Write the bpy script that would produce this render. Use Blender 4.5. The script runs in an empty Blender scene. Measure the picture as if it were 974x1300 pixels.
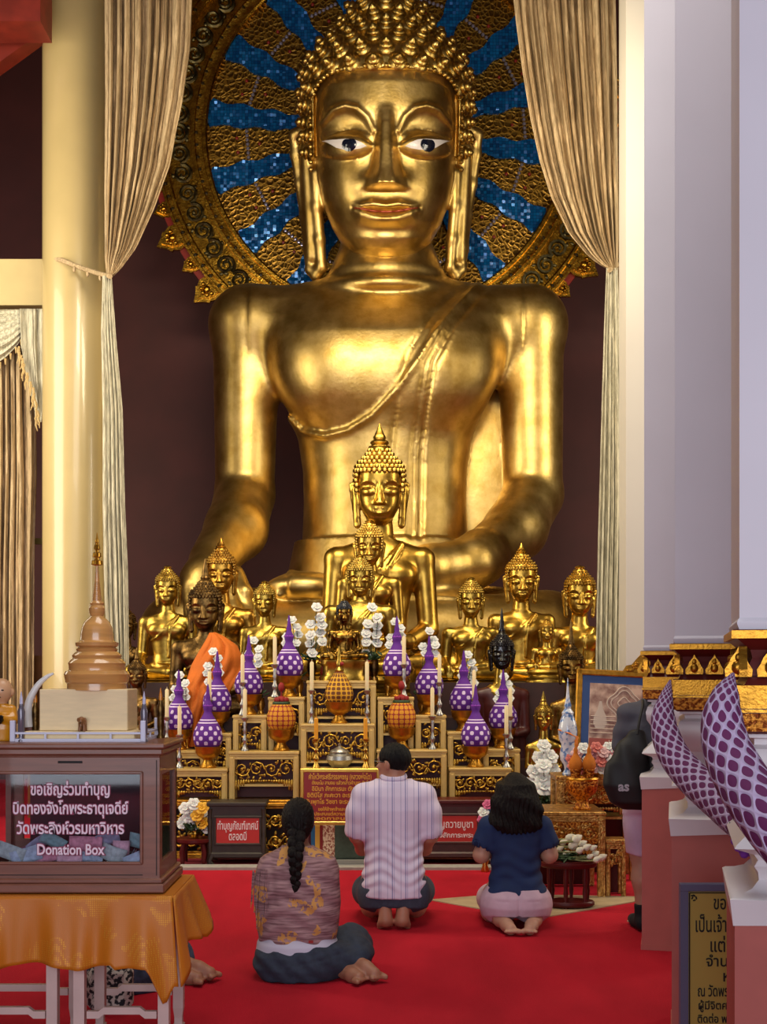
import bpy, bmesh, math, random
import numpy as np
from mathutils import Vector, Matrix, Euler
from mathutils.bvhtree import BVHTree
random.seed(7)
PI = math.pi
SC = bpy.context.scene
COL = SC.collection
F, CX, HY, H = 1600.0, 487.0, 850.0, 1.5      # focal length, principal column, horizon row (photo pixels), eye height (m)

def P(px, py, d):
    return Vector(((px-CX)/F*d, d, H+(HY-py)/F*d))
def fl(py): return H*F/(py-HY)
def hexc(s):
    s = s.lstrip('#')
    c = [int(s[i:i+2], 16)/255 for i in (0, 2, 4)]
    return tuple((x/12.92 if x <= .04045 else ((x+.055)/1.055)**2.4) for x in c)+(1,)

# ------------------------------------------------------------------ materials
MATS = {}
def nd(nt, typ, **kw):
    n = nt.nodes.new(typ)
    for k, v in kw.items():
        if k in n.inputs: n.inputs[k].default_value = v
        else: setattr(n, k, v)
    return n
def mat(name, col, rough=.6, metal=0.0, noise=0.0, nscale=20, bump=0.0, bscale=60, col2=None, spec=.5, emit=None, estr=0, alpha=1, trans=0, coat=0, stretch=(1, 1, 1), sub=0, nlo=.35, nhi=.65):
    if name in MATS: return MATS[name]
    m = bpy.data.materials.new(name); m.use_nodes = True
    nt = m.node_tree; b = nt.nodes['Principled BSDF']
    c = hexc(col) if isinstance(col, str) else col
    b.inputs['Base Color'].default_value = c
    b.inputs['Roughness'].default_value = rough
    b.inputs['Metallic'].default_value = metal
    b.inputs['Specular IOR Level'].default_value = spec
    b.inputs['Coat Weight'].default_value = coat
    b.inputs['Transmission Weight'].default_value = trans
    b.inputs['Alpha'].default_value = alpha
    if sub: b.inputs['Subsurface Weight'].default_value = sub; b.inputs['Subsurface Scale'].default_value = .02
    if emit:
        b.inputs['Emission Color'].default_value = hexc(emit); b.inputs['Emission Strength'].default_value = estr
    if noise or bump or col2:
        tc = nd(nt, 'ShaderNodeTexCoord'); mp = nd(nt, 'ShaderNodeMapping'); mp.inputs['Scale'].default_value = stretch
        nt.links.new(tc.outputs['Object'], mp.inputs['Vector'])
    if noise or col2:
        n = nd(nt, 'ShaderNodeTexNoise', Scale=nscale, Detail=5.0)
        nt.links.new(mp.outputs[0], n.inputs['Vector'])
        r = nd(nt, 'ShaderNodeValToRGB'); r.color_ramp.elements[0].position = nlo; r.color_ramp.elements[1].position = nhi
        c2 = hexc(col2) if isinstance(col2, str) else (col2 or tuple(x*(1-noise) for x in c[:3])+(1,))
        r.color_ramp.elements[0].color = c2; r.color_ramp.elements[1].color = c
        nt.links.new(n.outputs['Fac'], r.inputs[0]); nt.links.new(r.outputs[0], b.inputs['Base Color'])
    if bump:
        n2 = nd(nt, 'ShaderNodeTexNoise', Scale=bscale, Detail=4.0); nt.links.new(mp.outputs[0], n2.inputs['Vector'])
        bp = nd(nt, 'ShaderNodeBump', Strength=bump, Distance=.02); nt.links.new(n2.outputs['Fac'], bp.inputs['Height'])
        nt.links.new(bp.outputs[0], b.inputs['Normal'])
    MATS[name] = m
    return m
def nmath(nt, op, a, b=None, c=None):
    n = nt.nodes.new('ShaderNodeMath'); n.operation = op
    for i, v in enumerate((a, b, c)):
        if v is None: continue
        if isinstance(v, (int, float)): n.inputs[i].default_value = v
        else: nt.links.new(v, n.inputs[i])
    return n.outputs[0]
def nmix(nt, fac, a, b):
    n = nt.nodes.new('ShaderNodeMix'); n.data_type = 'RGBA'
    for i, v in ((0, fac), (6, a), (7, b)):
        if isinstance(v, (int, float, tuple)): n.inputs[i].default_value = v
        else: nt.links.new(v, n.inputs[i])
    return n.outputs[2]
def newmat(name, rough=.6, metal=0):
    m = bpy.data.materials.new(name); m.use_nodes = True; MATS[name] = m
    nt = m.node_tree; b = nt.nodes['Principled BSDF']
    b.inputs['Roughness'].default_value = rough; b.inputs['Metallic'].default_value = metal
    tc = nd(nt, 'ShaderNodeTexCoord'); sx = nd(nt, 'ShaderNodeSeparateXYZ'); nt.links.new(tc.outputs['Object'], sx.inputs[0])
    return m, nt, b, sx.outputs[0], sx.outputs[1], sx.outputs[2], tc.outputs['Object']

# ------------------------------------------------------------------ objects
def link(o, parent=None):
    COL.objects.link(o)
    if parent: o.parent = parent
    return o
def meta(o, label=None, cat=None, group=None, kind=None):
    if label: o['label'] = label
    if cat: o['category'] = cat
    if group: o['group'] = group
    if kind: o['kind'] = kind
    return o
def thing(name, label, cat, loc=(0, 0, 0), rz=0, group=None, scale=None):
    o = bpy.data.objects.new(name, None); o.empty_display_size = .05
    o.location = loc; o.rotation_euler = (0, 0, rz)
    if scale: o.scale = (scale,)*3 if isinstance(scale, (int, float)) else scale
    link(o); return meta(o, label, cat, group)
def kids(o): return [c for c in bpy.data.objects if c.parent == o]
KIDS = {}
def dup(root, loc, rz=0, label=None, group=None, scale=None):
    r = root.copy(); link(r); r.location = loc; r.rotation_euler = (0, 0, rz)
    if scale: r.scale = (scale,)*3 if isinstance(scale, (int, float)) else scale
    if label: r['label'] = label
    if group: r['group'] = group
    for ch in root.children:
        c = ch.copy(); link(c, r)
        for g in ch.children:
            d = g.copy(); link(d, c)
    return r

class MB:
    """collects shapes into one mesh"""
    def __init__(s): s.v = []; s.f = []; s.m = []; s.mi = 0; s.T = None
    def add(s, vs, fs):
        n = len(s.v)
        s.v += [tuple(s.T @ Vector(p)) if s.T else tuple(p) for p in vs]
        s.f += [tuple(i+n for i in f) for f in fs]; s.m += [s.mi]*len(fs); return s
    def box(s, c, d, rz=0, bev=0, M=None):
        hx, hy, hz = d[0]/2, d[1]/2, d[2]/2
        b = min(bev, hx*.9, hy*.9, hz*.9)
        if b <= 0:
            vs = [(x*hx, y*hy, z*hz) for z in (-1, 1) for y in (-1, 1) for x in (-1, 1)]
            fs = [(0, 2, 3, 1), (4, 5, 7, 6), (0, 1, 5, 4), (2, 6, 7, 3), (0, 4, 6, 2), (1, 3, 7, 5)]
        else:
            vs = []; fs = []
            for z in (-1, 1):
                for y in (-1, 1):
                    for x in (-1, 1):
                        vs += [(x*(hx-b), y*(hy-b), z*hz), (x*(hx-b), y*hy, z*(hz-b)), (x*hx, y*(hy-b), z*(hz-b))]
            I = lambda x, y, z, k: ((z*4+y*2+x)*3+k)
            fs = [(I(0,0,0,0), I(0,1,0,0), I(1,1,0,0), I(1,0,0,0)), (I(0,0,1,0), I(1,0,1,0), I(1,1,1,0), I(0,1,1,0)),
                  (I(0,0,0,1), I(1,0,0,1), I(1,0,1,1), I(0,0,1,1)), (I(0,1,0,1), I(0,1,1,1), I(1,1,1,1), I(1,1,0,1)),
                  (I(0,0,0,2), I(0,0,1,2), I(0,1,1,2), I(0,1,0,2)), (I(1,0,0,2), I(1,1,0,2), I(1,1,1,2), I(1,0,1,2))]
            for z in (0, 1):
                for y in (0, 1): fs.append((I(0,y,z,0), I(1,y,z,0), I(1,y,z,1), I(0,y,z,1)))
                for x in (0, 1): fs.append((I(x,0,z,0), I(x,1,z,0), I(x,1,z,2), I(x,0,z,2)))
            for x in (0, 1):
                for y in (0, 1): fs.append((I(x,y,0,1), I(x,y,1,1), I(x,y,1,2), I(x,y,0,2)))
            for z in (0, 1):
                for y in (0, 1):
                    for x in (0, 1): fs.append((I(x,y,z,0), I(x,y,z,1), I(x,y,z,2)))
        R = (Matrix.Rotation(rz, 3, 'Z') if M is None else M)
        cc = Vector(c)
        return s.add([cc+R @ Vector(p) for p in vs], fs)
    def lathe(s, prof, seg=24, c=(0, 0, 0), sx=1, sy=1, cap=True, lob=None, M=None):
        vs = []; fs = []; n = len(prof); cc = Vector(c)
        for r, z in prof:
            for k in range(seg):
                a = 2*PI*k/seg; rr = r*(lob(a, z) if lob else 1)
                p = Vector((rr*math.cos(a)*sx, rr*math.sin(a)*sy, z))
                vs.append(cc+(M @ p if M else p))
        for i in range(n-1):
            for k in range(seg):
                k2 = (k+1) % seg
                fs.append((i*seg+k, i*seg+k2, (i+1)*seg+k2, (i+1)*seg+k))
        if cap:
            fs.append(tuple(range(seg-1, -1, -1))); fs.append(tuple((n-1)*seg+k for k in range(seg)))
        return s.add(vs, fs)
    def tube(s, pts, r, seg=8, cap=True, sq=1.0):
        pts = [Vector(p) for p in pts]; n = len(pts); vs = []; fs = []
        rs = r if hasattr(r, '__len__') else [r]*n
        t0 = (pts[1]-pts[0]).normalized()
        up = Vector((0, 0, 1)) if abs(t0.z) < .9 else Vector((1, 0, 0))
        u = t0.cross(up).normalized()
        for i in range(n):
            t = (pts[min(i+1, n-1)]-pts[max(i-1, 0)])
            t = t.normalized() if t.length > 1e-9 else t0
            u = (u-t*u.dot(t)); u = u.normalized() if u.length > 1e-6 else t.orthogonal().normalized()
            w = t.cross(u)
            for k in range(seg):
                a = 2*PI*k/seg
                vs.append(pts[i]+u*(rs[i]*math.cos(a))+w*(rs[i]*sq*math.sin(a)))
        for i in range(n-1):
            for k in range(seg):
                k2 = (k+1) % seg
                fs.append((i*seg+k, (i+1)*seg+k, (i+1)*seg+k2, i*seg+k2))
        if cap: fs.append(tuple(range(seg))); fs.append(tuple((n-1)*seg+k for k in range(seg-1, -1, -1)))
        return s.add(vs, fs)
    def prism(s, poly, thick, M):
        """poly in (x,z) extruded along +y by thick, placed by matrix M (4x4)"""
        n = len(poly)
        vs = [M @ Vector((x, 0, z)) for x, z in poly]+[M @ Vector((x, thick, z)) for x, z in poly]
        fs = [tuple(range(n)), tuple(range(2*n-1, n-1, -1))]+[(i, i+n, (i+1) % n+n, (i+1) % n) for i in range(n)]
        return s.add(vs, fs)
    def ball(s, c, r, u=8, v=6, M=None):
        r = r if hasattr(r, '__len__') else (r, r, r)
        vs = [(0, 0, -r[2])]; fs = []
        for i in range(1, v):
            a = -PI/2+PI*i/v
            for k in range(u):
                b = 2*PI*k/u; vs.append((r[0]*math.cos(a)*math.cos(b), r[1]*math.cos(a)*math.sin(b), r[2]*math.sin(a)))
        vs.append((0, 0, r[2])); L = len(vs)-1
        for k in range(u): fs.append((0, 1+(k+1) % u, 1+k)); fs.append((L, L-u+k, L-u+(k+1) % u))
        for i in range(v-2):
            for k in range(u):
                a = 1+i*u; k2 = (k+1) % u
                fs.append((a+k, a+k2, a+u+k2, a+u+k))
        cc = Vector(c)
        return s.add([cc+(M @ Vector(p) if M else Vector(p)) for p in vs], fs)
    def grid(s, rows, wrap=False):
        """rows: list of equal-length point lists"""
        n = len(rows[0]); vs = [p for r in rows for p in r]; fs = []
        for i in range(len(rows)-1):
            for k in range(n if wrap else n-1):
                k2 = (k+1) % n
                fs.append((i*n+k, i*n+k2, (i+1)*n+k2, (i+1)*n+k))
        return s.add(vs, fs)
    def build(s, name, mats, parent=None, smooth=True, angle=40, loc=None, kind=None, solid=0):
        me = bpy.data.meshes.new(name)
        me.from_pydata([tuple(v) for v in s.v], [], s.f); me.update()
        mats = mats if isinstance(mats, (list, tuple)) else [mats]
        for m in mats: me.materials.append(m)
        if len(mats) > 1: me.polygons.foreach_set('material_index', s.m)
        bm = bmesh.new(); bm.from_mesh(me); bmesh.ops.recalc_face_normals(bm, faces=bm.faces); bm.to_mesh(me); bm.free()
        if smooth:
            me.polygons.foreach_set('use_smooth', [True]*len(me.polygons))
            try: me.set_sharp_from_angle(angle=math.radians(angle))
            except Exception: pass
        o = bpy.data.objects.new(name, me); link(o, parent)
        if loc: o.location = loc
        if solid:
            md = o.modifiers.new('solid', 'SOLIDIFY'); md.thickness = solid; md.offset = 0
        if kind: o['kind'] = kind
        return o

def interp(xs, ys, x): return np.interp(x, xs, ys)
def smoothpts(pts, n=24):
    """Catmull-Rom through pts"""
    pts = [Vector(p) for p in pts]; out = []
    q = [pts[0]*2-pts[1]]+pts+[pts[-1]*2-pts[-2]]
    seg = len(pts)-1
    for i in range(n):
        t = i/(n-1)*seg; k = min(int(t), seg-1); t -= k
        a, b, c, d = q[k], q[k+1], q[k+2], q[k+3]
        out.append(.5*((2*b)+(c-a)*t+(2*a-5*b+4*c-d)*t*t+(3*b-a-3*c+d)*t**3))
    return out

# ------------------------------------------------------------------ signed-distance modelling
class SDF:
    def __init__(s, lo, hi, cell):
        s.lo = np.array(lo, np.float32); s.cell = cell
        s.n = [int(math.ceil((hi[i]-lo[i])/cell))+1 for i in range(3)]
        s.ax = [s.lo[i]+cell*np.arange(s.n[i], dtype=np.float32) for i in range(3)]
        s.D = np.full(s.n, 1e3, np.float32)
    def sub(s, lo, hi):
        sl = []
        for i in range(3):
            a = max(0, int((lo[i]-s.lo[i])/s.cell)); b = min(s.n[i], int((hi[i]-s.lo[i])/s.cell)+2)
            if b <= a: return None, None
            sl.append(slice(a, b))
        return tuple(sl), (s.ax[0][sl[0]][:, None, None], s.ax[1][sl[1]][None, :, None], s.ax[2][sl[2]][None, None, :])
    def op(s, fn, lo, hi, k=0, mode='u'):
        m = k+3*s.cell
        sl, g = s.sub([v-m for v in lo], [v+m for v in hi])
        if sl is None: return s
        d = fn(*g).astype(np.float32); a = s.D[sl]
        if mode == 'u':
            if k > 0:
                h = np.maximum(k-np.abs(a-d), 0)/k; s.D[sl] = np.minimum(a, d)-h*h*k*.25
            else: s.D[sl] = np.minimum(a, d)
        elif mode == 's':
            d = -d
            if k > 0:
                h = np.maximum(k-np.abs(a-d), 0)/k; s.D[sl] = np.maximum(a, d)+h*h*k*.25
            else: s.D[sl] = np.maximum(a, d)
        elif mode == 'd': s.D[sl] = a+d
        return s
    def ell(s, c, r, k=0, mode='u', R=None):
        r = (r, r, r) if not hasattr(r, '__len__') else r
        if R is not None: R = np.array(R)
        def fn(x, y, z):
            x, y, z = x-c[0], y-c[1], z-c[2]
            if R is not None:
                x, y, z = (R[0,0]*x+R[1,0]*y+R[2,0]*z, R[0,1]*x+R[1,1]*y+R[2,1]*z, R[0,2]*x+R[1,2]*y+R[2,2]*z)
            k0 = np.sqrt((x/r[0])**2+(y/r[1])**2+(z/r[2])**2); k1 = np.sqrt((x/r[0]**2)**2+(y/r[1]**2)**2+(z/r[2]**2)**2)+1e-6
            return k0*(k0-1)/k1
        rm = max(r) if R is not None else None
        rr = (rm,)*3 if rm else r
        return s.op(fn, [c[i]-rr[i] for i in range(3)], [c[i]+rr[i] for i in range(3)], k, mode)
    def cone(s, a, b, ra, rb, k=0, mode='u', sc=None):
        a = np.array(a, np.float32); b = np.array(b, np.float32); ba = b-a; L = float(ba @ ba)+1e-9
        def fn(x, y, z):
            t = np.clip(((x-a[0])*ba[0]+(y-a[1])*ba[1]+(z-a[2])*ba[2])/L, 0, 1)
            return np.sqrt((x-a[0]-t*ba[0])**2+(y-a[1]-t*ba[1])**2+(z-a[2]-t*ba[2])**2)-(ra+(rb-ra)*t)
        R = max(ra, rb)
        return s.op(fn, [min(a[i], b[i])-R for i in range(3)], [max(a[i], b[i])+R for i in range(3)], k, mode)
    def path(s, pts, rs, k=0, mode='u'):
        rs = rs if hasattr(rs, '__len__') else [rs]*len(pts)
        for i in range(len(pts)-1): s.cone(pts[i], pts[i+1], rs[i], rs[i+1], k if i == 0 else max(k, .5*min(rs)), mode)
        return s
    def sections(s, secs, k=0, mode='u', e=2.0):
        """secs: (z, cx, cy, rx, ry) rising"""
        z0 = [q[0] for q in secs]
        def fn(x, y, z):
            zz = np.clip(z, z0[0], z0[-1])
            cx, cy, rx, ry = [np.interp(zz, z0, [q[i] for q in secs]).astype(np.float32) for i in (1, 2, 3, 4)]
            q = (np.abs((x-cx)/rx)**e+np.abs((y-cy)/ry)**e)**(1/e)
            return np.maximum((q-1)*np.minimum(rx, ry), np.abs(z-(z0[0]+z0[-1])/2)-(z0[-1]-z0[0])/2)
        lo = [min(q[1]-q[3] for q in secs), min(q[2]-q[4] for q in secs), z0[0]]
        hi = [max(q[1]+q[3] for q in secs), max(q[2]+q[4] for q in secs), z0[-1]]
        return s.op(fn, lo, hi, k, mode)
    def cut(s, axis, val, side):   # keep where (coord-val)*side < 0
        sh = [1, 1, 1]; sh[axis] = -1
        s.D = np.maximum(s.D, (s.ax[axis].reshape(sh)-val)*side); return s
    def mesh(s, smooth=2):
        D = s.D; c = D < 0; nx, ny, nz = D.shape
        # active cells
        cnt = np.zeros((nx-1, ny-1, nz-1), np.int8)
        for dx in (0, 1):
            for dy in (0, 1):
                for dz in (0, 1): cnt += c[dx:nx-1+dx, dy:ny-1+dy, dz:nz-1+dz]
        act = (cnt > 0) & (cnt < 8)
        ids = np.full(act.shape, -1, np.int32); idx = np.argwhere(act); ids[act] = np.arange(len(idx))
        acc = np.zeros((len(idx), 3), np.float32); w = np.zeros(len(idx), np.float32)
        i, j, k = idx.T
        cs = [(0,0,0),(1,0,0),(0,1,0),(1,1,0),(0,0,1),(1,0,1),(0,1,1),(1,1,1)]
        vals = [D[i+a, j+b, k+cc] for a, b, cc in cs]
        for a in range(8):
            for b in range(a+1, 8):
                df = [cs[b][q]-cs[a][q] for q in range(3)]
                if sum(abs(q) for q in df) != 1: continue
                va, vb = vals[a], vals[b]; m = (va < 0) != (vb < 0)
                t = np.where(m, va/np.where(m, va-vb, 1), 0)
                for q in range(3): acc[:, q] += np.where(m, cs[a][q]+df[q]*t, 0)
                w += m
        V = (idx+acc/w[:, None])*s.cell+s.lo
        quads = []
        for ax in range(3):
            A = c; sl0 = [slice(None)]*3; sl1 = [slice(None)]*3; sl0[ax] = slice(0, -1); sl1[ax] = slice(1, None)
            e0, e1 = A[tuple(sl0)], A[tuple(sl1)]
            ch = np.argwhere(e0 != e1); u, v = (ax+1) % 3, (ax+2) % 3
            ok = (ch[:, u] > 0) & (ch[:, v] > 0) & (ch[:, u] < D.shape[u]-1) & (ch[:, v] < D.shape[v]-1)
            ch = ch[ok]
            def at(du, dv):
                p = ch.copy(); p[:, u] += du; p[:, v] += dv; return ids[p[:, 0], p[:, 1], p[:, 2]]
            q = np.stack([at(-1, -1), at(0, -1), at(0, 0), at(-1, 0)], 1)
            flip = ~e0[ch[:, 0], ch[:, 1], ch[:, 2]]
            q[flip] = q[flip][:, ::-1]
            quads.append(q)
        Q = np.concatenate(quads)
        if smooth:
            E = np.concatenate([Q[:, [0, 1]], Q[:, [1, 2]], Q[:, [2, 3]], Q[:, [3, 0]]]); E = np.concatenate([E, E[:, ::-1]])
            deg = np.bincount(E[:, 0], minlength=len(V)).astype(np.float32)
            for it in range(smooth):
                for lam in (.55, -.5):
                    S = np.stack([np.bincount(E[:, 0], weights=V[E[:, 1], q], minlength=len(V)) for q in range(3)], 1)
                    V = V+lam*(S/np.maximum(deg, 1)[:, None]-V)
        return V, Q
    def build(s, name, m, parent=None, smooth=2, M=None, keep=False):
        V, Q = s.mesh(smooth)
        if M is not None:
            A = np.array(M); V = V @ A[:3, :3].T+A[:3, 3]
        me = bpy.data.meshes.new(name)
        me.vertices.add(len(V)); me.vertices.foreach_set('co', np.ascontiguousarray(V, np.float32).ravel())
        me.loops.add(Q.size); me.loops.foreach_set('vertex_index', Q.ravel().astype(np.int32))
        me.polygons.add(len(Q)); me.polygons.foreach_set('loop_start', np.arange(0, Q.size, 4, dtype=np.int32))
        me.update(calc_edges=True); me.validate()
        me.polygons.foreach_set('use_smooth', np.ones(len(me.polygons), bool))
        for mm in (m if isinstance(m, (list, tuple)) else [m]): me.materials.append(mm)
        o = bpy.data.objects.new(name, me); link(o, parent)
        return o

def text_mesh(name, body, size, m, M, parent=None, depth=.002, align='CENTER', bold=0.0, fit=None):
    cu = bpy.data.curves.new(name, 'FONT'); cu.body = body; cu.size = size; cu.extrude = depth; cu.align_x = align; cu.align_y = 'CENTER'; cu.offset = bold
    cu.resolution_u = 3
    o = bpy.data.objects.new(name, cu); link(o)
    dg = bpy.context.evaluated_depsgraph_get(); me = bpy.data.meshes.new_from_object(o.evaluated_get(dg))
    bpy.data.objects.remove(o); bpy.data.curves.remove(cu)
    if fit and len(me.vertices):
        xs = [v.co.x for v in me.vertices]; wd = max(xs)-min(xs); k = fit/wd
        me.transform(Matrix.Diagonal((k, 1, 1, 1)))
    me.transform(M)
    me.materials.clear(); me.materials.append(m); me.name = name
    o = bpy.data.objects.new(name, me); link(o, parent); return o
FACE = Matrix.Rotation(PI/2, 4, 'X')       # text standing upright, read from -Y
# ================================================================== camera, world, light
cam = bpy.data.cameras.new('camera'); co = bpy.data.objects.new('camera', cam); link(co)
co.location = (0, 0, H); co.rotation_euler = (PI/2, 0, 0)
cam.sensor_fit = 'VERTICAL'; cam.sensor_height = 36; cam.lens = F/1300*36; cam.shift_y = (HY-650)/1300; cam.clip_end = 200
SC.camera = co
SC.view_settings.view_transform = 'Standard'; SC.view_settings.look = 'None'; SC.view_settings.exposure = 0; SC.view_settings.gamma = 1; SC.view_settings.use_curve_mapping = False
w = bpy.data.worlds.new('world'); SC.world = w; w.use_nodes = True
bg = w.node_tree.nodes['Background']; bg.inputs[0].default_value = (.72, .80, 1, 1); bg.inputs[1].default_value = .45
def area(name, loc, target, sx, sy, power, col):
    l = bpy.data.lights.new(name, 'AREA'); l.shape = 'RECTANGLE'; l.size = sx; l.size_y = sy; l.energy = power; l.color = col
    o = bpy.data.objects.new(name, l); link(o); o.location = loc
    o.rotation_euler = (Vector(target)-Vector(loc)).to_track_quat('-Z', 'Y').to_euler(); return o
area('doorway_light', (-.5, -5.5, 2.6), (0, 8, 2.0), 8, 5, 560, (.87, .91, 1))
area('left_window_light', (-5.6, 9.5, 4.2), (.5, 14.5, 3.2), 2.4, 4.5, 330, (1, .90, .70))
area('right_window_light', (6.4, 9.5, 4.4), (0, 14.5, 3.2), 2.4, 4.5, 330, (1, .90, .70))
area('altar_lamp', (0, 8.6, 6.2), (0, 13.5, 2.5), 3.0, .8, 250, (1, .84, .58))
area('hall_lamp', (0, 4.5, 6.5), (0, 7, 0), 3.0, 3.0, 160, (1, .93, .84))

# ================================================================== shell
m_maroon = mat('maroon_plaster', '#50211f', .7, noise=.25, nscale=1.5)
m_carpet = mat('red_carpet', '#b01b2b', .95, noise=.22, nscale=3, bump=.25, bscale=220, stretch=(1, .4, 1), spec=.1)
m_carpet2 = mat('maroon_carpet', '#7d2a33', .95, noise=.2, nscale=8, spec=.1)
m_stone = mat('grey_stone', '#a8a29a', .6, noise=.2, nscale=20)
m_beige = mat('beige_floor', '#b09a78', .55, noise=.2, nscale=10)
m_cream = mat('cream_gloss', '#b8a370', .28, noise=.07, nscale=2.2, coat=.3)
m_creamflat = mat('cream_plaster', '#bba570', .6, noise=.1, nscale=3)
m_white = mat('white_plaster', '#d2ced6', .55, noise=.05, nscale=2)
m_terra = mat('terracotta_paint', '#b0594f', .6, noise=.1, nscale=9)
m_whitegl = mat('white_gloss_paint', '#d9d2d4', .35, noise=.05, nscale=6)
m_redwood = mat('red_beam', '#7a2417', .5, noise=.3, nscale=6)
def slab(name, x0, x1, y0, y1, z0, z1, m, kind='structure'):
    return MB().box(((x0+x1)/2, (y0+y1)/2, (z0+z1)/2), (x1-x0, y1-y0, z1-z0)).build(name, m, smooth=False, kind=kind)
slab('floor', -7, 8, -7, 17.4, -.2, 0, m_carpet)
slab('wall_back', -7, 8, 17.2, 17.4, 0, 13, m_maroon)
slab('wall_left', -7.2, -7, -7, 17.4, 0, 13, m_maroon)
slab('wall_right', 8, 8.2, -7, 17.4, 0, 13, m_maroon)
slab('ceiling', -7.2, 8.2, -7, 17.4, 13, 13.2, mat('dark_ceiling', '#6a4630', .8))
slab('trim_1', -4, 1.3, 9.42, 9.58, 0, .02, m_stone)
slab('trim_2', -4, 1.25, 9.58, 10.4, 0, .012, m_carpet2)
# bare floor showing between the carpets
b = MB(); ys = [(545, 1143), (620, 1137), (700, 1137), (808, 1139), (808, 1145), (693, 1165), (640, 1160)]
pts = [P(x, y, fl(y)) for x, y in ys]
b.add([(p.x, p.y, .006) for p in pts]+[(p.x, p.y, 0) for p in pts], [tuple(range(len(pts)))]+[(i, (i+1) % 7, (i+1) % 7+7, i+7) for i in range(7)])
b.build('trim_3', m_beige, smooth=False, kind='structure')

def column(name, px0, px1, d, z1):
    a, c = P(px0, 850, d).x, P(px1, 850, d).x; r = (c-a)/2
    b = MB(); b.lathe([(r*1.12, 0), (r*1.12, .25), (r*1.05, .32), (r, .4), (r, z1)], 48, ((a+c)/2, d, 0))
    return b.build(name, m_cream, kind='structure')
column('trim_4', 55, 134, 12.3, 13)
column('trim_5', 786, 866, 12.3, 13)
# gold flake scars on the left column and the dark chips in its paint
m_chip = mat('bare_wood_chip', '#a98440', .7); m_chipd = mat('dark_chip', '#5a4a30', .8)
# lintel beam with the short curtain, and the red roof beam
a = P(57, 333, 12.6); c = P(57, 391, 12.6)
slab('trim_6', -6.9, a.x, 12.5, 12.8, c.z, a.z, m_creamflat)
p0, p1 = P(-40, 20, 11.5), P(55, 20, 11.5)
slab('trim_7', p0.x-2, p1.x, 11.4, 11.8, p0.z-.1, p0.z+1.2, m_redwood)
b = MB(); q = [P(-30, 100, 12), P(-30, 60, 12), P(60, 0, 12), P(60, 35, 12)]
b.add([tuple(v) for v in q]+[(v.x, v.y+.2, v.z) for v in q], [(0, 1, 2, 3), (7, 6, 5, 4), (0, 4, 5, 1), (1, 5, 6, 2), (2, 6, 7, 3), (3, 7, 4, 0)])
b.build('trim_8', m_redwood, smooth=False, kind='structure')
a = P(42, 687, 12.9); slab('trim_9', -4.2, -3.2, 12.9, 12.96, a.z-.03, a.z+.03, mat('rail_brass', '#8a7a45', .4, .8))

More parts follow.
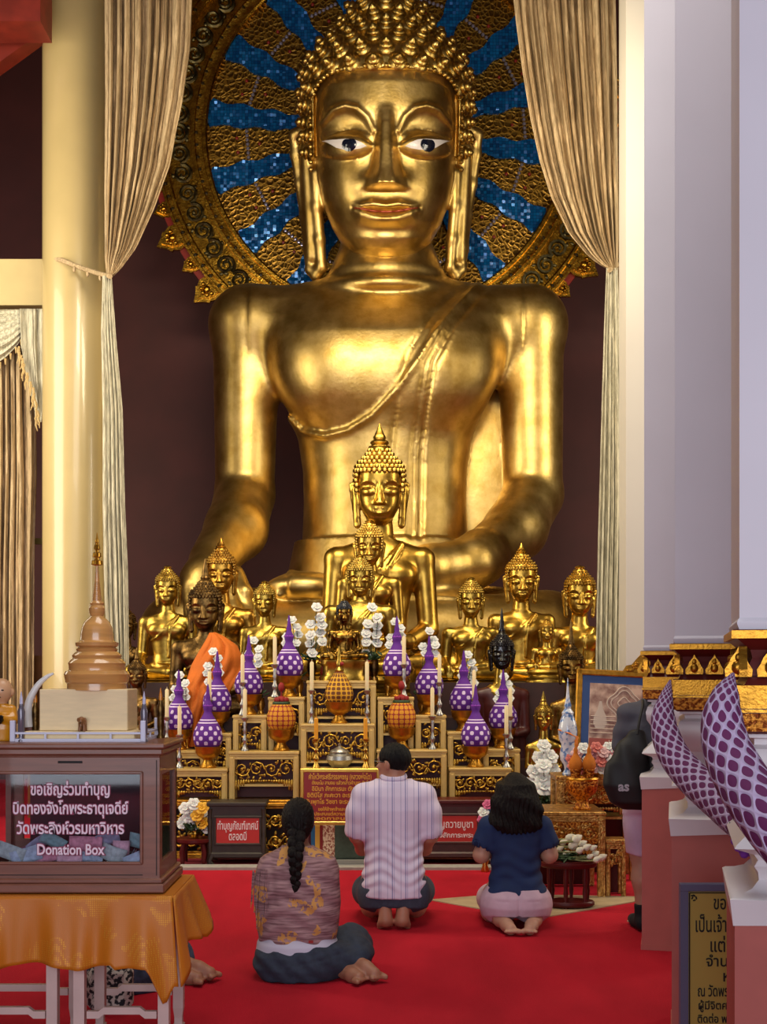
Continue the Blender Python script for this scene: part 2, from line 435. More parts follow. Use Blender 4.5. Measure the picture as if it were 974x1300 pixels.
# ------------------------------------------------------------------ the white pillars on the right
m_gilt = mat('gilt', '#c68d2f', .34, .9, noise=.3, nscale=30, bump=.15, bscale=120)
m_lacq = mat('dark_red_lacquer', '#5c1712', .35, noise=.2, nscale=12)
m_giltpat = mat('gilt_pattern', '#d08a34', .4, .85, col2='#7a3a14', nscale=70, nlo=.42, nhi=.55, bump=.5, bscale=70)
def pier(n, px, d, wd, dp, ztop):
    phi = math.radians(-13); x0 = P(px, 850, d).x
    M = Matrix.Translation((x0, d, 0)) @ Matrix.Rotation(phi, 4, 'Z')
    def ring(z, o, slope=0):   # o = how far inside the widest outline
        x1, y1 = wd, dp
        return [M @ Vector(v) for v in ((o, o, z-slope), (x1-o, o, z+slope*2), (x1-o, y1-o, z+slope*2), (o, y1-o, z-slope))]
    def loft(name, prof, m, parent=None, sl=None):
        b = MB(); b.grid([ring(z, o, (sl or {}).get(i, 0)) for i, (z, o) in enumerate(prof)], wrap=True)
        b.add(ring(prof[-1][0], prof[-1][1]), [(0, 1, 2, 3)])
        return b.build(name, m, parent, angle=30)
    t = bpy.data.objects.new('trim_%d' % n, None); link(t); t['kind'] = 'structure'
    loft('plinth', [(0, -.005), (.03, -.005), (.03, 0), (.9, 0)], m_terra, t)
    loft('base_moulding', [(.87, -.004), (.925, -.012), (.93, -.004), (.935, .02), (.945, .045), (.965, .062), (.985, .06), (1.0, .05), (1.015, .06), (1.03, .05), (1.05, 0), (1.058, .004), (1.1, .05), (1.15, .075),
           (1.18, .07), (1.2, .045), (1.23, .025), (1.27, .02), (1.30, .03), (1.31, .05), (1.325, .05), (1.328, .03), (1.34, .03)], m_whitegl, t, {0: .012})
    cap = loft('capital', [(1.338, .02), (1.345, .012), (1.36, .012), (1.44, .012), (1.47, .03), (1.48, .035), (1.485, .025), (1.5, .03), (1.53, .045), (1.55, .04), (1.575, .01), (1.6, -.004), (1.602, .03)], m_lacq, t)
    def band(name, z0, z1, o, mm): return loft(name, [(z0, o+.01), (z0, o), (z1, o), (z1, o+.01)], mm, cap)
    band('edge_band', 1.578, 1.598, -.008, m_gilt); band('gilt_band', 1.402, 1.46, .005, m_gilt)
    band('bead_band', 1.392, 1.40, .0, m_gilt); band('pattern_band', 1.345, 1.39, .004, m_giltpat)
    b = MB()
    for side in (0, 1):
        L = wd if side == 0 else dp
        k = max(3, int(L/.075))
        for i in range(k+1):
            u = .01+(L-.02)*i/k
            pt = (u, .022, 0) if side == 0 else (.022, u, 0)
            Q = M @ Matrix.Translation(pt) @ (Matrix.Identity(4) if side == 0 else Matrix.Rotation(-PI/2, 4, 'Z'))
            b.prism([(-.032, 1.482), (.032, 1.482), (.034, 1.5), (.024, 1.515), (.018, 1.53), (.006, 1.545), (0, 1.558), (-.006, 1.545), (-.018, 1.53), (-.024, 1.515), (-.034, 1.5)], .02, Q @ Matrix.Translation((0, -.012, 0)))
            b.ball(Q @ Vector((0, -.014, 1.505)), (.016, .01, .018), 8, 5)
            b.ball(Q @ Vector((0, -.012, 1.53)), (.009, .008, .012), 8, 5)
    b.build('gilt_petals', m_gilt, cap)
    loft('shaft', [(1.6, .012), (1.615, .006), (1.62, .006), (1.63, .012), (ztop, .012)], m_white, t)
    return t
pier(10, 815, 6.75, .62, .5, 13)
pier(11, 853, 4.86, .62, .6, 13)
pier(12, 933, 3.16, .8, .5, 13)
# the plain white return behind them
a = P(795, 850, 10.2); slab('trim_13', a.x, a.x+1.2, 10.2, 10.5, 0, 13, mat('warm_white', '#c9c4ba', .6, noise=.04, nscale=2))

# ================================================================== curtains
def clothmat(name, c1, c2, zs=1.0):
    m, nt, b, x, y, z, obj = newmat(name, .85)
    mp = nd(nt, 'ShaderNodeMapping'); mp.inputs['Scale'].default_value = (55, 55, 6*zs); nt.links.new(obj, mp.inputs[0])
    n = nd(nt, 'ShaderNodeTexNoise', Scale=1.0, Detail=6.0, Roughness=.7); nt.links.new(mp.outputs[0], n.inputs['Vector'])
    r = nd(nt, 'ShaderNodeValToRGB'); r.color_ramp.elements[0].position = .38; r.color_ramp.elements[1].position = .6
    r.color_ramp.elements[0].color = hexc(c2); r.color_ramp.elements[1].color = hexc(c1); nt.links.new(n.outputs[0], r.inputs[0])
    nt.links.new(r.outputs[0], b.inputs['Base Color'])
    bp = nd(nt, 'ShaderNodeBump', Strength=.4, Distance=.01); nt.links.new(n.outputs[0], bp.inputs['Height']); nt.links.new(bp.outputs[0], b.inputs['Normal'])
    return m
m_curt = clothmat('ivory_brocade', '#c2a880', '#8f7a58')
m_curt2 = clothmat('pale_brocade', '#c9c2a8', '#8b8672')
def sheet(L, R, d, folds, amp, nu=90, nv=110, seed=0, tie=None, drift=0):
    """L, R: photo outlines (px,py) top to bottom of a hanging at depth d; pleats run from top to bottom"""
    rnd = random.Random(seed); ph = [rnd.uniform(0, 6.28) for _ in range(6)]
    y0, y1 = L[0][1], L[-1][1]
    rows = []
    for j in range(nv+1):
        v = j/nv; y = y0+(y1-y0)*v
        lx = np.interp(y, [q[1] for q in L], [q[0] for q in L]); rx = np.interp(y, [q[1] for q in R], [q[0] for q in R])
        wpx = max(rx-lx, 1)
        row = []
        for i in range(nu+1):
            u = i/nu
            uu = u+.02*math.sin(5*u*PI+ph[0]+2*v)+.012*math.sin(13*u+ph[1]+3*v)
            a = amp*min(1, wpx/60)
            dz = a*(math.sin(2*PI*folds*uu+ph[2])+.45*math.sin(2*PI*folds*2.3*uu+ph[3])+.25*math.sin(2*PI*folds*4.1*uu+ph[4]+v*3))
            e = 1-(abs(2*u-1))**8
            row.append(P(lx+wpx*u, y, d+dz*(.3+.7*e)))
        rows.append(row)
    return rows
def curtain(label, up, low, d, seed, cord, fold, grp):
    t = thing('tied_curtain', label, 'curtain', P(low[0][-1][0], low[0][-1][1], d), group=None)
    t.location.z = 0; off = -t.location
    def part(name, LR, folds, amp, m, s):
        b = MB(); b.grid([[p+off for p in r] for r in sheet(LR[0], LR[1], d, folds, amp, seed=s)])
        return b.build(name, m, t, angle=80, solid=.012)
    part('upper_drape', up, fold, .06, m_curt, seed)
    part('lower_drape', low, 5, .05, m_curt2, seed+1)
    b = MB(); b.tube([p+off for p in cord], .022, 8)
    for q in cord[2:-1]:
        b.ball(q+off+Vector((0, -.02, -.04)), (.016, .016, .03), 6, 5)
    b.build('tieback', m_curt, t)
    return t
upL = ([(133, -420), (133, -25), (134, 120), (133, 250), (134, 330), (136, 352)], [(252, -420), (244, -25), (241, 60), (231, 130), (215, 210), (195, 265), (172, 315), (152, 342), (141, 352)])
loL = ([(131, 350), (129, 420), (131, 520), (131, 640), (133, 760), (136, 820), (137, 864)], [(141, 350), (146, 420), (155, 520), (158, 640), (162, 730), (163, 820), (163, 864)])
curtain('ivory pleated curtain tied to the cream column left of the giant statue', upL, loL, 11.55, 3, [P(x, y, q) for x, y, q in ((62, 328, 12.12), (78, 330, 11.98), (95, 337, 11.93), (112, 343, 11.85), (128, 348, 11.7), (140, 351, 11.5))], 9, 'c')
upR = ([(640, -420), (650, -25), (656, 30), (664, 90), (674, 150), (686, 205), (700, 250), (722, 296), (748, 326), (768, 340), (775, 343)], [(781, -420), (781, -25), (783, 100), (784, 200), (785, 290), (784, 330), (783, 343)])
loR = ([(770, 340), (767, 420), (764, 520), (761, 640), (758, 760), (757, 820), (757, 864)], [(784, 340), (786, 420), (788, 520), (789, 640), (787, 760), (786, 820), (786, 864)])
curtain('ivory pleated curtain tied beside the white pillars right of the giant statue', upR, loR, 11.55, 11, [P(x, y, q) for x, y, q in ((800, 324, 12.05), (792, 330, 11.95), (786, 334, 11.8), (780, 339, 11.65), (774, 343, 11.5))], 10, 'c')
# short curtain under the lintel
t = thing('door_curtain', 'pleated ivory curtain with fringed swag under the cream lintel at far left', 'curtain', (P(20, 850, 12.55).x, 12.55, 0)); off = -t.location
b = MB(); b.grid([[p+off for p in r] for r in sheet([(-60, 440), (-60, 700), (-60, 980)], [(44, 440), (46, 600), (43, 720), (42, 980)], 12.6, 11, .045, seed=21)]); b.build('curtain_panel', m_curt, t, angle=80, solid=.012)
b = MB(); rows = []
for j in range(26):
    v = j/25; row = []
    for i in range(25):
        u = i/24; x = -70+97*u; sag = 1-(2*u-1)**2
        y = 393+v*(38+34*sag); row.append(P(x, y, 12.42-.05*math.sin(v*PI)-.025*math.sin(v*6*2*PI)*(.4+.6*sag))+off)
    rows.append(row)
b.grid(rows); b.build('swag', m_curt2, t, angle=80, solid=.01)
b = MB(); b.grid([[p+off for p in r] for r in sheet([(25, 392), (27, 440), (34, 480), (44, 520), (45, 536)], [(57, 392), (58, 440), (57, 490), (56, 520), (53, 533)], 12.36, 2, .04, nu=30, nv=30, seed=5)]); b.build('jabot', m_curt2, t, angle=80, solid=.01)
b = MB()
for i in range(26):
    v = i/25; x = np.interp(v, [0, .3, .6, 1], [25, 31, 42, 47])+random.uniform(-2, 3); y = np.interp(v, [0, 1], [440, 533])
    p = P(x, y, 12.3)+off; b.tube([p, p+Vector((random.uniform(-.02, .02), -.01, -.05)), p+Vector((random.uniform(-.03, .03), 0, -.11))], [.012, .01, .004], 5)
b.build('jabot_fringe', mat('fringe_gold', '#b59a66', .9), t); b = MB()
for i in range(14):
    u = i/13; x = -60+87*u; y = 393+38+34*(1-(2*u-1)**2); p = P(x, y, 12.36)+off; b.tube([p, p+Vector((0, 0, -.06))], [.012, .006], 5)
b.build('swag_fringe', MATS['fringe_gold'], t)
# ================================================================== golds
def goldmat(name, c1, c2, rough=.3, ns=6, bump=.06, bs=45, rv=.1):
    m, nt, b, x, y, z, obj = newmat(name, rough, 1.0)
    n = nd(nt, 'ShaderNodeTexNoise', Scale=float(ns), Detail=6.0, Roughness=.6); nt.links.new(obj, n.inputs['Vector'])
    r = nd(nt, 'ShaderNodeValToRGB'); r.color_ramp.elements[0].position = .35; r.color_ramp.elements[1].position = .65
    r.color_ramp.elements[0].color = hexc(c2); r.color_ramp.elements[1].color = hexc(c1); nt.links.new(n.outputs[0], r.inputs[0])
    nt.links.new(r.outputs[0], b.inputs['Base Color'])
    nt.links.new(nmath(nt, 'ADD', nmath(nt, 'MULTIPLY', n.outputs[0], rv), rough-rv/2), b.inputs['Roughness'])
    if bump:
        n2 = nd(nt, 'ShaderNodeTexNoise', Scale=float(bs), Detail=3.0); nt.links.new(obj, n2.inputs['Vector'])
        bp = nd(nt, 'ShaderNodeBump', Strength=bump, Distance=.03); nt.links.new(n2.outputs[0], bp.inputs['Height']); nt.links.new(bp.outputs[0], b.inputs['Normal'])
    return m
m_gold = goldmat('gold_leaf', '#d8b973', '#bb9a52', .40, 5, .06, 30)
m_goldhair = goldmat('gold_hair', '#d2b468', '#a3823c', .34, 14, .1, 60)
m_gold2 = goldmat('polished_gold', '#cfa548', '#a58136', .31, 9, .04, 60)
m_gold3 = goldmat('brass_gold', '#c4a04a', '#8f722c', .32, 12, .05, 80)
m_bronze = goldmat('dark_bronze', '#8a6a3a', '#3e2e1c', .38, 14, .1, 80)
m_black = mat('black_lacquer', '#14100f', .25, .2, noise=.3, nscale=20, coat=.5)
m_eyew = mat('shell_inlay', '#d8d2cf', .3)
m_eyeb = mat('blue_black_inlay', '#0d1424', .12, coat=.6)
m_lip = mat('red_lip_line', '#8a3a20', .4, .5)

def sst(x, a, b):
    t = np.clip((x-a)/(b-a), 0, 1); return t*t*(3-2*t)
def pdist(u, v, pts):
    d = None
    for (ax, ay), (bx, by) in zip(pts[:-1], pts[1:]):
        L = (bx-ax)**2+(by-ay)**2; t = np.clip(((u-ax)*(bx-ax)+(v-ay)*(by-ay))/L, 0, 1)
        q = np.hypot(u-ax-t*(bx-ax), v-ay-t*(by-ay)); d = q if d is None else np.minimum(d, q)
    return d
HV = [-107, -99, -86, -66, -40, -10, 20, 60, 90, 110, 135, 152]
HW = [24, 43, 57, 69, 79, 85, 88, 89, 87.5, 82, 60, 15]
HF = [58, 74, 82, 86, 89, 92, 95, 96, 93, 86, 58, 15]
HB = [-5, -30, -60, -78, -90, -96, -101, -104, -100, -92, -62, -15]
def head_fn(u, v, w):
    """distance to a serene statue head, in units of one photo pixel of the giant statue's face"""
    vv = np.clip(v, HV[0], HV[-1])
    rx = np.interp(vv, HV, HW).astype(np.float32); f = np.interp(vv, HV, HF); bk = np.interp(vv, HV, HB)
    cy = ((f+bk)/2).astype(np.float32); ry = ((f-bk)/2).astype(np.float32)
    e = 2.35
    q = (np.abs(u/rx)**e+np.abs((w-cy)/ry)**e)**(1/e)
    d = np.maximum((q-1)*np.minimum(rx, ry), np.abs(v-22.5)-129.5)
    a = np.abs(u)+0*v
    g = lambda x0, y0, sx, sy: np.exp(-.5*(((a-x0)/sx)**2+((v-y0)/sy)**2))
    t = np.clip((46-v)/76, 0, 1); nw = 12.5+15*t**1.6
    h = (8+27*t**1.1)*sst((nw-a)/nw, 0, .75)*sst(v, -35, -29)*sst(v, 66, 40)
    h = h+8*g(19, -23, 8, 7)*sst(v, -35, -29)
    brow = [(80, 48), (64, 60), (49, 63), (35, 59), (23, 49), (15, 34)]
    h = h+5*np.exp(-.5*(pdist(a, v, brow)/3.2)**2)
    h = h-7*g(44, 42, 20, 11)-3*g(20, 15, 9, 20)
    h = h+9*np.maximum(0, 1-((a-47)/34)**2-((v-20)/17)**2)**.6
    h = h-3.0*np.exp(-.5*(pdist(a, v, [(16, 21), (30, 31), (50, 36), (78, 34)])/2.2)**2)
    h = h+5*g(54, -28, 24, 22)+7*g(0, -57, 40, 22)
    h = h+5.5*np.exp(-.5*(pdist(a, v, [(0, -51.5), (16, -49), (37, -53)])/3.6)**2)
    h = h+7*np.exp(-.5*(pdist(a, v, [(0, -67), (14, -66), (29, -61)])/5.2)**2)
    h = h-4.5*np.exp(-.5*(pdist(a, v, [(0, -57.5), (16, -56.5), (40, -52)])/1.8)**2)
    h = h-2*g(0, -79, 24, 5)+6.5*g(0, -97, 22, 17)
    return d-h*sst(w, 15, 55)*.9
EARP = [(-90, 46, 2), (-104, 54, -10), (-116, 48, -16), (-115, 25, -18), (-110, -10, -18), (-104, -50, -16), (-100, -90, -12), (-97, -116, -8), (-90, -124, -4), (-83, -114, 0), (-85, -80, 0), (-88, -40, 0), (-89, 0, 2)]
HAIRV = [15, 45, 75, 103, 116, 130, 142, 153, 165, 178, 195, 205]
HAIRR = [96, 100, 102, 101, 98, 91, 81, 68, 56, 47, 37, 33]
def hair_fn(u, v, w):
    vv = np.clip(v, HAIRV[0], HAIRV[-1]); r = np.interp(vv, HAIRV, HAIRR).astype(np.float32)
    ry = r*.99; cy = -5.0*np.clip((150-vv)/60, 0, 1)
    q = np.sqrt((u/r)**2+((w-cy)/ry)**2)
    d = np.maximum((q-1)*r, np.abs(v-110)-95)
    # the face opening with rounded top corners
    ax = np.maximum(np.abs(u)-66, 0); az = np.maximum(v-79, 0)
    face = np.maximum(np.sqrt(ax**2+az**2)-23, 22-w+0*u)
    return np.maximum(d, -face)
def place_fn(fn, o, s, fwd):
    """fn in head units -> world: o head centre, s metres per unit, fwd unit vector the face looks along"""
    fw = np.array(fwd); fw = fw/np.linalg.norm(fw); rt = np.cross(fw, [0, 0, 1]); rt = -rt/np.linalg.norm(rt); up = np.cross(fw, rt)
    if up[2] < 0: up = -up
    rt = np.cross(up, -fw); 
    def g(x, y, z):
        x, y, z = (x-o[0])/s, (y-o[1])/s, (z-o[2])/s
        u = rt[0]*x+rt[1]*y+rt[2]*z; v = up[0]*x+up[1]*y+up[2]*z; w = fw[0]*x+fw[1]*y+fw[2]*z
        return fn(u.astype(np.float32), v.astype(np.float32), w.astype(np.float32))*s
    M = Matrix(((rt[0], up[0], fw[0], o[0]), (rt[1], up[1], fw[1], o[1]), (rt[2], up[2], fw[2], o[2]), (0, 0, 0, 1))) @ Matrix.Diagonal((s, s, s, 1))
    return g, M
def add_ears(S, M, s, k, m=1):
    for sg in (-1, 1):
        pts = [M @ Vector((sg*-p[0]*-1 if False else (p[0] if sg < 0 else -p[0]), p[1], p[2])) for p in EARP]
        S.path([tuple(p) for p in pts], [7*s*m]*len(pts), k)
        mid = [M @ Vector((sg*99, 30, -8)), M @ Vector((sg*95, -100, -6))]
        S.cone(tuple(mid[0]), tuple(mid[1]), 11*s*m, 8*s*m, k)
def curls(mb, M, rows, size, seg=9, tiers=3, gap=1.25):
    for v in rows:
        r = float(np.interp(v, HAIRV, HAIRR)); n = max(6, int(2*PI*r/(size*gap)))
        for i in range(n):
            a = 2*PI*(i+(.5 if rows.index(v) % 2 else 0))/n
            u, wv = r*math.sin(a), r*.99*math.cos(a)-5.0*min(1, max(0, (150-v)/60))
            if wv > 8 and v < 106 and not (abs(u) > 92): continue
            sl = (float(np.interp(v+4, HAIRV, HAIRR))-float(np.interp(v-4, HAIRV, HAIRR)))/8
            nrm = Vector((math.sin(a), -sl*.75+.12, math.cos(a))).normalized()
            R = nrm.to_track_quat('Z', 'Y').to_matrix()
            q = size*.52
            prof = []
            for k in range(tiers):
                r0 = q*(1-k/tiers*.8); z0 = q*1.25*k/tiers
                prof += [(r0*.92, z0), (r0, z0+q*.14), (r0*.86, z0+q*.34)]
            prof += [(q*.06, q*1.4)]
            b = MB(); b.lathe(prof, seg, cap=False)
            vs = [M @ (Vector((u, v, wv))+R @ Vector(p)-nrm*size*.1) for p in b.v]
            mb.add(vs, b.f)
    return mb

# ================================================================== the giant seated statue
DB = 14.5
main = thing('giant_seated_buddha', 'giant gilded seated statue filling the hall behind the altar', 'statue', (P(490, 850, DB).x, DB, 0))
off = -Vector(main.location)
def W(px, py, d): return np.array(P(px, py, d)+off, np.float32)
def px2(n, d): return n*d/F
lo = W(130, 850, 15.9); hi = W(830, 300, 15.9)
S = SDF((lo[0]*.93, -2.0, W(0, 850, 12.6)[2]-.9), (hi[0]*.93, 1.05, 6.35), .024)
secs = []
for py, hw, ry, cy in [(800, 128, .95, 0), (735, 112, .80, 0), (690, 103, .74, .02), (640, 101, .72, .03), (600, 102, .72, .03), (560, 108, .76, .02), (520, 121, .82, 0), (480, 132, .86, 0), (445, 146, .86, 0), (415, 158, .78, .03), (392, 160, .66, .06), (376, 140, .54, .08), (362, 95, .42, .1), (352, 60, .38, .1)]:
    secs.append((float(W(490, py, DB)[2]), 0.0, cy, px2(hw, DB), ry))
S.sections(secs, 0, e=2.3)
S.cone(W(491, 400, DB+.05), W(490, 290, DB-.1), .62, .50, .28)
for py in (347, 366):                                           # neck rings
    S.cone(W(491, py+1, DB-.02), W(491, py-1, DB-.02), .60 if py < 350 else .66, .60 if py < 350 else .66, .03)
def ring(py, R_, r_, k):
    c = W(491, py, DB-.02)
    S.op(lambda x, y, z: np.sqrt((np.sqrt((x-c[0])**2+(y-c[1])**2)-R_)**2+((z-c[2]-.10*(y-c[1]))*1.0)**2)-r_, [c[0]-R_-r_, c[1]-R_-r_, c[2]-r_-.1], [c[0]+R_+r_, c[1]+R_+r_, c[2]+r_+.1], k)
ring(337, .525, .075, .035); ring(353, .585, .085, .04); ring(372, .66, .07, .08)
for sg, sx, ex in ((-1, 313, 311), (1, 673, 677)):
    S.cone(W(490+sg*80, 424, DB), W(sx, 412, DB), .43, .39, .34); S.ell(W(sx+sg*-9, 410, DB), (.36, .38, .36), .25)
    S.cone(W(sx, 414, DB), W(ex, 628, DB-.05), .385, .335, .16)
    S.ell(W(490+sg*62, 468, DB-.48), (.62, .42, .5), .42)
# viewer's left: forearm down to the hand over the knee
S.path([W(311, 628, DB-.05), W(300, 672, 13.95), W(270, 712, 13.35)], [.345, .33, .25], .05)
S.ell(W(263, 742, 13.1), (.30, .26, .32), .15)
for i in range(5):
    x = 240+i*17
    S.path([W(x, 745, 12.95), W(x+4, 775, 12.80), W(x+5, 815, 12.78)] if i < 4 else [W(300, 728, 13.1), W(310, 752, 12.95), W(309, 775, 12.9)], [.085, .085, .065], .03)
# viewer's right: forearm across to the lap, with the robe's double cuff
S.path([W(677, 628, DB-.05), W(655, 672, 14.0), W(602, 714, 13.3)], [.35, .33, .26], .05)
a, b_ = W(602, 714, 13.3), W(655, 672, 14.0); dv = (b_-a)/np.linalg.norm(b_-a)
for t, r in ((.02, .285), (.14, .295)):
    S.cone(a+dv*t, a+dv*(t+.05), r, r+.004, .02)
S.path([W(600, 714, 13.3), W(545, 722, 13.05), W(500, 735, 12.95)], [.25, .22, .17], .06)
for i in range(4): S.path([W(510, 728+i*6, 12.95-i*.03), W(460, 735+i*6, 12.85-i*.03), W(425, 740+i*5, 12.85-i*.03)], [.09, .08, .06], .03)
# folded legs
S.path([W(420, 800, 14.2), W(232, 806, 13.45)], [.55, .44], .2); S.path([W(560, 800, 14.2), W(694, 804, 13.45)], [.55, .44], .2)
S.path([W(232, 806, 13.4), W(490, 800, 12.95), W(690, 806, 13.2)], [.44, .37, .40], .12)
S.path([W(694, 804, 13.4), W(470, 815, 12.8), W(300, 815, 12.95)], [.42, .34, .30], .1)
S.ell(W(385, 745, 12.95), (.38, .28, .14), .06); S.ell(W(490, 806, 13.1), (1.3, .5, .42), .15)
for i in range(5): S.cone(W(370, 733+i*4, 12.9-i*.02), W(355, 738+i*4, 12.86-i*.02), .06, .05, .02)
S.sections([(float(W(0, 742, DB)[2]), 0, 0, px2(124, DB), .9), (float(W(0, 692, DB)[2]), 0, 0, px2(113, DB), .80)], .02, e=2.3)   # waist band
S.ell(W(618, 600, 14.72), (.42, .07, 1.05), .02)                # robe hanging between body and arm
def robe(x, y, z):
    X, Y, Z = x-off.x, y-off.y, z-off.z
    px = CX+X/Y*F; py = HY-(Z-H)/Y*F
    front = (Y < DB+.1)
    edge = [(368, 525), (385, 543), (412, 548), (440, 541), (470, 522), (500, 490), (525, 455), (548, 418), (575, 385), (603, 358)]
    d = pdist(px, py, edge)
    ey = np.interp(px, [q[0] for q in edge], [q[1] for q in edge])
    inside = (py > ey) & (px > 366) & (py < 760)
    D = -.022*sst(np.where(inside, d, 0), 0, 6)
    D = D-.026*np.exp(-.5*((d-5)/2.8)**2)*inside
    A = [(626, 356), (600, 385), (577, 412), (551, 459), (541, 520), (535, 570), (533, 681)]
    B = [(578, 372), (545, 405), (518, 448), (505, 495), (498, 563), (494, 600)]
    D = D+.034*np.exp(-.5*(pdist(px, py, A)/2.4)**2)+.02*np.exp(-.5*(pdist(px, py, [(q[0]-10, q[1]) for q in A])/2.4)**2)
    D = D+.018*np.exp(-.5*(pdist(px, py, B)/2.2)**2)
    return np.where(front, D, 0)*(1-sst(px, 606, 660)*(1-sst(py, 400, 470)))*(1-sst(px, 566, 606)*sst(py, 392, 440))
S.op(robe, [-1.6, -2.0, 2.0], [2.3, .5, 6.3], 0, 'd')
S.build('body', m_gold, main, smooth=3)

sH = DB*.978/F; oH = P(490, 220, DB*.978)+off
th = math.radians(13)
fwdH = (0, -math.cos(th), -math.sin(th))
gfn, MH = place_fn(head_fn, tuple(oH), sH, fwdH)
I4 = Matrix.Identity(4)
S = SDF((-132, -150, -112), (132, 165, 140), 1.75)
S.op(lambda u, v, w: head_fn(u, v, w), (-132, -150, -110), (132, 160, 138))
add_ears(S, I4, 1.0, 5)
head = S.build('head', m_gold, main, smooth=3, M=MH)
bv = BVHTree.FromPolygons([MH.inverted() @ v.co for v in head.data.vertices], [p.vertices[:] for p in head.data.polygons])
def inlay(name, poly, m, lift=1.2, parent=head, n=10):
    """thin inlay following the face surface; poly in head units"""
    bm = bmesh.new(); vs = [bm.verts.new((x, y, 0)) for x, y in poly]; f = bm.faces.new(vs)
    bmesh.ops.triangulate(bm, faces=[f]); bmesh.ops.subdivide_edges(bm, edges=bm.edges[:], cuts=3, use_grid_fill=True)
    bmesh.ops.triangulate(bm, faces=bm.faces[:])
    for v in bm.verts:
        h = bv.ray_cast(Vector((v.co.x, v.co.y, 300)), Vector((0, 0, -1)))
        v.co.z = (h[0].z if h[0] else 90)+lift
    r = bmesh.ops.extrude_face_region(bm, geom=bm.faces[:])
    for q in r['geom']:
        if isinstance(q, bmesh.types.BMVert): q.co.z -= 3
    bmesh.ops.recalc_face_normals(bm, faces=bm.faces[:])
    for v in bm.verts: v.co = MH @ v.co
    me = bpy.data.meshes.new(name); bm.to_mesh(me); bm.free(); me.materials.append(m)
    o = bpy.data.objects.new(name, me); link(o, parent); return o
def mir(p): return [(-x, y) for x, y in p]
eye = [(-79, 30), (-70, 27), (-60, 25.5), (-48, 25), (-38, 23.5), (-29, 20), (-23, 16), (-30, 13.5), (-40, 12), (-50, 12.5), (-60, 16), (-69, 22.5)]
circ = lambda cx, cy, r, top: [(cx+r*math.cos(a)*1.1, min(top, cy+r*math.sin(a))) for a in [2*PI*i/20 for i in range(20)]]
for e_, ix in ((eye, -50), (mir(eye), 44)):
    inlay('eye_white', e_, m_eyew, .9); inlay('iris', circ(ix, 18.3, 8, 24.2), m_eyeb, 1.9)
lipl = smoothpts([(-39, -52.5, 0), (-16, -56.5, 0), (0, -57.5, 0), (16, -56.5, 0), (39, -52.5, 0)], 20)
inlay('lip_line', [(p.x, p.y+.8) for p in lipl]+[(p.x, p.y-.9) for p in reversed(lipl)], m_lip, .6)
S = SDF((-115, 5, -115), (115, 212, 115), 2.2); S.op(hair_fn, (-112, 8, -112), (112, 210, 112))
hair = S.build('hair', m_goldhair, main, smooth=2, M=MH)
mb = MB(); curls(mb, MH, [24, 41, 58, 75, 92, 111, 128, 144, 159, 174, 189], 22.5, 10, 3); mb.build('hair_curls', m_goldhair, hair, angle=60)
b = MB()
for i in range(47):
    q = smoothpts([(-94, 0, 24), (-94, 40, 26), (-92, 75, 30), (-80, 96, 52), (-55, 104, 76), (0, 105, 94), (55, 104, 76), (80, 96, 52), (92, 75, 30), (94, 40, 26), (94, 0, 24)], 47)[i]
    b.ball(MH @ (q+Vector((0, 0, 5))), 3.0*sH, 7, 5)
b.build('hairline_beads', m_goldhair, hair, kind='stuff')
b = MB(); b.lathe([(24, 0), (30, 2), (31, 7), (26, 10), (27, 14), (30, 20), (29, 27), (23, 30), (24, 36), (25, 44), (20, 50), (22, 60), (17, 75), (14, 90), (9, 115), (5, 140), (1, 165)], 24, lob=lambda a, z: 1+.07*math.cos(8*a)*(z > 10))
for k in range(12):
    a = 2*PI*k/12
    for rz, zz, rr in ((28, 22, 6), (24, 42, 5)): b.ball((rz*math.cos(a), rz*math.sin(a), zz), (rr, rr, rr*1.4), 8, 6)
mT = MH @ Matrix.Translation((0, 200, 0)) @ Matrix.Rotation(-PI/2, 4, 'X')
b.v = [tuple(mT @ Vector(v)) for v in b.v]; b.build('finial', m_gold2, main)

# the masonry platform that carries the statue
slab('trim_20', -3.6, 3.6, 12.75, 15.6, 0, P(0, 833, 13.2).z, mat('red_gold_platform', '#7a4a1c', .5, .5, noise=.4, nscale=5))

# ================================================================== halo behind the head
DH = 15.75; uH = DH/F
HC = P(490, 174, DH)
halo = thing('halo', 'round gilded halo with blue mosaic rays standing behind the giant head', 'halo', HC)
m_scale = newmat('gold_scales', .36, .9)
def scalemat():
    m, nt, b, x, y, z, obj = m_scale
    mp = nd(nt, 'ShaderNodeMapping'); nt.links.new(obj, mp.inputs[0])
    v = nd(nt, 'ShaderNodeTexVoronoi', Scale=17.0); v.feature = 'DISTANCE_TO_EDGE'; nt.links.new(mp.outputs[0], v.inputs['Vector'])
    n = nd(nt, 'ShaderNodeTexNoise', Scale=2.5); nt.links.new(obj, n.inputs['Vector'])
    r = nd(nt, 'ShaderNodeValToRGB'); r.color_ramp.elements[0].position = .02; r.color_ramp.elements[1].position = .13
    r.color_ramp.elements[0].color = hexc('#b98a34'); r.color_ramp.elements[1].color = hexc('#513414'); nt.links.new(v.outputs['Distance'], r.inputs[0])
    nt.links.new(nmix(nt, nmath(nt, 'MULTIPLY', n.outputs[0], .6), r.outputs[0], hexc('#8a6a26')), b.inputs['Base Color'])
    bp = nd(nt, 'ShaderNodeBump', Strength=.6, Distance=.03, invert=True); nt.links.new(v.outputs['Distance'], bp.inputs['Height']); nt.links.new(bp.outputs[0], b.inputs['Normal'])
    return m
m_scale = scalemat()
